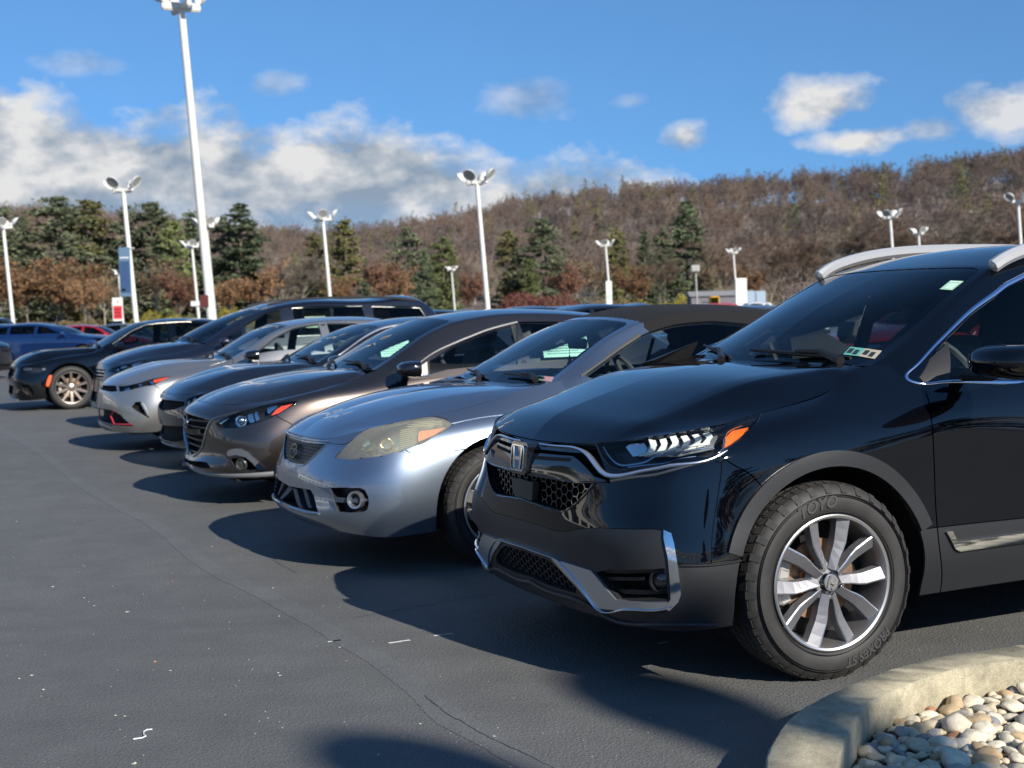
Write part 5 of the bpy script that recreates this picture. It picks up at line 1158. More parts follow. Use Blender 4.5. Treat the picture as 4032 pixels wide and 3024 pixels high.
def suv_spec(label, cat, loc, phi, pt, hw=.93, group='', step=.07, near=-1, H=1.66, u1=3.7, wb=2.7, lipz=.93):
    b = 1.12; rp, rt = rear_cols(hw, u1, b); rt[-1] = (u1-.08, 0, b); rt[-2] = (u1-.12, hw-.40, b); d = H-1.66; top = u1-.35
    return dict(label=label, cat=cat, group=group, loc=loc, phi=phi, near=near, step=step, paint=pt,
        plan=[(-.87, 0), (-.855, .30), (-.80, .58), (-.72, .77), (-.58, .87), (-.33, hw-.01), (0, hw)]+rp,
        top=[(-.80, 0, lipz), (-.785, .28, lipz), (-.72, .50, lipz+.01), (-.60, .66, lipz+.03), (-.42, .72, lipz+.055), (-.16, .74, lipz+.09), (.13, .74, lipz+.14), (.38, .72, 1.13)]+rt,
        keys={0: [(.26, .05), (.34, .02), (.46, .01), (.58, .0), (.70, .0), (.82, .0)], 2: [(.26, .05), (.35, .02), (.47, .005), (.59, .005), (.71, .02), (.83, .04)], 3: [(.26, .05), (.36, .01), (.48, .0), (.60, .01), (.72, .04), (.85, .07)], 4: [(.26, .04), (.37, .01), (.49, .0), (.62, .015), (.75, .05), (.89, .085)],
              6: [(.28, .03), (.39, .01), (.52, .0), (.68, .006), (.84, .012), (.97, .05)], 9: side_keys(.28, b, hw), 15: [(.32, .05), (.42, .01), (.6, 0), (.78, .01), (.92, .02), (1.04, .03)]},
        arch=[(0, .365, .43), (wb, .365, .43)],
        hood=dict(corner=3, end=7, centre=[(-.80, lipz), (-.70, lipz+.06), (-.5, lipz+.11), (-.2, 1.075), (.1, 1.11), (.34, 1.125)], ridge=[(-.72, .50, lipz+.01), (-.6, .52, lipz+.05), (-.4, .54, lipz+.09), (-.1, .57, 1.06), (.15, .60, 1.10), (.36, .68, 1.128)],
                  cowl=[(.34, 0, 1.125), (.35, .35, 1.126), (.36, .6, 1.13), (.38, .72, 1.13)], crown=.012, dip=.0),
        green=[(.33, 1.12, .42, .70, 1.13, .42, .78, 1.09), (.55, 1.27, .66, .66, 1.26, .60, .87, 1.09), (.80, 1.42+d*.4, .92, .61, 1.40+d*.4, .92, .895, 1.095), (1.08, 1.555+d, 1.16, .57, 1.53+d, 1.2, .90, 1.10), (1.5, 1.635+d, 1.5, .57, 1.59+d, 1.5, .90, 1.11), (2.1, 1.66+d, 2.1, .575, 1.61+d, 2.1, .895, 1.12), (2.8, 1.64+d, 2.8, .565, 1.59+d, 2.8, .88, 1.13), (top, 1.58+d, top-.02, .55, 1.53+d, top, .83, 1.13), (u1-.08, 1.12, u1-.12, .62, 1.12, u1-.2, .72, 1.12)], gbreaks=(3,), bulge=.03)
def default_side(c, kind, tint=None, rear=True):
    g = c.green
    if kind == 'sedan': f = [(.60, 1.0), (1.50, 1.02), (1.50, 1.345), (1.22, 1.31), (.95, 1.20)]; r = [(1.60, 1.02), (2.55, 1.04), (2.62, 1.12), (2.30, 1.29), (1.95, 1.34), (1.60, 1.35)]; k = []
    else: f = [(.62, 1.14), (1.52, 1.15), (1.52, 1.535), (1.25, 1.50), (.95, 1.36)]; r = [(1.62, 1.15), (2.42, 1.16), (2.42, 1.545), (1.62, 1.54)]; k = [(2.52, 1.16), (3.0, 1.18), (3.12, 1.32), (3.0, 1.50), (2.52, 1.54)]
    d = c.sp.get('roofdz', 0); F = lambda p: (g.side([(u, z+(d if z > 1.3 else 0)) for u, z in p]), tint)
    out = [F(f), (F(r)[0], tint if rear else None)]
    if k: out.append(F(k))
    return out
def finish(c, kind, R=.33, rim=.225, style='seven', tint=None, inter=True, lamps=True, step=None, wb=2.7, mirror=True, liner=None, face=None):
    sp = c.sp; sh = c.shell; lz = sp['top'][0][2]
    if lamps:
        q = sh.front([(.42, lz-.03), (.60, lz-.02), (.74, lz+.01), (.83, lz+.05), (.84, lz-.01), (.76, lz-.09), (.60, lz-.12), (.46, lz-.12)])
        c.cut('s', q); c.pocket('headlamp', mat('lamp_bowl'), 's', q, .04); c.patch('headlamp_lens', M_LENS(), 's', q, off=0, thick=0)
        c.patch('lamp_reflector', mat('lamp_chrome'), 's', sh.front([(.50, lz-.05), (.66, lz-.03), (.70, lz-.08), (.52, lz-.10)]), off=-.02, thick=.004, step=.04)
        q = sh.front([(0, lz-.05), (.38, lz-.05), (.34, lz-.20), (0, lz-.22)]); q[0, 0] = q[-1, 0] = 0
        c.cut('s', q); c.pocket('grille_opening', M_DARK(), 's', q, .04, centre=True); c.lattice('grille_bars', M_DCHROME(), 's', q, 'slats', .05, .012, off=-.01, centre=True)
        q = sh.front([(0, .40), (.50, .40), (.42, .27), (0, .27)]); q[0, 0] = q[-1, 0] = 0; c.cut('s', q); c.pocket('lower_air_intake', M_DARK(), 's', q, .04, centre=True)
    bz = c.net[-1, -1, 2]; u1 = c.net[-1, -1, 0]
    q = sh.side([(u1-.30, bz-.06), (u1-.12, bz-.07), (u1-.12, bz-.24), (u1-.26, bz-.22)]); c.patch('tail_lamp', mat('tail_red', (.35, .01, .008), rough=.12, coat=1), 's', q, off=.004, thick=.01, step=.05)
    common_seams(c, bz, door0=.58, b_pillar=1.56, door1=wb-.35); c.body()
    sp['glass'] = dict(header=3, side=default_side(c, kind, tint), rear=(7,), rglass=tint, pillar=.05); c.greenhouse()
    for (a, b) in ((1.50, 1.60),):
        z0, z1 = (1.02, 1.34) if kind == 'sedan' else (1.15, 1.53); q = c.green.side([((a+b)/2, z0), ((a+b)/2, z1)]); c.strip('door_pillar', M_BLK(), 'g', q, .07, off=.003, smooth=False)
    if inter: c.interior(.45, bz-.01, .78, rear=True)
    if mirror: c.door_mirror(.62, sp['plan'][6][1]+.01, bz+.03, (.13, .2, .14))
    wheels(c, R, rim, .21, sp['plan'][6][1]-.02, style, sp, wb=wb, face=face); c.underbody(-.7, u1-.25, .7, .22)
def generic(kind, label, cat, loc, phi, pt, group, near=-1, step=.08, **kw):
    fk = {k: kw.pop(k) for k in ('tint', 'inter', 'style', 'face', 'mirror') if k in kw}
    sp = (sedan_spec if kind == 'sedan' else suv_spec)(label, cat, loc, phi, pt, group=group, near=near, step=step, **kw)
    sp['ms'] = 6; sp['mt'] = 5
    if kind != 'sedan': sp['roofdz'] = kw.get('H', 1.66)-1.66
    c = Car(sp); finish(c, kind, R=.33 if kind == 'sedan' else .365, wb=kw.get('wb', 2.7), **fk); return c
def copy_thing(root, loc, rot, label, group=None):
    """a copy of a thing with its parts and their sub-parts, sharing mesh data"""
    def rec(o, par):
        n = o.copy(); COL.objects.link(n)
        if par is not None: n.parent = par
        for ch in KIDS.get(o.name, ()): rec(ch, n)
        return n
    KIDS = {}
    for o in list(COL.objects):
        if o.parent is not None: KIDS.setdefault(o.parent.name, []).append(o)
    r = rec(root, None); r.location = (*loc, 0) if len(loc) == 2 else loc; r.rotation_euler = (0, 0, rot); r['label'] = label
    if group: r['group'] = group
    return r
PH = math.radians(25)
def build_car4():
    E_, G = 'E', 'G'; pt = paint('graphite_paint', (.016, .019, .026), metal=.6, rough=.35)
    sp = sedan_spec('dark graphite saloon with chrome window trim parked between the brown hatchback and the silver saloon', 'saloon car', (-2.566, 13.373), PH, pt, lipz=.728, roof=1.40, belt=.99)
    c = Car(sp); sh = c.shell; blk, gls, chrome = M_BLK(), M_GLOSS(), M_CHROME()
    gq = c.tr('s', E_, [(115, 1000), (200, 1010), (300, 1020), (300, 1060), (200, 1100), (105, 1108)]); gq[0, 0] = gq[-1, 0] = 0; c.cut('s', gq); c.pocket('grille_opening', M_DARK(), 's', gq, .05, centre=True)
    c.strip('grille_chrome_top', mat('satin_blue_chrome', (.42, .44, .48), rough=.2, metal=1), 's', (E_, [(120, 975), (180, 985), (240, 992)]), [.04, .03, .015], off=.01, centre=True)
    hl = c.tr('s', E_, [(305, 1060), (322, 1005), (400, 965), (520, 930), (660, 900), (700, 915), (600, 950), (480, 1000), (380, 1060)], snap=0); c.cut('s', hl); c.pocket('headlamp', mat('lamp_bowl'), 's', hl, .05); c.patch('headlamp_lens', M_LENS(), 's', hl, off=0, thick=0)
    c.patch('lamp_reflector', mat('lamp_chrome'), 's', c.tr('s', E_, [(378, 975), (400, 965), (395, 1010), (365, 1040)], snap=0), off=-.01, thick=.003, step=.02); c.patch('lamp_reflector', mat('lamp_chrome'), 's', c.tr('s', E_, [(305, 1055), (325, 1010), (345, 1010), (335, 1055)], snap=0), off=-.01, thick=.003, step=.02)
    q = sh.front([(0, .42), (.55, .44), (.66, .40), (.52, .28), (0, .27)]); q[0, 0] = q[-1, 0] = 0; c.cut('s', q); c.pocket('lower_air_intake', M_DARK(), 's', q, .05, centre=True)
    c.strip('front_lip', mat('lip_blue_grey', (.2, .22, .25), rough=.3, metal=.6), 's', sh.front([(0.0, .235), (.3, .235), (.55, .24), (.74, .25)]), .03, off=.012, centre=True)
    c.strip('bumper_trim', mat('satin_blue_chrome'), 's', sh.front([(.50, .52), (.62, .52), (.73, .50), (.78, .44)]), .014, off=.008)
    common_seams(c, .99, door0=.58); c.body(); g = c.green
    fw = np.vstack([g.side([(.62, .99), (1.5, 1.0)]), g.side([(1.5, 1.315), (1.22, 1.285), (.95, 1.18)])]); rw = g.side([(1.62, 1.0), (2.5, 1.02), (2.3, 1.26), (1.95, 1.31), (1.62, 1.315)])
    sp['glass'] = dict(header=3, side=[(fw, None), (rw, None)], rear=(7,), pillar=.05); c.greenhouse()
    c.strip('window_chrome', mat('bright_satin', (.55, .57, .6), rough=.28, metal=.85), 'g', np.vstack([g.side([(.55, .995), (.92, 1.195), (1.2, 1.305), (1.5, 1.335), (2.0, 1.33), (2.35, 1.27)])]), .022, off=.007)
    c.interior(.45, .98, .78); c.door_mirror(.55, .91, 1.0, (.14, .22, .13), m=mat('black_mirror_paint', (.006, .006, .007), rough=.1, coat=1)); c.wipers()
    M = c.root.matrix_basis @ Matrix.Translation((1.2, -.81, 1.10)) @ Matrix(((1, 0, 0, 0), (0, .25, -.97, 0), (0, .97, .25, 0), (0, 0, 0, 1)))
    tag(paper_form('window_form', M, .30, .17, lines=6), 'green printed form taped inside the front side window of the dark graphite saloon', 'paper form')
    wheels(c, .33, .22, .205, .88, 'ten', sp); c.underbody(-.7, 3.4, .7, .2); return c
def build_forte():
    K, E_ = 'K', 'E'; pt = paint('warm_silver_paint', (.36, .355, .34), metal=.8, rough=.34, flake=.08)
    sp = sedan_spec('warm silver saloon with red accent low on its front bumper, parked beside the dark minivan', 'saloon car', (-3.840, 15.559), PH, pt, lipz=.742, lipu=-.86, roof=1.425)
    c = Car(sp); sh = c.shell; blk, gls = M_BLK(), M_GLOSS(); dk = M_DARK()
    gq = c.tr('s', K, [(305, 690), (480, 695), (505, 790), (400, 800), (300, 755)]); gq[0, 0] = gq[-1, 0] = 0; c.cut('s', gq); c.pocket('grille_opening', dk, 's', gq, .05, centre=True)
    hl = c.tr('s', K, [(515, 700), (700, 690), (900, 640), (1100, 580), (1395, 540), (1250, 610), (1110, 690), (900, 722), (700, 775), (540, 800)], snap=0); c.cut('s', hl); c.pocket('headlamp', mat('lamp_bowl'), 's', hl, .05); c.patch('headlamp_lens', M_LENS(), 's', hl, off=0, thick=0)
    lch = mat('lamp_chrome'); inner_lamp(c, 's', K, [('lamp_reflector', lch, [(575, 710), (680, 700), (700, 760), (600, 785)], -.015), ('lamp_reflector', lch, [(830, 660), (900, 640), (900, 690), (850, 700)], -.015), ('turn_signal', M_REDORANGE(), [(1090, 605), (1385, 545), (1240, 605), (1120, 650)], -.004), ('lamp_reflector', lch, [(1015, 625), (1085, 600), (1115, 680), (1060, 670)], -.006)])
    tr_ = c.tr('s', K, [(738, 1050), (800, 965), (885, 960), (960, 1100), (1035, 1235), (880, 1150)], snap=0); c.cut('s', tr_); c.pocket('bumper_vent', dk, 's', tr_, .06)
    c.strip('vent_fin', mat('warm_silver_paint'), 's', c.tr('s', K, [(905, 985), (960, 1080), (1010, 1185)], snap=0), .03, off=.004)
    lo = c.tr('s', K, [(235, 1065), (390, 1095), (455, 1115), (560, 1175), (775, 1365), (470, 1345), (380, 1320), (235, 1255)]); lo[0, 0] = lo[-1, 0] = 0; c.cut('s', lo); c.pocket('lower_air_intake', dk, 's', lo, .06, centre=True)
    c.strip('red_accent', mat('red_trim', (.38, .03, .05), rough=.4), 's', c.tr('s', K, [(455, 1110), (395, 1190), (450, 1325), (600, 1335), (745, 1330)]), [.012, .012, .022, .022], off=.006, smooth=False)
    c.strip('front_lip', M_CLAD(), 's', c.tr('s', K, [(215, 1265), (320, 1320), (420, 1350)]), .02, off=.012, centre=True)
    c.seams.append((c.tr('s', K, [(1105, 690), (1200, 745), (1300, 790), (1400, 830)], snap=0), .007)); common_seams(c, 1.0, door0=.42); c.body(); g = c.green
    sp['glass'] = dict(header=3, side=default_side(c, 'sedan'), rear=(7,), pillar=.05); c.greenhouse()
    q = g.side([(1.55, 1.02), (1.55, 1.34)]); c.strip('door_pillar', blk, 'g', q, .07, off=.003, smooth=False)
    c.interior(.45, .99, .78); c.door_mirror(.60, .90, 1.02, (.14, .22, .14), m=mat('black_mirror_paint', (.006, .006, .007), rough=.1, coat=1)); c.wipers()
    wheels(c, .33, .22, .205, .88, 'ten', sp); c.underbody(-.7, 3.4, .7, .2); return c
def build_van():
    K = 'K'; pt = paint('navy_black_paint', (.006, .008, .016), metal=.2, rough=.35); hw = .97; rp, rt = rear_cols(hw, 4.15, 1.12)
    rt[-1] = (4.05, 0, 1.14); rt[-2] = (4.0, .55, 1.14)
    sp = dict(label='dark navy minivan with long side windows, taller than the saloons around it', cat='minivan', group='cars parked in the front row', loc=(-4.874, 18.862), phi=PH, step=.055, paint=pt,
        plan=[(-1.0, 0), (-.98, .32), (-.92, .60), (-.82, .79), (-.66, .90), (-.36, hw-.01), (0, hw)]+rp,
        top=[(-.88, 0, .875), (-.865, .28, .875), (-.81, .52, .878), (-.70, .68, .888), (-.52, .745, .925), (-.25, .77, .972), (.10, .77, 1.02), (.42, .755, 1.10)]+rt,
        keys={0: [(.26, .03), (.34, .0), (.46, .02), (.58, .04), (.70, .06), (.80, .09)], 2: [(.26, .03), (.35, .0), (.47, .02), (.59, .035), (.71, .06), (.81, .09)], 3: [(.26, .04), (.36, .005), (.48, .01), (.60, .02), (.72, .05), (.83, .09)], 4: [(.26, .04), (.37, .01), (.49, .0), (.62, .015), (.74, .05), (.86, .09)],
              6: [(.27, .03), (.38, .01), (.50, .0), (.66, .004), (.80, .012), (.92, .05)], 9: side_keys(.27, 1.12, hw), 15: [(.32, .05), (.42, .01), (.6, 0), (.78, .01), (.92, .02), (1.04, .03)]},
        arch=[(0, .345, .41), (3.0, .345, .41)],
        hood=dict(corner=3, end=7, centre=[(-.88, .875), (-.80, .925), (-.65, .985), (-.39, 1.064), (-.05, 1.12), (.16, 1.145)], ridge=[(-.81, .52, .878), (-.70, .54, .935), (-.5, .56, 1.0), (-.2, .60, 1.06), (.1, .66, 1.10), (.3, .71, 1.12)], cowl=[(.16, 0, 1.145), (.2, .35, 1.142), (.30, .62, 1.125), (.42, .755, 1.10)], crown=.012, dip=.004),
        green=[(.15, 1.14, .42, .74, 1.12, .42, .84, 1.09), (.45, 1.30, .66, .70, 1.26, .60, .90, 1.09), (.80, 1.45, .95, .65, 1.41, .92, .93, 1.095), (1.17, 1.575, 1.28, .61, 1.54, 1.3, .935, 1.10), (1.55, 1.66, 1.6, .60, 1.61, 1.6, .935, 1.11), (2.2, 1.70, 2.2, .61, 1.65, 2.2, .93, 1.12), (3.0, 1.69, 3.0, .60, 1.64, 3.0, .92, 1.13), (3.8, 1.62, 3.75, .59, 1.57, 3.8, .86, 1.13), (4.1, 1.13, 4.06, .66, 1.13, 3.98, .76, 1.12)], gbreaks=(3,), bulge=.03)
    c = Car(sp); sh = c.shell; blk = M_BLK()
    hl = c.tr('s', K, [(330, 470), (430, 400), (560, 370), (700, 345), (960, 285), (1000, 300), (850, 370), (700, 420), (520, 480)], snap=0); c.cut('s', hl); c.pocket('headlamp', mat('lamp_bowl'), 's', hl, .05); c.patch('headlamp_lens', M_LENS(), 's', hl, off=0, thick=0)
    inner_lamp(c, 's', K, [('lamp_reflector', mat('lamp_chrome'), [(430, 410), (520, 395), (530, 455), (440, 460)], -.01), ('lamp_reflector', mat('lamp_chrome'), [(560, 385), (660, 365), (640, 400), (560, 420)], -.01), ('lamp_reflector', mat('lamp_chrome'), [(740, 345), (960, 290), (850, 350), (760, 385)], -.01)])
    q = sh.front([(0, .80), (.46, .80), (.42, .66), (0, .66)]); q[0, 0] = q[-1, 0] = 0; c.cut('s', q); c.pocket('grille_opening', M_DARK(), 's', q, .05, centre=True); c.lattice('grille_bars', M_CHROME(), 's', q, 'slats', .045, .012, off=-.004, centre=True)
    q = sh.front([(0, .50), (.5, .50), (.45, .36), (0, .36)]); q[0, 0] = q[-1, 0] = 0; c.cut('s', q); c.pocket('lower_air_intake', M_DARK(), 's', q, .05, centre=True)
    c.strip('front_lip', mat('lip_blue_grey', (.2, .22, .25), rough=.3, metal=.6), 's', sh.front([(0.0, .285), (.35, .285), (.62, .29), (.80, .30)]), .035, off=.012, centre=True)
    common_seams(c, 1.12, door0=.62, b_pillar=1.58, door1=2.9); c.body(); g = c.green; T = M_TINT()
    tri = g.side([(.58, 1.14), (.92, 1.14), (.92, 1.30)]); fw = g.side([(.98, 1.14), (1.5, 1.15), (1.5, 1.54), (1.28, 1.50), (.98, 1.34)]); mw = g.side([(1.68, 1.17), (2.72, 1.18), (2.72, 1.57), (1.68, 1.565)]); rw = g.side([(2.86, 1.20), (3.55, 1.24), (3.68, 1.36), (3.60, 1.52), (2.86, 1.56)])
    sp['glass'] = dict(header=3, side=[(tri, None), (fw, None), (mw, T), (rw, T)], rear=(7,), rglass=T, pillar=.05); c.greenhouse()
    for u in (1.59, 2.79): c.strip('door_pillar', mat('pillar_black', (.01, .01, .012), rough=.2, coat=1), 'g', g.side([(u, 1.15), (u, 1.56)]), .09 if u < 2 else .07, off=.003, smooth=False)
    for q in (mw, rw): c.strip('window_surround', mat('satin_seal', (.35, .34, .31), rough=.3, metal=.6), 'g', np.vstack([q, q[:1]]), .012, off=.005, smooth=False)
    for sy in (1, -1): MB().tube(curve(np.array([(1.35, sy*.60, 1.62), (1.6, sy*.61, 1.665), (2.4, sy*.61, 1.70), (3.2, sy*.60, 1.68), (3.6, sy*.59, 1.63)]), 6), .018, 6).build('roof_rail', blk, c.root, smooth=True)
    MB().box((3.55, 0, 1.70), (.16, .05, .05), bev=.02).build('roof_antenna', mat('grey_fin', (.3, .33, .35), rough=.4), c.root)
    c.interior(.55, 1.1, .84); c.door_mirror(.62, .98, 1.13, (.10, .14, .11)); c.wipers()
    M = c.root.matrix_basis @ Matrix.Translation((1.95, -.88, 1.36)) @ Matrix(((1, 0, 0, 0), (0, .25, -.97, 0), (0, .97, .25, 0), (0, 0, 0, 1)))
    tag(paper_form('window_form', M, .30, .16, m=mat('dull_green_paper', (.25, .33, .24), rough=.8), lines=5), 'dull green sheet of paper inside the middle side window of the dark minivan', 'paper form')
    wheels(c, .345, .24, .22, .95, 'seven', sp, wb=3.0); c.underbody(-.7, 3.9, .76, .22); return c
def build_charger():
    L_ = 'L'; pt = paint('deep_black_paint', (.002, .0025, .004), metal=0, rough=.4); hw = .95; rp, rt = rear_cols(hw, 4.05, 1.03)
    rp[5] = (3.1, hw-.01)
    sp = dict(label='black muscle saloon with bronze-grey wheel and orange side marker, last car of the front row', cat='saloon car', group='cars parked in the front row', loc=(-7.772, 23.320), phi=PH, step=.05, paint=pt,
        plan=[(-.915, 0), (-.905, .35), (-.88, .62), (-.82, .79), (-.68, .895), (-.38, .942), (0, hw)]+rp,
        top=[(-.865, 0, .74), (-.86, .30, .74), (-.83, .54, .745), (-.74, .70, .765), (-.56, .765, .80), (-.25, .78, .868), (.10, .775, .915), (.50, .75, .985)]+rt,
        keys={0: [(.18, .03), (.26, .01), (.38, .03), (.50, .0), (.60, .02), (.68, .05)], 2: [(.18, .03), (.27, .01), (.39, .02), (.50, .0), (.60, .02), (.69, .05)], 3: [(.18, .04), (.28, .01), (.40, .01), (.51, .005), (.62, .03), (.71, .06)], 4: [(.18, .04), (.29, .01), (.42, .0), (.53, .01), (.64, .04), (.75, .08)],
              6: [(.22, .04), (.33, .015), (.47, .002), (.62, .0), (.76, .012), (.86, .06)], 9: side_keys(.22, 1.03, hw), 15: [(.3, .05), (.4, .01), (.55, 0), (.7, .01), (.84, .03), (.95, .06)]},
        arch=[(0, .365, .42), (3.05, .365, .42)],
        hood=dict(corner=3, end=7, centre=[(-.865, .74), (-.79, .84), (-.65, .92), (-.476, .975), (-.2, 1.0), (.1, 1.02), (.46, 1.03)], ridge=[(-.83, .54, .745), (-.75, .53, .825), (-.6, .53, .905), (-.43, .53, .968), (-.1, .55, 1.0), (.2, .60, 1.012), (.47, .70, 1.01)], cowl=[(.46, 0, 1.03), (.465, .35, 1.028), (.48, .6, 1.02), (.50, .75, .985)], crown=.008, dip=.01),
        green=[(.45, 1.02, .55, .72, 1.02, .55, .82, 1.0), (.70, 1.16, .80, .68, 1.14, .72, .90, 1.0), (.95, 1.30, 1.05, .63, 1.27, 1.02, .915, 1.005), (1.22, 1.42, 1.3, .59, 1.38, 1.3, .915, 1.01), (1.6, 1.475, 1.6, .58, 1.425, 1.6, .915, 1.02), (2.1, 1.485, 2.1, .58, 1.43, 2.1, .91, 1.03), (2.6, 1.44, 2.6, .57, 1.38, 2.6, .89, 1.035), (3.0, 1.30, 2.95, .56, 1.25, 2.95, .85, 1.04), (3.4, 1.07, 3.36, .60, 1.06, 3.3, .74, 1.04)], gbreaks=(3,), bulge=.03)
    c = Car(sp); sh = c.shell; blk, gls = M_BLK(), M_GLOSS(); dk = M_DARK()
    hl = c.tr('s', L_, [(350, 890), (480, 875), (640, 880), (755, 915), (740, 960), (600, 985), (450, 985), (350, 965)], snap=0); c.cut('s', hl); c.pocket('headlamp', mat('lamp_bowl'), 's', hl, .05); c.patch('headlamp_lens', M_LENS(), 's', hl, off=0, thick=0)
    inner_lamp(c, 's', L_, [('lamp_reflector', mat('lamp_dim', (.25, .22, .2), rough=.25, metal=.9), [(365, 905), (520, 905), (520, 945), (380, 950)], -.012), ('lamp_reflector', mat('lamp_dim'), [(690, 905), (745, 915), (735, 945), (690, 945)], -.008)])
    c.patch('side_marker', mat('marker_orange', (.85, .12, .03), rough=.3, coat=1, emit=None), 's', c.tr('s', L_, [(748, 1205), (755, 1120), (800, 1030), (850, 1025), (832, 1110), (795, 1210)], snap=0), off=.004, thick=.008, step=.03)
    q = sh.front([(0, .70), (.52, .70), (.50, .58), (0, .58)]); q[0, 0] = q[-1, 0] = 0; c.cut('s', q); c.pocket('grille_opening', dk, 's', q, .05, centre=True)
    q = sh.front([(0, .42), (.45, .42), (.40, .27), (0, .27)]); q[0, 0] = q[-1, 0] = 0; c.cut('s', q); c.pocket('lower_air_intake', dk, 's', q, .05, centre=True)
    fg = c.tr('s', L_, [(340, 1190), (460, 1180), (545, 1285), (540, 1380), (430, 1335), (350, 1265)], snap=0); c.cut('s', fg); c.pocket('fog_lamp_recess', dk, 's', fg, .06); c.patch('fog_fin', mat('lamp_dim'), 's', c.tr('s', L_, [(360, 1280), (440, 1290), (480, 1340), (440, 1345)], snap=0), off=.0, thick=.01, step=.03)
    c.strip('front_splitter', mat('lip_blue_grey', (.2, .22, .25), rough=.3, metal=.6), 's', sh.front([(0, .19), (.4, .19), (.7, .195)]), .03, off=.03, centre=True)
    c.strip('wheel_arch_lip', mat('deep_black_paint'), 's', c.shell.side([(.425*math.cos(t), .365+.425*math.sin(t)) for t in np.linspace(.1, math.pi-.1, 30)]), .035, off=.014)
    c.patch('bonnet_scoop', blk, 'h', c.hood.top([(-.52, .0), (-.52, .25), (-.40, .27), (-.38, .0)]), off=.006, thick=.01, centre=True, step=.04)
    common_seams(c, 1.03, door0=.66, b_pillar=1.75, door1=2.6); c.body(); g = c.green
    fw = g.side([(.74, 1.03), (1.68, 1.05), (1.68, 1.39), (1.36, 1.36), (1.05, 1.24)]); rw = g.side([(1.80, 1.05), (2.75, 1.07), (2.80, 1.14), (2.5, 1.32), (2.1, 1.395), (1.80, 1.395)])
    sp['glass'] = dict(header=3, side=[(fw, glass('blue_tint', (.3, .42, .45))), (rw, M_TINT())], rear=(7,), pillar=.05); c.greenhouse()
    c.strip('window_trim', mat('satin_seal', (.35, .34, .31), rough=.3, metal=.6), 'g', g.side([(.72, 1.07), (1.03, 1.26), (1.34, 1.385), (1.68, 1.412), (2.1, 1.415)]), .014, off=.006)
    c.interior(.6, 1.01, .82); c.door_mirror(.80, .95, 1.03, (.13, .2, .14)); c.wipers()
    wheels(c, .365, .262, .235, .935, 'ten', sp, wb=3.05, face=mat('bronze_grey_alloy', (.34, .29, .25), rough=.32, metal=.85), detail=1); c.underbody(-.7, 3.8, .76, .2); return c
# ------------------------------------------------------------------ the setting
def asphalt_mat(name, base, var=.14, bump=.5, speck=True):
    m = bpy.data.materials.new(name); m.use_nodes = True; nt = m.node_tree; b = nt.nodes['Principled BSDF']; N = nt.nodes.new; L = nt.links.new
    tc = N('ShaderNodeTexCoord'); P = tc.outputs['Object']
    def noise(s, d=4, r=.6, vec=P): n = N('ShaderNodeTexNoise'); n.inputs['Scale'].default_value = s; n.inputs['Detail'].default_value = d; n.inputs['Roughness'].default_value = r; L(vec, n.inputs['Vector']); return n.outputs['Fac']
    def mr(v, a, b_, c, d): n = N('ShaderNodeMapRange'); L(v, n.inputs[0]); n.inputs[1].default_value = a; n.inputs[2].default_value = b_; n.inputs[3].default_value = c; n.inputs[4].default_value = d; return n.outputs[0]
    def mul(a, b_): n = N('ShaderNodeMath'); n.operation = 'MULTIPLY'; L(a, n.inputs[0]); L(b_, n.inputs[1]); return n.outputs[0]
    vo = N('ShaderNodeTexVoronoi'); vo.inputs['Scale'].default_value = 95; vo.feature = 'F1'; L(P, vo.inputs['Vector'])
    grain = mr(noise(130, 4), .3, .7, .58, 1.42); broad = mr(noise(.35, 6, .65), .3, .7, 1-var, 1+var); midn = mr(noise(3.5, 5), .3, .7, .9, 1.1)
    st = N('ShaderNodeMapping'); st.inputs['Rotation'].default_value = (0, 0, math.radians(25)); st.inputs['Scale'].default_value = (.35, 5, 1); L(P, st.inputs[0]); streak = mr(noise(1.2, 6, .7, st.outputs[0]), .35, .7, .97, 1.05)
    val = mul(mul(grain, broad), mul(midn, streak))
    sc = N('ShaderNodeVectorMath'); sc.operation = 'SCALE'; sc.inputs[0].default_value = base; L(val, sc.inputs['Scale']); col = sc.outputs[0]
    if speck:
        v2 = N('ShaderNodeTexVoronoi'); v2.inputs['Scale'].default_value = 14; L(P, v2.inputs['Vector']); t = N('ShaderNodeMath'); t.operation = 'LESS_THAN'; L(v2.outputs['Distance'], t.inputs[0]); t.inputs[1].default_value = .055
        w = N('ShaderNodeTexWhiteNoise'); L(v2.outputs['Position'], w.inputs['Vector']); t2 = N('ShaderNodeMath'); t2.operation = 'LESS_THAN'; L(w.outputs['Value'], t2.inputs[0]); t2.inputs[1].default_value = .03
        mx = N('ShaderNodeMix'); mx.data_type = 'RGBA'; L(mul(t.outputs[0], t2.outputs[0]), mx.inputs[0]); L(col, mx.inputs[6]); mx.inputs[7].default_value = (.35, .34, .31, 1); col = mx.outputs[2]
    L(col, b.inputs['Base Color']); b.inputs['Roughness'].default_value = .72; b.inputs['Specular IOR Level'].default_value = .35
    bp = N('ShaderNodeBump'); bp.inputs['Strength'].default_value = bump; bp.inputs['Distance'].default_value = .006; L(vo.outputs['Distance'], bp.inputs['Height']); L(bp.outputs[0], b.inputs['Normal'])
    return m
ASPH = asphalt_mat('asphalt', (.108, .109, .104))
def plane(name, pts, z, m): return link(name, mesh(name, [(x, y, z) for x, y in pts], [tuple(range(len(pts)))]), m)
tag(plane('ground', [(-900, -400), (900, -400), (900, 1400), (-900, 1400)], -.30, mat('dry_ground', (.10, .09, .05), rough=.95, noise=.4, nscale=.2)), kind='structure')
tag(plane('parking_lot', [(-110, -60), (110, -60), (110, 246), (-110, 246)], 0, ASPH), kind='structure')
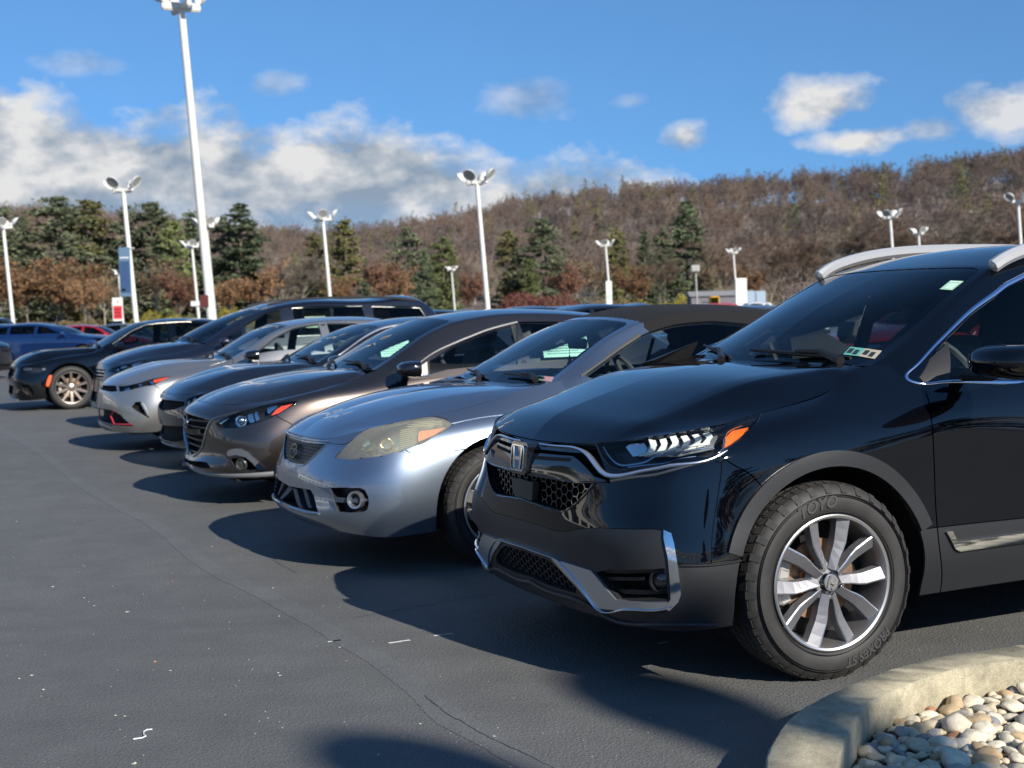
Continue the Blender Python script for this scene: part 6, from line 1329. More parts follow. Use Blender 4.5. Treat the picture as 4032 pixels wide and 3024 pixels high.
# crack sealant band
def band(name, ctr, w, z, m, jag=.012, step=.03, seed=1):
    r = np.random.default_rng(seed); p = curve(np.array(ctr), 10); L = np.linalg.norm(np.diff(p, axis=0), axis=1).sum(); n = max(12, min(1400, int(L/step))); p = resample(p, n); t = np.gradient(p, axis=0); t /= np.linalg.norm(t, axis=1)[:, None]; nn = np.stack([-t[:, 1], t[:, 0]], 1)
    ww = np.interp(np.linspace(0, 1, n), np.linspace(0, 1, len(w)), w); k = np.ones(9)/9; a = np.convolve(r.normal(0, jag*2, n), k, 'same')+r.normal(0, jag*.25, n); b = np.convolve(r.normal(0, jag*2, n), k, 'same')+r.normal(0, jag*.25, n)
    A = p+nn*(ww/2+a)[:, None]; B = p-nn*(ww/2+b)[:, None]; V = [(*x, z) for q in zip(A, B) for x in q]; F = [(2*i, 2*i+1, 2*i+3, 2*i+2) for i in range(n-1)]
    return tag(link(name, mesh(name, V, F), m), kind='structure')
SEAL = asphalt_mat('sealant', (.113, .115, .112), .12, .3, False)
path = [ground_pt(x*1.8228, y*1.8228)[:2] for x, y in [(-60, 880), (0, 925), (120, 1000), (250, 1090), (330, 1130), (480, 1240), (560, 1280), (640, 1320), (760, 1390), (870, 1460), (960, 1540), (1060, 1600), (1220, 1690), (1400, 1800)]]
band('crack_sealant_band', path, [.16, .16, .13, .12, .12, .11, .10, .10, .11, .12, .12, .12], .0014, SEAL, jag=.006)
dkm = mat('crack_dark', (.018, .018, .018), rough=.9)
q = np.array(path[6:]); rr = np.random.default_rng(4); qq = resample(curve(q, 8), 160); qq += np.cumsum(rr.normal(0, .0035, qq.shape), axis=0)*.6
band('pavement_crack', qq[95:150], [.002, .004, .002, .003, .001], .0028, dkm, jag=.0008, step=.012, seed=5)
mk = mat('tyre_mark_pale', (.085, .09, .095), rough=.7)
for pts, w in (([(760, 1335), (900, 1310), (1060, 1285), (1160, 1280)], [.004, .02, .028, .012]), ([(560, 1190), (600, 1215), (640, 1238)], [.005, .02, .01])):
    band('scuff_mark', [ground_pt(x*1.8228, y*1.8228)[:2] for x, y in pts], w, .0014, mk, jag=.003, step=.015)
lm = mat('worn_line_paint', (.62, .62, .58), rough=.8, noise=.3, nscale=30)
for (px, py, L_, wd) in ((1710*1, 2505, .09, .02), (2590, 2535, .05, .018), (2880, 2415, .05, .018), (1530, 2533, .10, .02), (1290, 2528, .06, .02)):
    g0 = ground_pt(px, py)[:2]; d = np.array([math.cos(PH), math.sin(PH)]); band('line_paint_remnant', [g0, g0+d*L_*.5, g0+d*L_], [wd, wd*.8, wd], .0014, lm, jag=.004, step=.01, seed=int(px))
# litter and grit
LV, LF = [], []
for i, (cx, cy, s) in enumerate([(0, 0, 1), (.9, .5, .6), (-.7, .6, .5)]):
    b = len(LV); LV += [(cx-.8*s, cy-.5*s, 0), (cx+.7*s, cy-.6*s, .1), (cx+.6*s, cy+.6*s, .2), (cx-.5*s, cy+.7*s, .1), (cx, cy, .8*s)]; LF += [(b, b+1, b+4), (b+1, b+2, b+4), (b+2, b+3, b+4), (b+3, b, b+4)]
crumb = mesh('pale_crumb', LV, LF); crumb.materials.append(mat('crumb_white', (.42, .41, .36), rough=.8)); crumb_b = mesh('brown_crumb', LV, LF); crumb_b.materials.append(mat('crumb_brown', (.45, .2, .1), rough=.9))
# survey of the crumbs that can be told apart, photograph thousands: (x, y, size m, brown)
for k, (x, y, s, br) in enumerate([(500, 2412, .013, 0), (612, 2608, .012, 1), (835, 2155, .012, 1), (75, 2675, .010, 0), (125, 2662, .010, 0), (172, 2718, .010, 0), (455, 2820, .009, 0), (490, 2823, .009, 0), (530, 3010, .013, 0), (672, 2643, .008, 0), (1095, 2652, .009, 0), (1102, 2663, .009, 0), (1100, 2428, .008, 0), (1075, 2317, .009, 0), (65, 2055, .012, 0), (208, 2313, .011, 0), (332, 2356, .009, 0), (1655, 2853, .009, 0), (1944, 2902, .009, 0), (1490, 2975, .008, 0), (1338, 2551, .008, 0), (370, 2387, .008, 0), (678, 2290, .009, 1)]):
    g = ground_pt(x, y); o = bpy.data.objects.new('crumb', crumb_b if br else crumb); COL.objects.link(o); o.location = (g[0], g[1], .002); o.scale = (s*.6,)*3; o.rotation_euler = (0, 0, k*1.7)
    tag(o, ('small brown crumb of debris lying on the asphalt' if br else 'tiny pale crumb of grit lying on the asphalt'), 'debris', 'brown crumbs on the asphalt' if br else 'pale crumbs on the asphalt')
zt = [ground_pt(x, y) for x, y in [(525, 2917), (560, 2912), (575, 2905), (566, 2898), (566, 2888), (578, 2880), (600, 2878)]]
tag(MB().tube([(p[0], p[1], .006) for p in zt], .0022, 5).build('plastic_tie', mat('white_plastic', (.75, .78, .78), rough=.4), None), 'thin curled white plastic tie lying on the asphalt', 'litter')
gv = []; gf = []                                            # uncountable fine grit
r5 = np.random.default_rng(11)
for i in range(1300):
    y = 3.2+r5.random()**1.6*22; x = (r5.random()-.5)*y*.95; s = r5.uniform(.0012, .0035); b = len(gv)
    gv += [(x-s, y-s, .001), (x+s, y-s*.8, .001), (x, y+s, .001), (x, y, s*1.3)]; gf += [(b, b+1, b+3), (b+1, b+2, b+3), (b+2, b, b+3)]
tag(link('grit', mesh('grit', gv, gf), mat('grit_grey', (.30, .29, .27), rough=.9)), 'fine pale grit scattered over the asphalt', 'grit', kind='stuff')
# ------------------------------------------------------------------ kerb and pebble bed
KZ = .15
outer = [(.60, 3.20), (.625, 3.42), (.665, 3.628), (.715, 3.806), (.765, 3.932), (.853, 4.109), (.973, 4.267), (1.10, 4.405), (1.233, 4.53), (1.484, 4.711), (1.843, 4.843), (2.4, 4.93), (3.4, 5.02), (6.5, 5.3)]
inner = [(.80, 3.15), (.83, 3.42), (.882, 3.68), (.929, 3.812), (.986, 3.94), (1.039, 4.062), (1.112, 4.19), (1.218, 4.307), (1.409, 4.476), (1.591, 4.584), (1.765, 4.641), (2.4, 4.75), (3.4, 4.84), (6.5, 5.12)]
outer = [(.62, 1.2), (.58, 2.4), (.585, 2.9)]+outer[0:]; inner = [(.82, 1.2), (.78, 2.4), (.785, 2.9)]+inner
n_ = 220; O = resample(curve(np.array(outer), 10), n_); I = resample(curve(np.array(inner), 10), n_)
V = []; F = []; r6 = np.random.default_rng(2)
nd = (O-I)/np.linalg.norm(O-I, axis=1)[:, None]
for i in range(n_):
    o, a, d = O[i], I[i], nd[i]; j = r6.normal(0, .0018, 8)
    for (p, z) in ((o+d*.02, -.02), (o+d*(.008+j[0]), .07), (o+d*(.001+j[1]), KZ-.011), (o-d*(.009+j[2]), KZ-.002), (a+d*(.008+j[3]), KZ-.001), (a+d*(.001+j[4]), KZ-.009), (a+d*j[5], .05), (a, -.02)): V.append((p[0], p[1], z+j[6]*.4))
for i in range(n_-1):
    for k in range(7): F.append((i*8+k, i*8+k+1, (i+1)*8+k+1, (i+1)*8+k))
def concrete():
    m = mat('kerb_concrete', (.40, .385, .325), rough=.9); nt = m.node_tree; b = nt.nodes['Principled BSDF']; N = nt.nodes.new; L = nt.links.new; tc = N('ShaderNodeTexCoord')
    def noise(s, d=5, r=.65): n = N('ShaderNodeTexNoise'); n.inputs['Scale'].default_value = s; n.inputs['Detail'].default_value = d; n.inputs['Roughness'].default_value = r; L(tc.outputs['Object'], n.inputs['Vector']); return n.outputs['Fac']
    r1 = N('ShaderNodeValToRGB'); e = r1.color_ramp.elements; e[0].position = .3; e[0].color = (.20, .18, .125, 1); e[1].position = .62; e[1].color = (.46, .41, .285, 1); L(noise(9, 8, .75), r1.inputs[0])
    r2 = N('ShaderNodeMapRange'); r2.inputs[1].default_value = .35; r2.inputs[2].default_value = .65; r2.inputs[3].default_value = .72; r2.inputs[4].default_value = 1.2; L(noise(230, 3), r2.inputs[0])
    sc = N('ShaderNodeVectorMath'); sc.operation = 'SCALE'; L(r1.outputs[0], sc.inputs[0]); L(r2.outputs[0], sc.inputs['Scale']); L(sc.outputs[0], b.inputs['Base Color'])
    bp = N('ShaderNodeBump'); bp.inputs['Strength'].default_value = .7; bp.inputs['Distance'].default_value = .003; L(noise(160, 5), bp.inputs['Height']); L(bp.outputs[0], b.inputs['Normal']); return m
ke = tag(link('kerb', mesh('kerb', V, F, angle=50), concrete()), kind='structure')
bed_poly = np.vstack([I, [[6.5, 1.2]]])
fan = [(x, y, .035) for x, y in bed_poly]; cen = (3.2, 2.9, .035)
bed = tag(link('pebble_bed', mesh('pebble_bed', fan+[cen], [(i, (i+1) % len(fan), len(fan)) for i in range(len(fan))]), mat('bed_soil', (.05, .04, .03), rough=.95)), kind='structure')
import bmesh
def stone_mesh(seed, sub=3):
    r = np.random.default_rng(seed); bm = bmesh.new(); bmesh.ops.create_icosphere(bm, subdivisions=sub, radius=1)
    ax = r.uniform(.75, 1.25, 3)*np.array([1.15, .95, .68]); k = [r.normal(0, 1, 3) for _ in range(7)]; ph = r.uniform(0, 6, 7); am = [.10, .09, .07, .05, .04, .03, .025]; fr = [1.3, 1.9, 2.4, 3.4, 4.6, 6, 8]
    cutp = [(lambda n: n/np.linalg.norm(n))(r.normal(0, 1, 3)) for _ in range(r.integers(4, 10))]; cd_ = r.uniform(.58, .88, 10)
    for v in bm.verts:
        p = np.array(v.co); s = 1+sum(a*math.sin(f*np.dot(kk/np.linalg.norm(kk), p)+h) for a, f, kk, h in zip(am, fr, k, ph)); p = p*s
        for n_, c_ in zip(cutp, cd_):
            d = p@n_
            if d > c_: p = p-n_*(d-c_)*.82
        v.co = Vector(p*ax)
    me = bpy.data.meshes.new('stone'); bm.to_mesh(me); bm.free(); me.polygons.foreach_set('use_smooth', [True]*len(me.polygons)); return me
def stone_mat():
    m = bpy.data.materials.new('river_stone'); m.use_nodes = True; nt = m.node_tree; b = nt.nodes['Principled BSDF']; N = nt.nodes.new; L = nt.links.new
    oi = N('ShaderNodeObjectInfo'); r = N('ShaderNodeValToRGB'); e = r.color_ramp.elements
    cols = [(0, (.56, .48, .33)), (.16, (.66, .58, .42)), (.30, (.48, .36, .21)), (.42, (.62, .55, .43)), (.54, (.40, .37, .32)), (.62, (.70, .63, .48)), (.74, (.54, .38, .21)), (.84, (.62, .52, .36)), (.94, (.26, .26, .27)), (.975, (.42, .20, .11))]
    e[0].position = 0; e[0].color = (*cols[0][1], 1); e[1].position = cols[1][0]; e[1].color = (*cols[1][1], 1)
    for p, c in cols[2:]: x = e.new(p); x.color = (*c, 1)
    r.color_ramp.interpolation = 'CONSTANT'; L(oi.outputs['Random'], r.inputs[0])
    tc = N('ShaderNodeTexCoord'); ad = N('ShaderNodeVectorMath'); ad.operation = 'ADD'; L(tc.outputs['Object'], ad.inputs[0]); L(oi.outputs['Random'], ad.inputs[1])
    def noise(s, d=6, rr=.65): n = N('ShaderNodeTexNoise'); n.inputs['Scale'].default_value = s; n.inputs['Detail'].default_value = d; n.inputs['Roughness'].default_value = rr; L(ad.outputs[0], n.inputs['Vector']); return n.outputs['Fac']
    mr = N('ShaderNodeMapRange'); mr.inputs[1].default_value = .3; mr.inputs[2].default_value = .7; mr.inputs[3].default_value = .72; mr.inputs[4].default_value = 1.22; L(noise(1.8, 8, .7), mr.inputs[0])
    sc = N('ShaderNodeVectorMath'); sc.operation = 'SCALE'; L(r.outputs[0], sc.inputs[0]); L(mr.outputs[0], sc.inputs['Scale'])
    mx = N('ShaderNodeMix'); mx.data_type = 'RGBA'; m2 = N('ShaderNodeMapRange'); m2.inputs[1].default_value = .60; m2.inputs[2].default_value = .72; L(noise(3.5, 4), m2.inputs[0]); L(m2.outputs[0], mx.inputs[0]); L(sc.outputs[0], mx.inputs[6]); mx.inputs[7].default_value = (.42, .24, .13, 1)
    L(mx.outputs[2], b.inputs['Base Color']); b.inputs['Roughness'].default_value = .8
    bp = N('ShaderNodeBump'); bp.inputs['Strength'].default_value = .55; bp.inputs['Distance'].default_value = .006; L(noise(7, 8, .7), bp.inputs['Height']); L(bp.outputs[0], b.inputs['Normal']); return m
SM = stone_mat(); stones = [stone_mesh(50+i) for i in range(14)]
for s in stones: s.materials.append(SM)
def scatter_stones():
    r = np.random.default_rng(21); x0, x1, y0, y1 = .8, 3.2, 2.6, 5.1; cell = .006; W = int((x1-x0)/cell); Hh = int((y1-y0)/cell); hm = np.full((W, Hh), .035)
    gx, gy = np.meshgrid(np.arange(W)*cell+x0, np.arange(Hh)*cell+y0, indexing='ij')
    placed = []; sizes = np.concatenate([r.uniform(.010, .016, 900), r.uniform(.016, .028, 1400), r.uniform(.028, .042, 300), r.uniform(.042, .058, 36)])
    order = np.argsort(-sizes+r.normal(0, .012, len(sizes)))
    cand = np.stack([r.uniform(x0+.02, x1-.02, 60000), r.uniform(y0+.02, y1-.02, 60000)], 1); cand = cand[inside(cand, bed_poly)]; ci = 0
    for k in order:
        s = sizes[k]; best = None
        for _ in range(14):
            x, y = cand[ci % len(cand)]; ci += 1
            if np.min(np.hypot(I[:, 0]-x, I[:, 1]-y)) < s*.95: continue
            i0, i1 = max(0, int((x-s-x0)/cell)), min(W, int((x+s-x0)/cell)+1); j0, j1 = max(0, int((y-s-y0)/cell)), min(Hh, int((y+s-y0)/cell)+1)
            d = np.hypot(gx[i0:i1, j0:j1]-x, gy[i0:i1, j0:j1]-y)/s; msk = d < .8
            h = np.percentile(hm[i0:i1, j0:j1][msk], 55) if msk.any() else .035
            if best is None or h < best[0]: best = (h, x, y, i0, i1, j0, j1, d)
        if best is None or best[0] > .105: continue
        h, x, y, i0, i1, j0, j1, d = best; z = h+s*.38
        top = z+s*.66*np.sqrt(np.clip(1-d**2, 0, 1)); hm[i0:i1, j0:j1] = np.where(d < 1, np.maximum(hm[i0:i1, j0:j1], top), hm[i0:i1, j0:j1])
        placed.append((x, y, z, s, r.integers(0, 14), r.uniform(0, 6.28), r.normal(0, .22, 2)))
    cam_d = lambda p: (p[0]-1.5)**2+(p[1]-4.2)**2-p[3]*2
    inview = [p for p in placed if p[1] > 3.55 and p[0] < 1.95+.2*(p[1]-3.6)]; inview.sort(key=lambda p: -p[3]/(p[1])); near = inview[:300]; ids = {id(p) for p in near}; rest = [p for p in placed if id(p) not in ids]
    for p in near:
        o = bpy.data.objects.new('stone', stones[p[4]]); COL.objects.link(o); o.parent = bed; o.location = p[:3]; o.scale = (p[3],)*3; o.rotation_euler = (p[6][0], p[6][1], p[5])
    low = [stone_mesh(50+i, 2) for i in range(6)]; Vs, Fs = [], []; base = 0
    for p in rest:
        me = low[p[4] % 6]; v = np.empty(len(me.vertices)*3); me.vertices.foreach_get('co', v); v = v.reshape(-1, 3)*p[3]; c, s_ = math.cos(p[5]), math.sin(p[5]); v = v@np.array([[c, s_, 0], [-s_, c, 0], [0, 0, 1]])+np.array(p[:3])
        f = np.array([tuple(q.vertices) for q in me.polygons]); Vs.append(v); Fs.append(f+base); base += len(v)
    more = np.stack([r.uniform(.85, 6.4, 2600), r.uniform(1.3, 5.1, 2600)], 1); more = more[inside(more, bed_poly)]
    for i, (x, y) in enumerate(more):                       # the bed goes on beside the kerb, out of the picture
        if x0 < x < x1 and y > y0: continue
        me = low[i % 6]; s = r.uniform(.025, .06); v = np.empty(len(me.vertices)*3); me.vertices.foreach_get('co', v); v = v.reshape(-1, 3)*s+np.array([x, y, r.uniform(.05, .09)])
        f = np.array([tuple(q.vertices) for q in me.polygons]); Vs.append(v); Fs.append(f+base); base += len(v)
    me = bpy.data.meshes.new('small_stones'); me.from_pydata(np.vstack(Vs).tolist(), [], np.vstack(Fs).tolist()); me.polygons.foreach_set('use_smooth', [True]*len(me.polygons)); me.materials.append(mat('gravel_mix', (.56, .48, .34), rough=.85, noise=.4, nscale=9, bump=.5, bscale=60))
    o = link('small_stones', me, None, bed); tag(o, kind='stuff')
scatter_stones()
# ------------------------------------------------------------------ lighting columns
WHITE = mat('white_pole_paint', (.64, .64, .60), rough=.45, noise=.10, nscale=2)
LEAN = math.atan(.057)
def light_pole():
    root = thing('light_pole', '-', 'light pole')
    MB().lathe([(.20, 0), (.20, .05), (.15, .06), (.145, .4), (.115, 8.2), (.11, 8.6)], 12, 'z').build('pole', WHITE, root, smooth=True)
    MB().box((0, 0, .3), (.42, .42, .6), bev=.04).build('pole_base', mat('pole_base_concrete', (.4, .39, .36), rough=.9), root)
    for k, (dx, dy) in enumerate(((1, 0), (-1, 0), (0, 1), (0, -1))):
        a = MB().box((dx*.34, dy*.34, 8.55), (.62 if dx else .16, .62 if dy else .16, .2), bev=.05).build('arm', WHITE, root)
        e = bpy.data.objects.new('flood_lamp', None); COL.objects.link(e); e.parent = root
        R = Matrix.Rotation(math.radians(128)*dx if dx else 0, 3, 'Y') @ Matrix.Rotation(math.radians(-128)*dy if dy else 0, 3, 'X')
        cpos = Vector((dx*.80, dy*.80, 8.98)); fx = lambda mb: setattr(mb, 'V', [tuple(R @ Vector(v)+cpos) for v in mb.V])
        h = MB(); h.lathe([(.0, -.13), (.14, -.12), (.28, -.02), (.36, .08), (.36, .12), (.33, .12), (.29, .07), (.0, .02)], 16, 'z'); fx(h); h.build('lamp_housing', WHITE, e, smooth=True)
        gq = MB().lathe([(.0, .10), (.33, .105)], 16, 'z'); fx(gq); gq.build('lamp_glass', mat('lamp_glass_grey', (.34, .34, .32), rough=.15), e)
        MB().box((dx*.56, dy*.56, 8.74), (.20, .20, .26), bev=.04).build('ballast_box', WHITE, e)
        MB().tube([(dx*.56, dy*.56, 8.8), tuple(cpos)], .05, 6).build('lamp_bracket', WHITE, e)
    return root
def pole_at(bx, by, ty, H): # base and top of the column in the photograph's survey -> distance
    yh = 706.6-.028*bx; Z = 2900*(H-1.41)/(yh-ty); return (bx-1106)/2900*Z, Z
POLES = [('tallest, nearest white light pole, a small dark red box low on its shaft', 468, 688, -14, 10.6), ('white light pole at the far left edge above the dark wagon', 37, 700, 480, 9), ('white light pole beside the tall blue banner', 303, 698, 396, 9),
    ('slender white light pole just left of the tallest pole, with a round sign disc', 437, 694, 524, 9), ('light pole hidden behind the tallest pole so that only its lamp cluster shows', 472, 694, 478, 9), ('small far light pole carrying the red and white banner', 273, 699, 585, 9),
    ('white light pole rising behind the roof of the minivan', 724, 686, 463, 9), ('tall white light pole above the maroon hedge in the middle', 1062, 677, 380, 9), ('short far light pole left of the maroon hedge', 989, 679, 578, 9), ('light pole with a narrow white banner right of the hedge', 1325, 670, 523, 9),
    ('far light pole standing behind the white pylon sign', 1598, 662, 540, 9), ('larger of the two light poles above the roof of the black SUV', 1941, 652, 460, 9), ('smaller light pole right above the roof rail of the black SUV', 1999, 650, 497, 9), ('light pole whose lamp just enters the frame at the right edge', 2218, 645, 424, 9)]
lp = light_pole()
PP = {}
for i, (lab, bx, by, ty, H) in enumerate(POLES):
    x, y = pole_at(bx, by, ty, H); o = lp if i == 0 else copy_thing(lp, (x, y), 0, lab)
    o.location = (x, y, 0); k = (H-.05)/8.9; o.scale = (k*(.75 if i == 0 else 1), k*(.75 if i == 0 else 1), k); o.rotation_euler = (0, -LEAN, math.radians((38, 15, 70, 20, 35, 50, 10, 65, 25, 80, 5, 55, 15, 30)[i])); o.rotation_mode = 'QUATERNION'
    o.rotation_quaternion = Matrix.Rotation(-LEAN, 4, 'Y').to_quaternion() @ Matrix.Rotation(math.radians((38, 15, 70, 20, 35, 50, 10, 65, 25, 80, 5, 55, 15, 30)[i]), 4, 'Z').to_quaternion()
    o['label'] = lab; o['group'] = 'white light poles over the parking lot'; PP[i] = (x, y)
_o = copy_thing(lp, (9.4, -7.9), 0, 'white light pole behind the viewer whose lamp shadows reach the foreground asphalt'); _o.location = (9.4, -7.9, 0); _o.scale = (.85, .85, 1); _o.rotation_quaternion = Matrix.Rotation(math.radians(-4), 4, 'Z').to_quaternion()
def board(name, px, py, x_off, z0, z1, w, m, label, cat, extra=None):
    root = thing(name, label, cat, (px+x_off, py-.2, 0)); MB().box((0, 0, (z0+z1)/2), (w, .08, z1-z0), bev=.02).build('panel', m, root)
    for z in (z0+.05, z1-.05): MB().tube([(-w/2, .03, z), (-x_off, .12, z)], .03, 6).build('bracket', WHITE, root)
    if extra: extra(root, w, z0, z1)
    return root
def zpix(i, ypx, bx):  # height over the lot of a photograph row at pole i
    return 1.41+((706.6-.028*bx)-ypx)*PP[i][1]/2900
def stripes(root, w, z0, z1, cols, m):
    for (a, b, c, d, mm) in cols: MB().box((w*(a+b)/2, -.046, z0+(z1-z0)*(c+d)/2), (w*(b-a), .006, (z1-z0)*(d-c))).build('print', mm, root)
wh = mat('banner_white', (.72, .72, .70), rough=.6); rd = mat('banner_red', (.55, .04, .05), rough=.6); nv = mat('banner_navy', (.03, .07, .16), rough=.6); lb = mat('banner_slate', (.10, .17, .26), rough=.6)
board('hanging_banner', *PP[2], -.52, zpix(2, 641, 280), zpix(2, 535, 280), .62, lb, 'tall slate blue vertical banner hung on a light pole at left', 'banner', lambda r, w, a, b: stripes(r, w, a, b, [(-.42, .42, .08, .72, nv), (-.38, .0, .12, .16, rd), (-.4, .4, .78, .80, wh)], None))
board('hanging_banner', *PP[5], -.75, zpix(5, 693, 262), zpix(5, 643, 262), 1.5, wh, 'red and white banner on the small far light pole', 'banner', lambda r, w, a, b: stripes(r, w, a, b, [(-.42, .42, .08, .66, rd), (-.1, .15, .74, .9, mat('banner_pink', (.6, .35, .33), rough=.6)), (-.30, .30, .2, .24, wh), (-.30, .30, .34, .38, wh), (-.30, .30, .48, .52, wh)], None))
board('sign_box', *PP[0], -.22, zpix(0, 663, 468), zpix(0, 637, 468), .24, mat('dark_red_box', (.10, .02, .02), rough=.6), 'small dark red box fixed low on the tallest pole', 'sign')
board('sign_disc', *PP[3], -.02, zpix(3, 661, 437), zpix(3, 650, 437), 1.5, mat('disc_white', (.6, .62, .62), rough=.5), 'flat white oval sign across the slender pole left of the tallest pole', 'sign')
board('hanging_banner', *PP[9], -.25, zpix(9, 665, 1322), zpix(9, 607, 1322), .66, wh, 'narrow white banner on the light pole right of the maroon hedge', 'banner', lambda r, w, a, b: stripes(r, w, a, b, [(-.3, .3, .04, .10, rd), (-.35, .35, .3, .5, mat('banner_palegreen', (.45, .6, .5), rough=.6))], None))
# ------------------------------------------------------------------ trees
def leaf_mat(name, c0, c1, rough=.8):
    if name in MATS: return MATS[name]
    m = bpy.data.materials.new(name); m.use_nodes = True; nt = m.node_tree; b = nt.nodes['Principled BSDF']; N = nt.nodes.new; L = nt.links.new
    g = N('ShaderNodeNewGeometry'); mx = N('ShaderNodeMix'); mx.data_type = 'RGBA'; L(g.outputs['Random Per Island'], mx.inputs[0]); mx.inputs[6].default_value = (*c0, 1); mx.inputs[7].default_value = (*c1, 1)
    oi = N('ShaderNodeObjectInfo'); mr = N('ShaderNodeMapRange'); mr.inputs[3].default_value = .78; mr.inputs[4].default_value = 1.2; L(oi.outputs['Random'], mr.inputs[0])
    sc = N('ShaderNodeVectorMath'); sc.operation = 'SCALE'; L(mx.outputs[2], sc.inputs[0]); L(mr.outputs[0], sc.inputs['Scale']); L(sc.outputs[0], b.inputs['Base Color'])
    b.inputs['Roughness'].default_value = rough; b.inputs['Specular IOR Level'].default_value = .2; MATS[name] = m; return m
def np_mesh(name, V, F, m):
    me = bpy.data.meshes.new(name); V = np.asarray(V, np.float32); F = np.asarray(F, np.int32); k = F.shape[1]
    me.vertices.add(len(V)); me.vertices.foreach_set('co', V.ravel()); me.loops.add(F.size); me.loops.foreach_set('vertex_index', F.ravel()); me.polygons.add(len(F)); me.polygons.foreach_set('loop_start', np.arange(0, F.size, k)); me.update(calc_edges=True); me.materials.append(m); return me
def cards(C, size, r, flat=.5, aim=None):
    """one small bent leaf triangle pair per centre"""
    n = len(C); a = r.normal(0, 1, (n, 3)); a[:, 2] *= flat
    if aim is not None: a = a*.5+aim
    a /= np.linalg.norm(a, axis=1)[:, None]; b = np.cross(a, r.normal(0, 1, (n, 3))); b /= np.linalg.norm(b, axis=1)[:, None]; s = np.asarray(size).reshape(-1, 1)
    V = np.stack([C-a*s, C-b*s*.45, C+a*s, C+b*s*.45], 1).reshape(-1, 3); return V, np.arange(4*n).reshape(n, 4)
def sticks(A, B, w):
    d = B-A; d /= np.linalg.norm(d, axis=1)[:, None]+1e-9; s = np.cross(d, [0.3, -1, .1]); s /= np.linalg.norm(s, axis=1)[:, None]+1e-9; w = np.asarray(w).reshape(-1, 1); s2 = np.cross(d, s)
    V = np.stack([A-s*w, A+s*w, B+s*w*.3, A-s2*w, A+s2*w, B+s2*w*.3], 1).reshape(-1, 3); n = len(A); F = np.arange(6*n).reshape(-1, 3); return V, F
def trunk_mb(H, r0, r, lean=.03, n=6):
    p = [(r.normal(0, lean)*i/n*H*.3, r.normal(0, lean)*i/n*H*.3, H*i/n) for i in range(n+1)]; p[0] = (0, 0, -.2); return MB().tube(p, list(np.linspace(r0, r0*.25, n+1)), 7), np.array(p)
BARK = mat('bark_grey', (.16, .135, .11), rough=.95, noise=.3, nscale=3); BARKL = mat('bark_pale', (.30, .27, .23), rough=.95, noise=.3, nscale=3)
def conifer(seed, H=16, R=4.0, base=.12, gaps=.25, dens=1.0, taper=1.0):
    r = np.random.default_rng(seed); tb, _ = trunk_mb(H*.97, H*.014, r); Cs, Ss = [], []; A, B = [], []
    nt_ = int(H*1.5)
    for i in range(nt_):
        f = (i+.5)/nt_; z = H*(base+(1-base)*f); prof = (1-f)**taper*.92+.06; nb = r.integers(4, 7)
        for k in range(nb):
            if r.random() < gaps*.5: continue
            th = r.uniform(0, 6.28); L = R*prof*r.uniform(.55, 1.15); dz = L*r.uniform(-.12, .22); tip = np.array([L*math.cos(th), L*math.sin(th), dz]); A.append([0, 0, z]); B.append([tip[0], tip[1], z+dz])
            m = int(30*dens*(L/2.0+.35)); t = r.uniform(.22, 1.05, m)**.8; c = t[:, None]*tip+np.array([0, 0, z]); sp = (.16+.30*t*(L/R+.3))*R*.22
            c += r.normal(0, 1, (m, 3))*sp[:, None]*np.array([1, 1, .42]); Cs.append(c); Ss.append(r.uniform(.16, .34, m)*(.7+H/40))
    C = np.vstack(Cs); S = np.concatenate(Ss); V, F = cards(C, S, r, .35); V2, F2 = sticks(np.array(A, float), np.array(B, float), np.full(len(A), .05)); return tb, (V, F), (V2, F2)
def bare(seed, H=12, R=4, dens=1.0, leaves=0, up=.6):
    """leafless crown: limbs, branches and a haze of twigs; optional clinging leaves"""
    r = np.random.default_rng(seed); tb, tp = trunk_mb(H*.55, H*.016, r); A, B, W = [], [], []; ends = []
    for i in range(int(9+H*.5)):
        z = H*r.uniform(.22, .55); th = r.uniform(0, 6.28); L = R*r.uniform(.6, 1.05); e = np.array([L*math.cos(th)*.75, L*math.sin(th)*.75, z+(H-z)*r.uniform(.35, .95)]); a = np.array([0, 0, z]); A.append(a); B.append(e); W.append(H*.006)
        for j in range(9):
            t = r.uniform(.3, 1); p = a+(e-a)*t; d = (e-a)/np.linalg.norm(e-a)*.6+r.normal(0, .55, 3); d[2] = abs(d[2])*up+.1; q = p+d*R*.32*r.uniform(.5, 1.2); A.append(p); B.append(q); W.append(H*.003); ends.append((p, q))
    m = int(1100*dens); k = r.integers(0, len(ends), m); P = np.array([ends[i][0] for i in k]); Q = np.array([ends[i][1] for i in k]); t = r.uniform(.2, 1.15, (m, 1)); c = P+(Q-P)*t; d = r.normal(0, 1, (m, 3)); d[:, 2] = np.abs(d[:, 2])*(.9 if dens > .5 else 2.0)+.1; d /= np.linalg.norm(d, axis=1)[:, None]
    V2, F2 = sticks(np.array(A), np.array(B), np.array(W)); V3, F3 = sticks(c, c+d*r.uniform(.5, 1.5, (m, 1))*(H/12), np.full(m, (.028 if dens > .5 else .055)*H/12)); out = [tb, (V2, F2), (V3, F3)]
    if leaves:
        m = int(leaves); k = r.integers(0, len(ends), m); P = np.array([ends[i][0] for i in k]); Q = np.array([ends[i][1] for i in k]); c = P+(Q-P)*r.uniform(.1, 1.25, (m, 1))+r.normal(0, .32, (m, 3)); out.append(cards(c, r.uniform(.10, .24, m)*(H/10), r, .8))
    return out
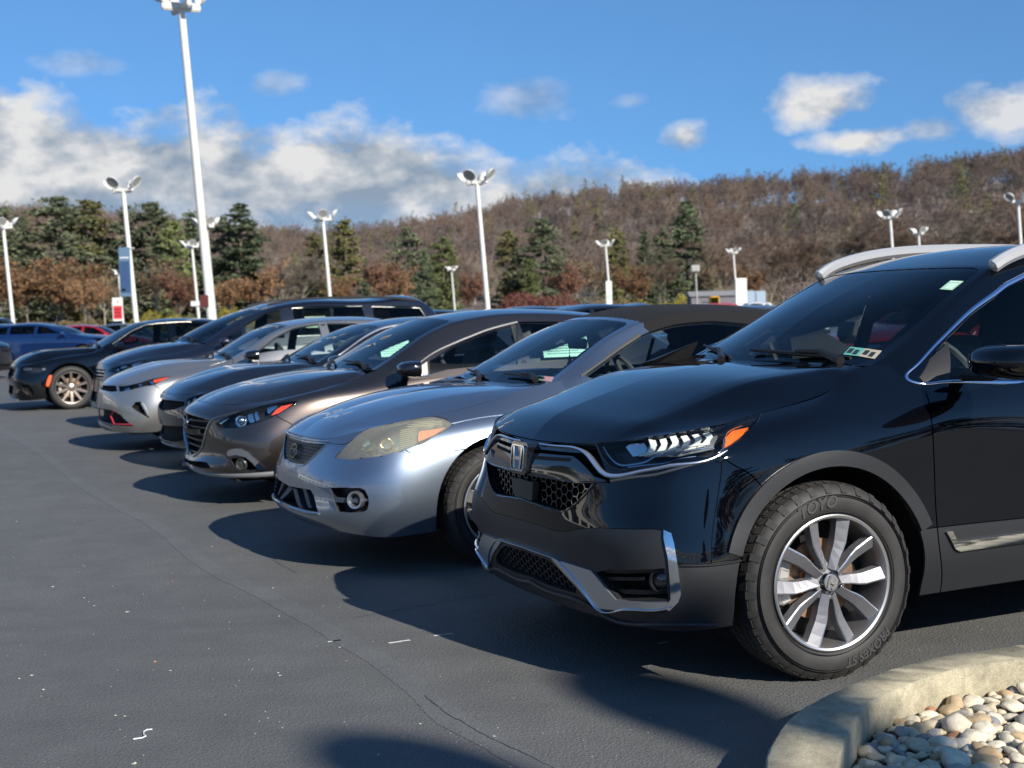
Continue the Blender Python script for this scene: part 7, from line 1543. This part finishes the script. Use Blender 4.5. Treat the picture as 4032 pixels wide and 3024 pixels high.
def shrub(seed, W, D, H, n, m_leaf, size=.16):
    r = np.random.default_rng(seed); d = r.normal(0, 1, (n, 3)); d[:, 2] = np.abs(d[:, 2]); d /= np.linalg.norm(d, axis=1)[:, None]; rad = r.uniform(.55, 1.0, n)**.5; lump = 1+.14*np.sin(d[:, 0]*7+seed)+.1*np.sin(d[:, 1]*9+d[:, 2]*6)
    C = d*(rad*lump)[:, None]*np.array([W/2, D/2, H]); return cards(C, r.uniform(.7, 1.3, n)*size, r, .8)
PINE = leaf_mat('pine_needles', (.072, .090, .052), (.150, .165, .095)); SPRUCE = leaf_mat('spruce_needles', (.062, .086, .050), (.130, .155, .085)); OLIVE = leaf_mat('olive_needles', (.10, .105, .04), (.18, .17, .07)); BRIGHT = leaf_mat('yellow_green_needles', (.09, .115, .045), (.17, .19, .075))
TWIG = leaf_mat('twig_haze', (.125, .085, .062), (.215, .155, .115)); TWIGG = leaf_mat('grey_twig_haze', (.15, .125, .10), (.25, .215, .17)); RUST = leaf_mat('rust_leaves', (.17, .092, .045), (.31, .18, .09)); REDL = leaf_mat('brick_leaves', (.16, .078, .05), (.27, .135, .085)); MAROON = leaf_mat('maroon_twigs', (.10, .035, .03), (.19, .075, .06)); YEL = leaf_mat('yellow_leaves', (.24, .20, .035), (.36, .30, .06)); BUFF = leaf_mat('buff_brush', (.16, .125, .065), (.26, .20, .10))
def hill_mat():
    m = leaf_mat('hill_twigs', (.145, .118, .102), (.25, .205, .175)); nt = m.node_tree; N = nt.nodes.new; L = nt.links.new; b = nt.nodes['Principled BSDF']; src = b.inputs['Base Color'].links[0].from_socket
    tc = N('ShaderNodeTexCoord'); no = N('ShaderNodeTexNoise'); no.inputs['Scale'].default_value = .035; no.inputs['Detail'].default_value = 6; L(tc.outputs['Object'], no.inputs['Vector'])
    r = N('ShaderNodeValToRGB'); e = r.color_ramp.elements; e[0].position = .36; e[0].color = (.62, .64, .72, 1); e[1].position = .64; e[1].color = (1.12, .96, .86, 1); x = e.new(.5); x.color = (.98, .92, .92, 1); L(no.outputs['Fac'], r.inputs[0])
    mx = N('ShaderNodeMix'); mx.data_type = 'RGBA'; mx.blend_type = 'MULTIPLY'; mx.inputs[0].default_value = 1; L(src, mx.inputs[6]); L(r.outputs[0], mx.inputs[7]); L(mx.outputs[2], b.inputs['Base Color']); return m
HILLT = hill_mat(); TRUNKL = leaf_mat('hill_trunks', (.26, .22, .18), (.42, .38, .33))
TREE_CACHE = {}
def make_tree(kind, v):
    key = (kind, v)
    if key in TREE_CACHE: return TREE_CACHE[key]
    parts = []
    if kind in ('pine', 'spruce', 'olive', 'bright'):
        a = {'pine': dict(H=16, R=5.6, gaps=.45, dens=1.3, taper=.55), 'spruce': dict(H=16, R=4.9, gaps=.15, dens=1.5, taper=.8, base=.06), 'olive': dict(H=16, R=4.8, gaps=.12, dens=1.6, taper=.6, base=.04), 'bright': dict(H=16, R=5.0, gaps=.2, dens=1.6, taper=.45, base=.06)}[kind]
        tb, (V, F), (V2, F2) = conifer(100+v*7+len(kind), **a); parts = [('trunk', mesh('trunk', tb.V, tb.F, angle=60), BARK), ('crown', np_mesh('crown', V, F, {'pine': PINE, 'spruce': SPRUCE, 'olive': OLIVE, 'bright': BRIGHT}[kind]), None), ('limbs', np_mesh('limbs', V2, F2, BARK), None)]
    else:
        lv = {'bare': 0, 'barepale': 0, 'oak': 5200, 'red': 5200, 'thin': 900}[kind]; o = bare(300+v*11+len(kind), 12, 4.4 if kind != 'oak' else 5.2, 1.25, lv)
        tb = o[0]; tm = BARKL if kind in ('barepale', 'thin') else BARK; parts = [('trunk', mesh('trunk', tb.V, tb.F, angle=60), tm), ('limbs', np_mesh('limbs', *o[1], tm), None), ('twigs', np_mesh('twigs', *o[2], TWIGG if kind == 'barepale' else TWIG), None)]
        if lv: parts.append(('crown', np_mesh('crown', *o[3], {'oak': RUST, 'red': REDL, 'thin': BUFF}[kind]), None))
    for nm, me, mm in parts:
        if mm is not None and not me.materials: me.materials.append(mm)
    TREE_CACHE[key] = parts; return parts
def tree(kind, v, x, y, H, z0, label, group, sx=1.0, rot=None):
    root = thing({'pine': 'pine_tree', 'spruce': 'spruce_tree', 'olive': 'evergreen_tree', 'bright': 'evergreen_tree'}.get(kind, 'bare_tree' if kind in ('bare', 'barepale', 'thin') else 'oak_tree'), label, 'tree', (x, y, z0), (v*1.3+x) if rot is None else rot, group)
    nat = 16 if kind in ('pine', 'spruce', 'olive', 'bright') else 12; k = H/nat; root.scale = (k*sx, k*sx, k)
    for nm, me, mm in make_tree(kind, v): o = bpy.data.objects.new(nm, me); COL.objects.link(o); o.parent = root
    return root
def pxX(x, Z): return (x-1106)/2900*Z
def treeZ(x, ytop, Z): return 1.41+((706.6-.028*x)-ytop)*Z/2900
# the tree line behind the lot: (photo column, crown top row, distance, kind, width factor, label)
EG, DG, = 'evergreens standing behind the parking lot', 'bare and rusty trees behind the parking lot'
LINE = [(20, 450, 262, 'pine', 1.1, 'dark ragged pine at the far left edge of the tree line'), (62, 470, 270, 'spruce', 1.0, 'dark spruce just right of the leftmost light pole'), (135, 428, 262, 'pine', 1.25, 'tallest ragged pine in the left group, between two light poles'),
    (205, 434, 268, 'olive', 1.15, 'olive-brown pointed evergreen right of the tallest left pine'), (285, 446, 264, 'spruce', .95, 'green conifer whose top shows just left of the blue banner pole'), (338, 440, 262, 'pine', 1.15, 'broad pine right of the blue banner pole'), (385, 478, 258, 'bright', .8, 'yellow-green conifer between the banner pole and the slender pole'),
    (425, 462, 272, 'spruce', 1.0, 'dark conifer behind the slender light pole'), (492, 470, 268, 'pine', .8, 'narrow pine just right of the tallest light pole'), (533, 442, 262, 'spruce', 1.25, 'dark symmetrical spruce with open sky to its right'),
    (690, 508, 270, 'olive', .9, 'dull olive conifer left of the light pole behind the minivan'), (755, 478, 262, 'olive', 1.0, 'bushy green evergreen right of the light pole behind the minivan'), (798, 560, 255, 'spruce', .7, 'small dark conifer under the hillside behind the saloons'),
    (890, 492, 268, 'pine', 1.0, 'grey-green pine left of centre under the hill'), (965, 515, 262, 'bright', .85, 'rounded light green evergreen left of the middle light pole'), (925, 540, 256, 'spruce', .8, 'low dark conifer between two greener evergreens'), (1105, 500, 266, 'olive', 1.05, 'brownish olive conifer right of the middle light pole'), (1180, 474, 262, 'pine', 1.15, 'tall ragged pine with bare lower trunk near the picture centre'), (1150, 560, 256, 'bright', .75, 'small yellow-green conifer in front of the central pine'),
    (1345, 495, 280, 'olive', .8, 'slim dark conifer behind the light pole with the narrow banner'), (1400, 500, 285, 'spruce', .8, 'dark evergreen left of the dense round conifer'), (1490, 436, 300, 'spruce', 1.2, 'dense dark conifer standing right of centre against the hill'), (1440, 492, 290, 'pine', .7, 'dark pine leaning against the dense round conifer')]
for i, (x, yt, Z, kd, sx, lab) in enumerate(LINE):
    tree(kd, i % 3, pxX(x, Z), Z, treeZ(x, yt, Z)+.4, -.3, lab, EG, sx)
BARE = [(-12, 560, 240, 'oak', 1.3, 'rusty brown oak cut by the left frame edge'), (65, 562, 236, 'oak', 1.5, 'rusty oak right of the leftmost light pole'), (140, 566, 238, 'oak', 1.5, 'broad rusty oak in the middle of the left oak group'), (190, 600, 232, 'oak', 1.0, 'low rusty oak left of the red and white banner'), (232, 575, 242, 'thin', 1.1, 'thin grey-brown tree behind the small banner pole'), (345, 560, 240, 'thin', 1.1, 'thin tree with few leaves right of the banner pole'),
    (395, 590, 236, 'red', 1.1, 'reddish brown tree left of the slender light pole'), (500, 600, 238, 'oak', 1.0, 'low brown tree right of the tallest light pole'), (560, 580, 240, 'oak', 1.2, 'rusty tree in front of the gap right of the dark spruce'), (610, 560, 245, 'barepale', 1.1, 'pale bare tree in the gap under the open sky'), (660, 545, 246, 'barepale', 1.2, 'pale leafless tree above the minivan bonnet line'),
    (835, 560, 244, 'red', 1.1, 'brick-red tree between the green evergreens left of centre'), (860, 590, 238, 'oak', 1.0, 'low rusty tree above the brown hatchback roof'), (735, 600, 240, 'oak', .9, 'low brown tree behind the light pole above the minivan'), (1025, 590, 240, 'red', 1.0, 'reddish tree immediately left of the middle light pole'), (1060, 560, 246, 'barepale', 1.0, 'pale bare tree behind the middle light pole'), (1232, 572, 238, 'red', .95, 'small orange-red leaved tree right of the central pine'),
    (1290, 560, 244, 'thin', 1.1, 'thin buff tree left of the narrow banner pole'), (1370, 575, 240, 'oak', 1.1, 'low brown tree right of the narrow banner pole'), (1430, 545, 250, 'bare', 1.3, 'dense bare tree under the dark round conifer'), (1530, 560, 245, 'thin', 1.0, 'thin bare tree above the yellow loader'), (1570, 520, 255, 'bare', 1.3, 'bare brown tree left of the white pylon sign'), (1660, 505, 258, 'bare', 1.5, 'wide bare brown tree right of the white pylon sign'), (1740, 500, 262, 'bare', 1.5, 'wide bare tree above the black SUV windscreen edge'),
    (1820, 480, 268, 'barepale', 1.5, 'wide pale bare tree above the far roof rail'), (1900, 478, 270, 'bare', 1.4, 'bare tree behind the larger right light pole'), (1990, 470, 272, 'bare', 1.5, 'bare tree behind the smaller right light pole'), (2080, 462, 275, 'barepale', 1.5, 'pale bare tree above the black SUV roof'), (2170, 455, 278, 'bare', 1.5, 'bare brown tree in front of the right end of the hill'), (2260, 450, 280, 'bare', 1.5, 'bare tree cut by the right frame edge'), (1620, 580, 238, 'oak', 1.0, 'low brown tree beside the white pylon sign')]
for i, (x, yt, Z, kd, sx, lab) in enumerate(BARE):
    tree(kd, i % 4, pxX(x, Z), Z, treeZ(x, yt, Z)+.4, -.3, lab, DG, sx)
def bush(x, Z, W, H, m, label, nm='shrub', grp=None, n=2600, size=.16, seed=0, z=-.3):
    V, F = shrub(seed+int(x), W, W*.6, H, n, m, size); o = bpy.data.objects.new(nm, np_mesh(nm, V, F, m)); COL.objects.link(o); o.location = (pxX(x, Z), Z, z); tag(o, label, 'shrub', grp); return o
bush(1160, 215, 17, 4.6, MAROON, 'long maroon hedge-like shrub at the base of the tall middle light pole', 'maroon_hedge', n=9000, size=.17)
G_ = 'undergrowth shrubs along the far lot edge'
for i, (x, Z, W, H, m, lab) in enumerate([(335, 226, 9, 3.4, YEL, 'yellow-leaved shrub right of the banner pole base'), (392, 224, 7, 2.6, YEL, 'low yellow-green shrub left of the slender pole base'), (500, 228, 5, 3.8, YEL, 'yellow shrub beside the tallest light pole'), (180, 228, 11, 2.6, BUFF, 'low buff shrub under the left oaks'), (60, 230, 12, 2.6, BUFF, 'low buff shrub at the far left under the oaks'), (600, 228, 12, 3.4, BUFF, 'buff brush under the sky gap'), (700, 230, 9, 3.0, YEL, 'olive-yellow brush above the minivan roof'), (810, 229, 10, 3.6, BUFF, 'buff brush left of the maroon shrub'), (900, 230, 9, 3.2, YEL, 'yellowish brush left of the small far pole'),
        (1320, 232, 12, 3.8, BUFF, 'buff brush under the narrow banner'), (1400, 232, 12, 3.0, YEL, 'yellow grass brush behind the far parked cars'), (1480, 232, 7, 3.6, YEL, 'golden shrub left of the yellow loader'), (1560, 236, 12, 5.0, BUFF, 'buff brush behind the yellow loader'), (1700, 236, 16, 5.5, TWIG, 'brown thicket behind the pylon sign'), (1850, 238, 16, 5.5, TWIG, 'brown thicket behind the SUV windscreen'), (2000, 240, 16, 5.5, TWIG, 'brown thicket behind the SUV roof'), (2150, 240, 16, 5.5, TWIG, 'brown thicket at the right edge')]):
    bush(x, Z, W, H, m, lab, grp=G_, seed=i*13, size=.15)
# ------------------------------------------------------------------ wooded hill
def hill_h(x, y):
    """height of the ridge: rises towards the right and fades beyond the left"""
    az = np.degrees(np.arctan2(x, y)); prof = np.interp(az, [-60, -26, -21, -16, -11, -8, -4, 0, 5, 10, 15, 19, 24, 32, 60], [30, 46, 44, 42, 32, 30, 35, 44, 50, 51, 52, 55, 58, 60, 50])
    d = np.hypot(x, y); t = np.clip((d-300)/400, 0, 1); t = t*t*(3-2*t); back = np.clip((1150-d)/450, 0, 1)
    return prof*t*back+1.6*np.sin(x*.021+1)*np.cos(y*.017)*t
na, nr = 90, 40; az = np.radians(np.linspace(-62, 62, na)); rd_ = np.linspace(285, 1180, nr); Rr, Az = np.meshgrid(rd_, az, indexing='ij'); X, Y = Rr*np.sin(Az), Rr*np.cos(Az); Z = hill_h(X, Y)-.25
V = np.stack([X, Y, Z], -1).reshape(-1, 3); F = np.array([(i*na+j, i*na+j+1, (i+1)*na+j+1, (i+1)*na+j) for i in range(nr-1) for j in range(na-1)])
tag(link('wooded_hill', np_mesh('wooded_hill', V, F, mat('leaf_litter', (.15, .12, .10), rough=.95, noise=.5, nscale=.05))), kind='structure')
def hill_forest():
    r = np.random.default_rng(9); Vt, Ft, Vk, Fk, Vg, Fg = [], [], [], [], [], []; bt = bk = bg_ = 0
    prot = [bare(700+i, 13, 4.8, .34) for i in range(5)]; cp_ = [conifer(800+i, 13, 3.4, .05, .1, .35, .8) for i in range(3)]
    N = 3000; d = np.sqrt(r.uniform(300**2, 780**2, N)); a = np.radians(r.uniform(-27, 27, N))
    order = np.argsort(d)
    for i in order:
        x, y = d[i]*math.sin(a[i]), d[i]*math.cos(a[i]); z = float(hill_h(np.array(x), np.array(y)))-.5; th = r.uniform(0, 6.28); c, s_ = math.cos(th), math.sin(th); M = np.array([[c, s_, 0], [-s_, c, 0], [0, 0, 1]]); sc = r.uniform(.85, 1.35); T = np.array([x, y, z])
        if r.random() < .075:
            p = cp_[r.integers(0, 3)]; v = p[1][0]@M*sc*1.15+T; Vg.append(v); Fg.append(p[1][1]+bg_); bg_ += len(v); continue
        p = prot[r.integers(0, 5)]; v = p[2][0]@M*np.array([sc, sc, sc])+T; Vt.append(v); Ft.append(p[2][1]+bt); bt += len(v)
        nl = 54; v = np.array(p[1][0])[:nl*6]@M*sc+T; Vk.append(v); Fk.append(p[1][1][:nl*2]+bk); bk += len(v)
        tv = np.array([tuple(q) for q in p[0].V])@M*sc+T; n7 = len(tv)//7; f = np.array([(k*7, k*7+3, (k+1)*7+3) for k in range(n7-1)]+[(k*7, (k+1)*7+3, (k+1)*7) for k in range(n7-1)]); Vk.append(tv); Fk.append(f+bk); bk += len(tv)
    tag(link('hillside_woodland_twigs', np_mesh('hillside_woodland_twigs', np.vstack(Vt), np.vstack(Ft), HILLT)), 'bare brown woodland covering the far hillside', 'woodland', kind='stuff')
    tag(link('hillside_woodland_trunks', np_mesh('hillside_woodland_trunks', np.vstack(Vk), np.vstack(Fk), TRUNKL)), 'pale trunks and limbs of the woodland on the far hillside', 'woodland', kind='stuff')
    tag(link('hillside_woodland_conifers', np_mesh('hillside_woodland_conifers', np.vstack(Vg), np.vstack(Fg), OLIVE)), 'dark conifers dotted through the hillside woodland', 'woodland', kind='stuff')
hill_forest()
for x, yt, Z_, kd, lab in ((1755, 388, 640, 'bright', 'green conifer clump on the skyline of the hill'), (1783, 382, 640, 'spruce', 'dark conifer on the skyline right of the green one'), (1690, 446, 500, 'olive', 'broad olive-green pine halfway up the hill above the SUV windscreen'), (1720, 440, 505, 'bright', 'yellow-green conifer halfway up the hill'), (1780, 452, 500, 'spruce', 'small dark conifer right of the yellow-green one on the hill'), (1860, 438, 520, 'spruce', 'dark conifer on the hill left of the larger right pole'), (2180, 470, 500, 'spruce', 'dark conifer low on the hill near the right edge'), (1205, 412, 700, 'spruce', 'tiny dark conifer on the skyline right of the middle pole'), (1120, 425, 700, 'spruce', 'small dark conifer on the hill crest near the centre')):
    X_, Y_ = pxX(x, Z_), Z_; zb = float(hill_h(np.array(X_), np.array(Y_))); ztop = treeZ(x, yt, Z_); H_ = max(9, min(24, ztop-zb)); tree(kd, 1, X_, Y_, H_, ztop-H_, lab, 'evergreens on the hillside', 1.1)

# trees and a showroom outside the frame that the paintwork reflects
for i, (x, y, H_, kd) in enumerate([(62, -20, 15, 'pine'), (70, -8, 13, 'bare'), (78, 6, 16, 'spruce'), (55, -34, 14, 'bare'), (44, -46, 16, 'pine'), (84, 20, 14, 'bare'), (30, -55, 14, 'spruce'), (-95, 20, 15, 'bare'), (-100, 40, 17, 'pine'), (-104, 66, 15, 'spruce'), (-108, 95, 16, 'bare'), (-90, 4, 15, 'pine'), (-80, -12, 14, 'bare'), (-105, 120, 16, 'pine')]):
    tree(kd, i % 3, x, y, H_, -.3, 'tree outside the picture, seen only as a reflection in the car paint', 'trees outside the frame', 1.4)
solara = build_solara(); mazda = build_mazda(); car4 = build_car4(); forte = build_forte(); van = build_van(); charger = build_charger()
PI_ = math.pi
blue = paint('royal_blue_paint', (.006, .028, .11), metal=.5, rough=.3); dark = paint('near_black_paint', (.006, .007, .01), metal=.3, rough=.35); redp = paint('red_paint', (.30, .008, .01), metal=.2, rough=.35); greyp = paint('slate_grey_paint', (.09, .10, .12), metal=.6, rough=.35); whitep = paint('white_paint', (.70, .70, .69), metal=0, rough=.4); silv = paint('light_silver_paint', (.45, .46, .48), metal=.7, rough=.33)
GL_ = 'cars parked across the lane at left'
generic('suv', 'royal blue crossover parked side-on behind the black muscle saloon', 'crossover', (-14.05, 45.0), PI_, blue, GL_, near=1, H=1.53, tint=M_TINT())
generic('suv', 'black SUV nose cut by the left frame edge in front of the blue crossover', 'SUV', (-14.75, 37.0), PI_, dark, GL_, near=1, H=1.62, tint=M_TINT())
generic('suv', 'tall dark SUV with a bright rear pillar showing above the blue crossover', 'SUV', (-18.4, 52.0), PI_, dark, GL_, near=1, H=1.84, tint=M_TINT())
red_s = generic('sedan', 'red saloon whose roof shows between the blue crossover and the muscle saloon', 'saloon car', (-14.3, 50.5), PI_, redp, GL_, near=1, tint=M_TINT())
dk_s = generic('sedan', 'dark slate saloon behind the red saloon roof at left', 'saloon car', (-15.6, 60.0), PI_, greyp, GL_, near=1, tint=M_TINT())
R2 = 'cars parked in the second row'
def r2(t, off=0.): return (8.9-.4226*t+off*.906, 9.6+.906*t+off*.4226)
rs = generic('suv', 'red SUV seen through the windscreen of the nearest black SUV', 'SUV', r2(9.2), PH, redp, R2, H=1.60)
ws_ = generic('sedan', 'slate grey saloon seen through the black SUV windscreen, left of the red SUV', 'saloon car', r2(12.3), PH, greyp, R2)
ds = generic('suv', 'low dark crossover roof showing behind the brown hatchback', 'crossover', r2(21.5, .3), PH, dark, R2, H=1.56, tint=M_TINT())
for t, src, lab in ((15.2, ws_, 'slate saloon of the second row hidden mostly behind the convertible top'), (18.3, ws_, 'slate saloon of the second row behind the convertible'), (24.6, ds, 'dark crossover of the second row just right of the minivan tail'), (27.8, ws_, 'slate saloon of the second row behind the minivan'), (31, ds, 'dark crossover of the second row behind the minivan roof'), (6.2, ws_, 'slate saloon of the second row behind the black SUV cabin')):
    copy_thing(src.root, r2(t, .2), PH, lab, R2)
FR = 'small cars parked in the distance'
wsd = generic('sedan', 'white saloon far off above the soft top of the convertible', 'saloon car', (pxX(1405, 105), 105), 2.6, whitep, FR, inter=False, mirror=False, step=.14)
wsu = generic('suv', 'white SUV far off just left of the yellow loader', 'SUV', (pxX(1515, 118), 118), -1.4, whitep, FR, H=1.72, inter=False, mirror=False, step=.14)
rdk = generic('suv', 'bright red SUV far off at the foot of the white pylon sign', 'SUV', (pxX(1625, 104), 104), 3.0, paint('bright_red_paint', (.50, .012, .008), metal=0, rough=.4), FR, H=1.72, inter=False, mirror=False, step=.14)
dks = generic('sedan', 'dark green saloon far off above the soft top', 'saloon car', (pxX(1368, 98), 98), .4, paint('dark_green_paint', (.01, .03, .03), metal=.3, rough=.35), FR, inter=False, mirror=False, step=.14)
sil = generic('sedan', 'silver saloon far off above the front edge of the soft top', 'saloon car', (pxX(1310, 90), 90), .3, silv, FR, inter=False, mirror=False, step=.14)
rr_ = random.Random(5)
for i in range(22):
    Zf = rr_.uniform(85, 200); x = rr_.uniform(1230, 1680) if i < 15 else rr_.uniform(1700, 2250); src, nm = [(sil, 'silver saloon'), (dks, 'dark green saloon'), (wsd, 'white saloon'), (rdk, 'red SUV'), (wsu, 'white SUV'), (dks, 'dark green saloon'), (sil, 'silver saloon')][i % 7]
    copy_thing(src.root, (pxX(x, Zf), Zf), rr_.choice([.4, 2.6, 3.1, -1.5])+rr_.uniform(-.1, .1), 'distant %s, its roof a speck among the far parked cars' % nm, 'distant specks of %ss' % nm)
# yellow loader, trailer, shed, pylon sign, utility pole
yel = mat('machine_yellow', (.62, .33, .02), rough=.5); L0 = thing('wheel_loader', 'small yellow loader machine standing among the far parked cars', 'loader', (pxX(1548, 135), 135, 0), 0)
MB().box((0, 0, 1.0), (1.5, 2.6, .7), bev=.12).build('engine_body', yel, L0); MB().box((-.05, .1, 1.9), (.95, 1.1, 1.2), bev=.1).build('cab', yel, L0); MB().box((-.05, -.46, 2.0), (.75, .04, .8)).build('cab_window', M_TINT(), L0); MB().tube([(.3, -1.0, 1.2), (.75, -2.0, 1.5), (.95, -2.6, .6)], .12, 6).build('boom', yel, L0)
MB().box((.95, -2.8, .5), (1.0, .6, .5), bev=.05).build('bucket', yel, L0)
for sx in (-.75, .75):
    for sy in (-.8, .9): MB().lathe([(.0, -.15), (.5, -.15), (.55, 0), (.5, .15), (0, .15)], 14, 'x', c=(sx, sy, .55)).build('wheel', M_RUB(), L0)
S0 = thing('storage_shed', 'low mauve grey shed behind the yellow loader', 'shed', (pxX(1560, 205), 205, 0), 0)
MB().box((0, 0, 1.5), (9.5, 5, 3.2)).build('wall', mat('shed_grey', (.16, .15, .17), rough=.8), S0); MB().add([(-5, -2.8, 3.1), (5, -2.8, 3.1), (5, 2.8, 3.1), (-5, 2.8, 3.1), (-5, 0, 3.9), (5, 0, 3.9)], [(0, 1, 5, 4), (2, 3, 4, 5), (0, 4, 3), (1, 2, 5), (3, 2, 1, 0)]).build('roof', mat('shed_roof', (.22, .22, .22), rough=.7), S0); MB().box((-2, -2.52, 1.2), (2.2, .06, 2.3)).build('door', mat('shed_door', (.08, .08, .09), rough=.7), S0)
T0 = thing('box_trailer', 'pale blue box trailer right of the white pylon sign', 'trailer', (pxX(1628, 150), 150, 0), 0)
MB().box((0, 0, 1.9), (2.2, 5, 2.3), bev=.05).build('box_body', mat('trailer_blue', (.30, .38, .47), rough=.5), T0); MB().box((0, -2.53, 1.9), (.05, .04, 2.1)).build('door_seam', M_BLK(), T0)
for sx in (-.95, .95): MB().lathe([(0, -.12), (.42, -.12), (.42, .12), (0, .12)], 12, 'x', c=(sx, .6, .42)).build('wheel', M_RUB(), T0)
P0 = thing('pylon_sign', 'white upright pylon sign panel in front of the far light pole', 'sign', (pxX(1605, 120), 120, 0), 0)
z0_, z1_ = treeZ(1605, 663, 120), treeZ(1605, 601, 120)
MB().box((0, 0, (z0_+z1_)/2), (1.02, .25, z1_-z0_), bev=.05).build('sign_panel', mat('pylon_white', (.74, .76, .72), rough=.5), P0); MB().box((0, .02, z0_/2-.1), (.18, .16, z0_+.2)).build('post', WHITE, P0)
V_, F_ = text_mesh('SALE', .30, .004); o = link('sign_lettering', mesh('sign_lettering', [(x, -.135+z, y+z0_+.25) for x, y, z in V_], F_), mat('faded_red', (.60, .22, .18), rough=.6), P0)
U0 = thing('utility_pole', 'thin grey utility post with a small box left of the yellow loader', 'post', (pxX(1511, 140), 140, 0), 0)
MB().tube([(0, 0, 0), (-.15, 0, treeZ(1511, 575, 140))], .09, 8).build('post', mat('post_grey', (.35, .34, .32), rough=.8), U0); MB().box((-.2, -.1, treeZ(1511, 580, 140)), (.9, .5, .7), bev=.08).build('lamp_box', mat('post_grey'), U0)
# showroom at the left, outside the frame: it is what the bumpers reflect
B0 = thing('showroom', 'white showroom outside the picture at left, seen only as a reflection in the bumpers', 'building', (-72, 42, 0), math.radians(58))
MB().box((0, 0, 2.6), (46, 14, 5.2)).build('wall', mat('render_white', (.70, .68, .63), rough=.7), B0); MB().box((0, 0, 5.4), (47, 15, .5)).build('roof', mat('roof_grey', (.3, .3, .3), rough=.7), B0)
for i in range(9): MB().box((-20+i*5, -7.03, 1.9), (3.6, .1, 2.8)).build('window', mat('dark_window', (.03, .04, .05), rough=.05, coat=1), B0)
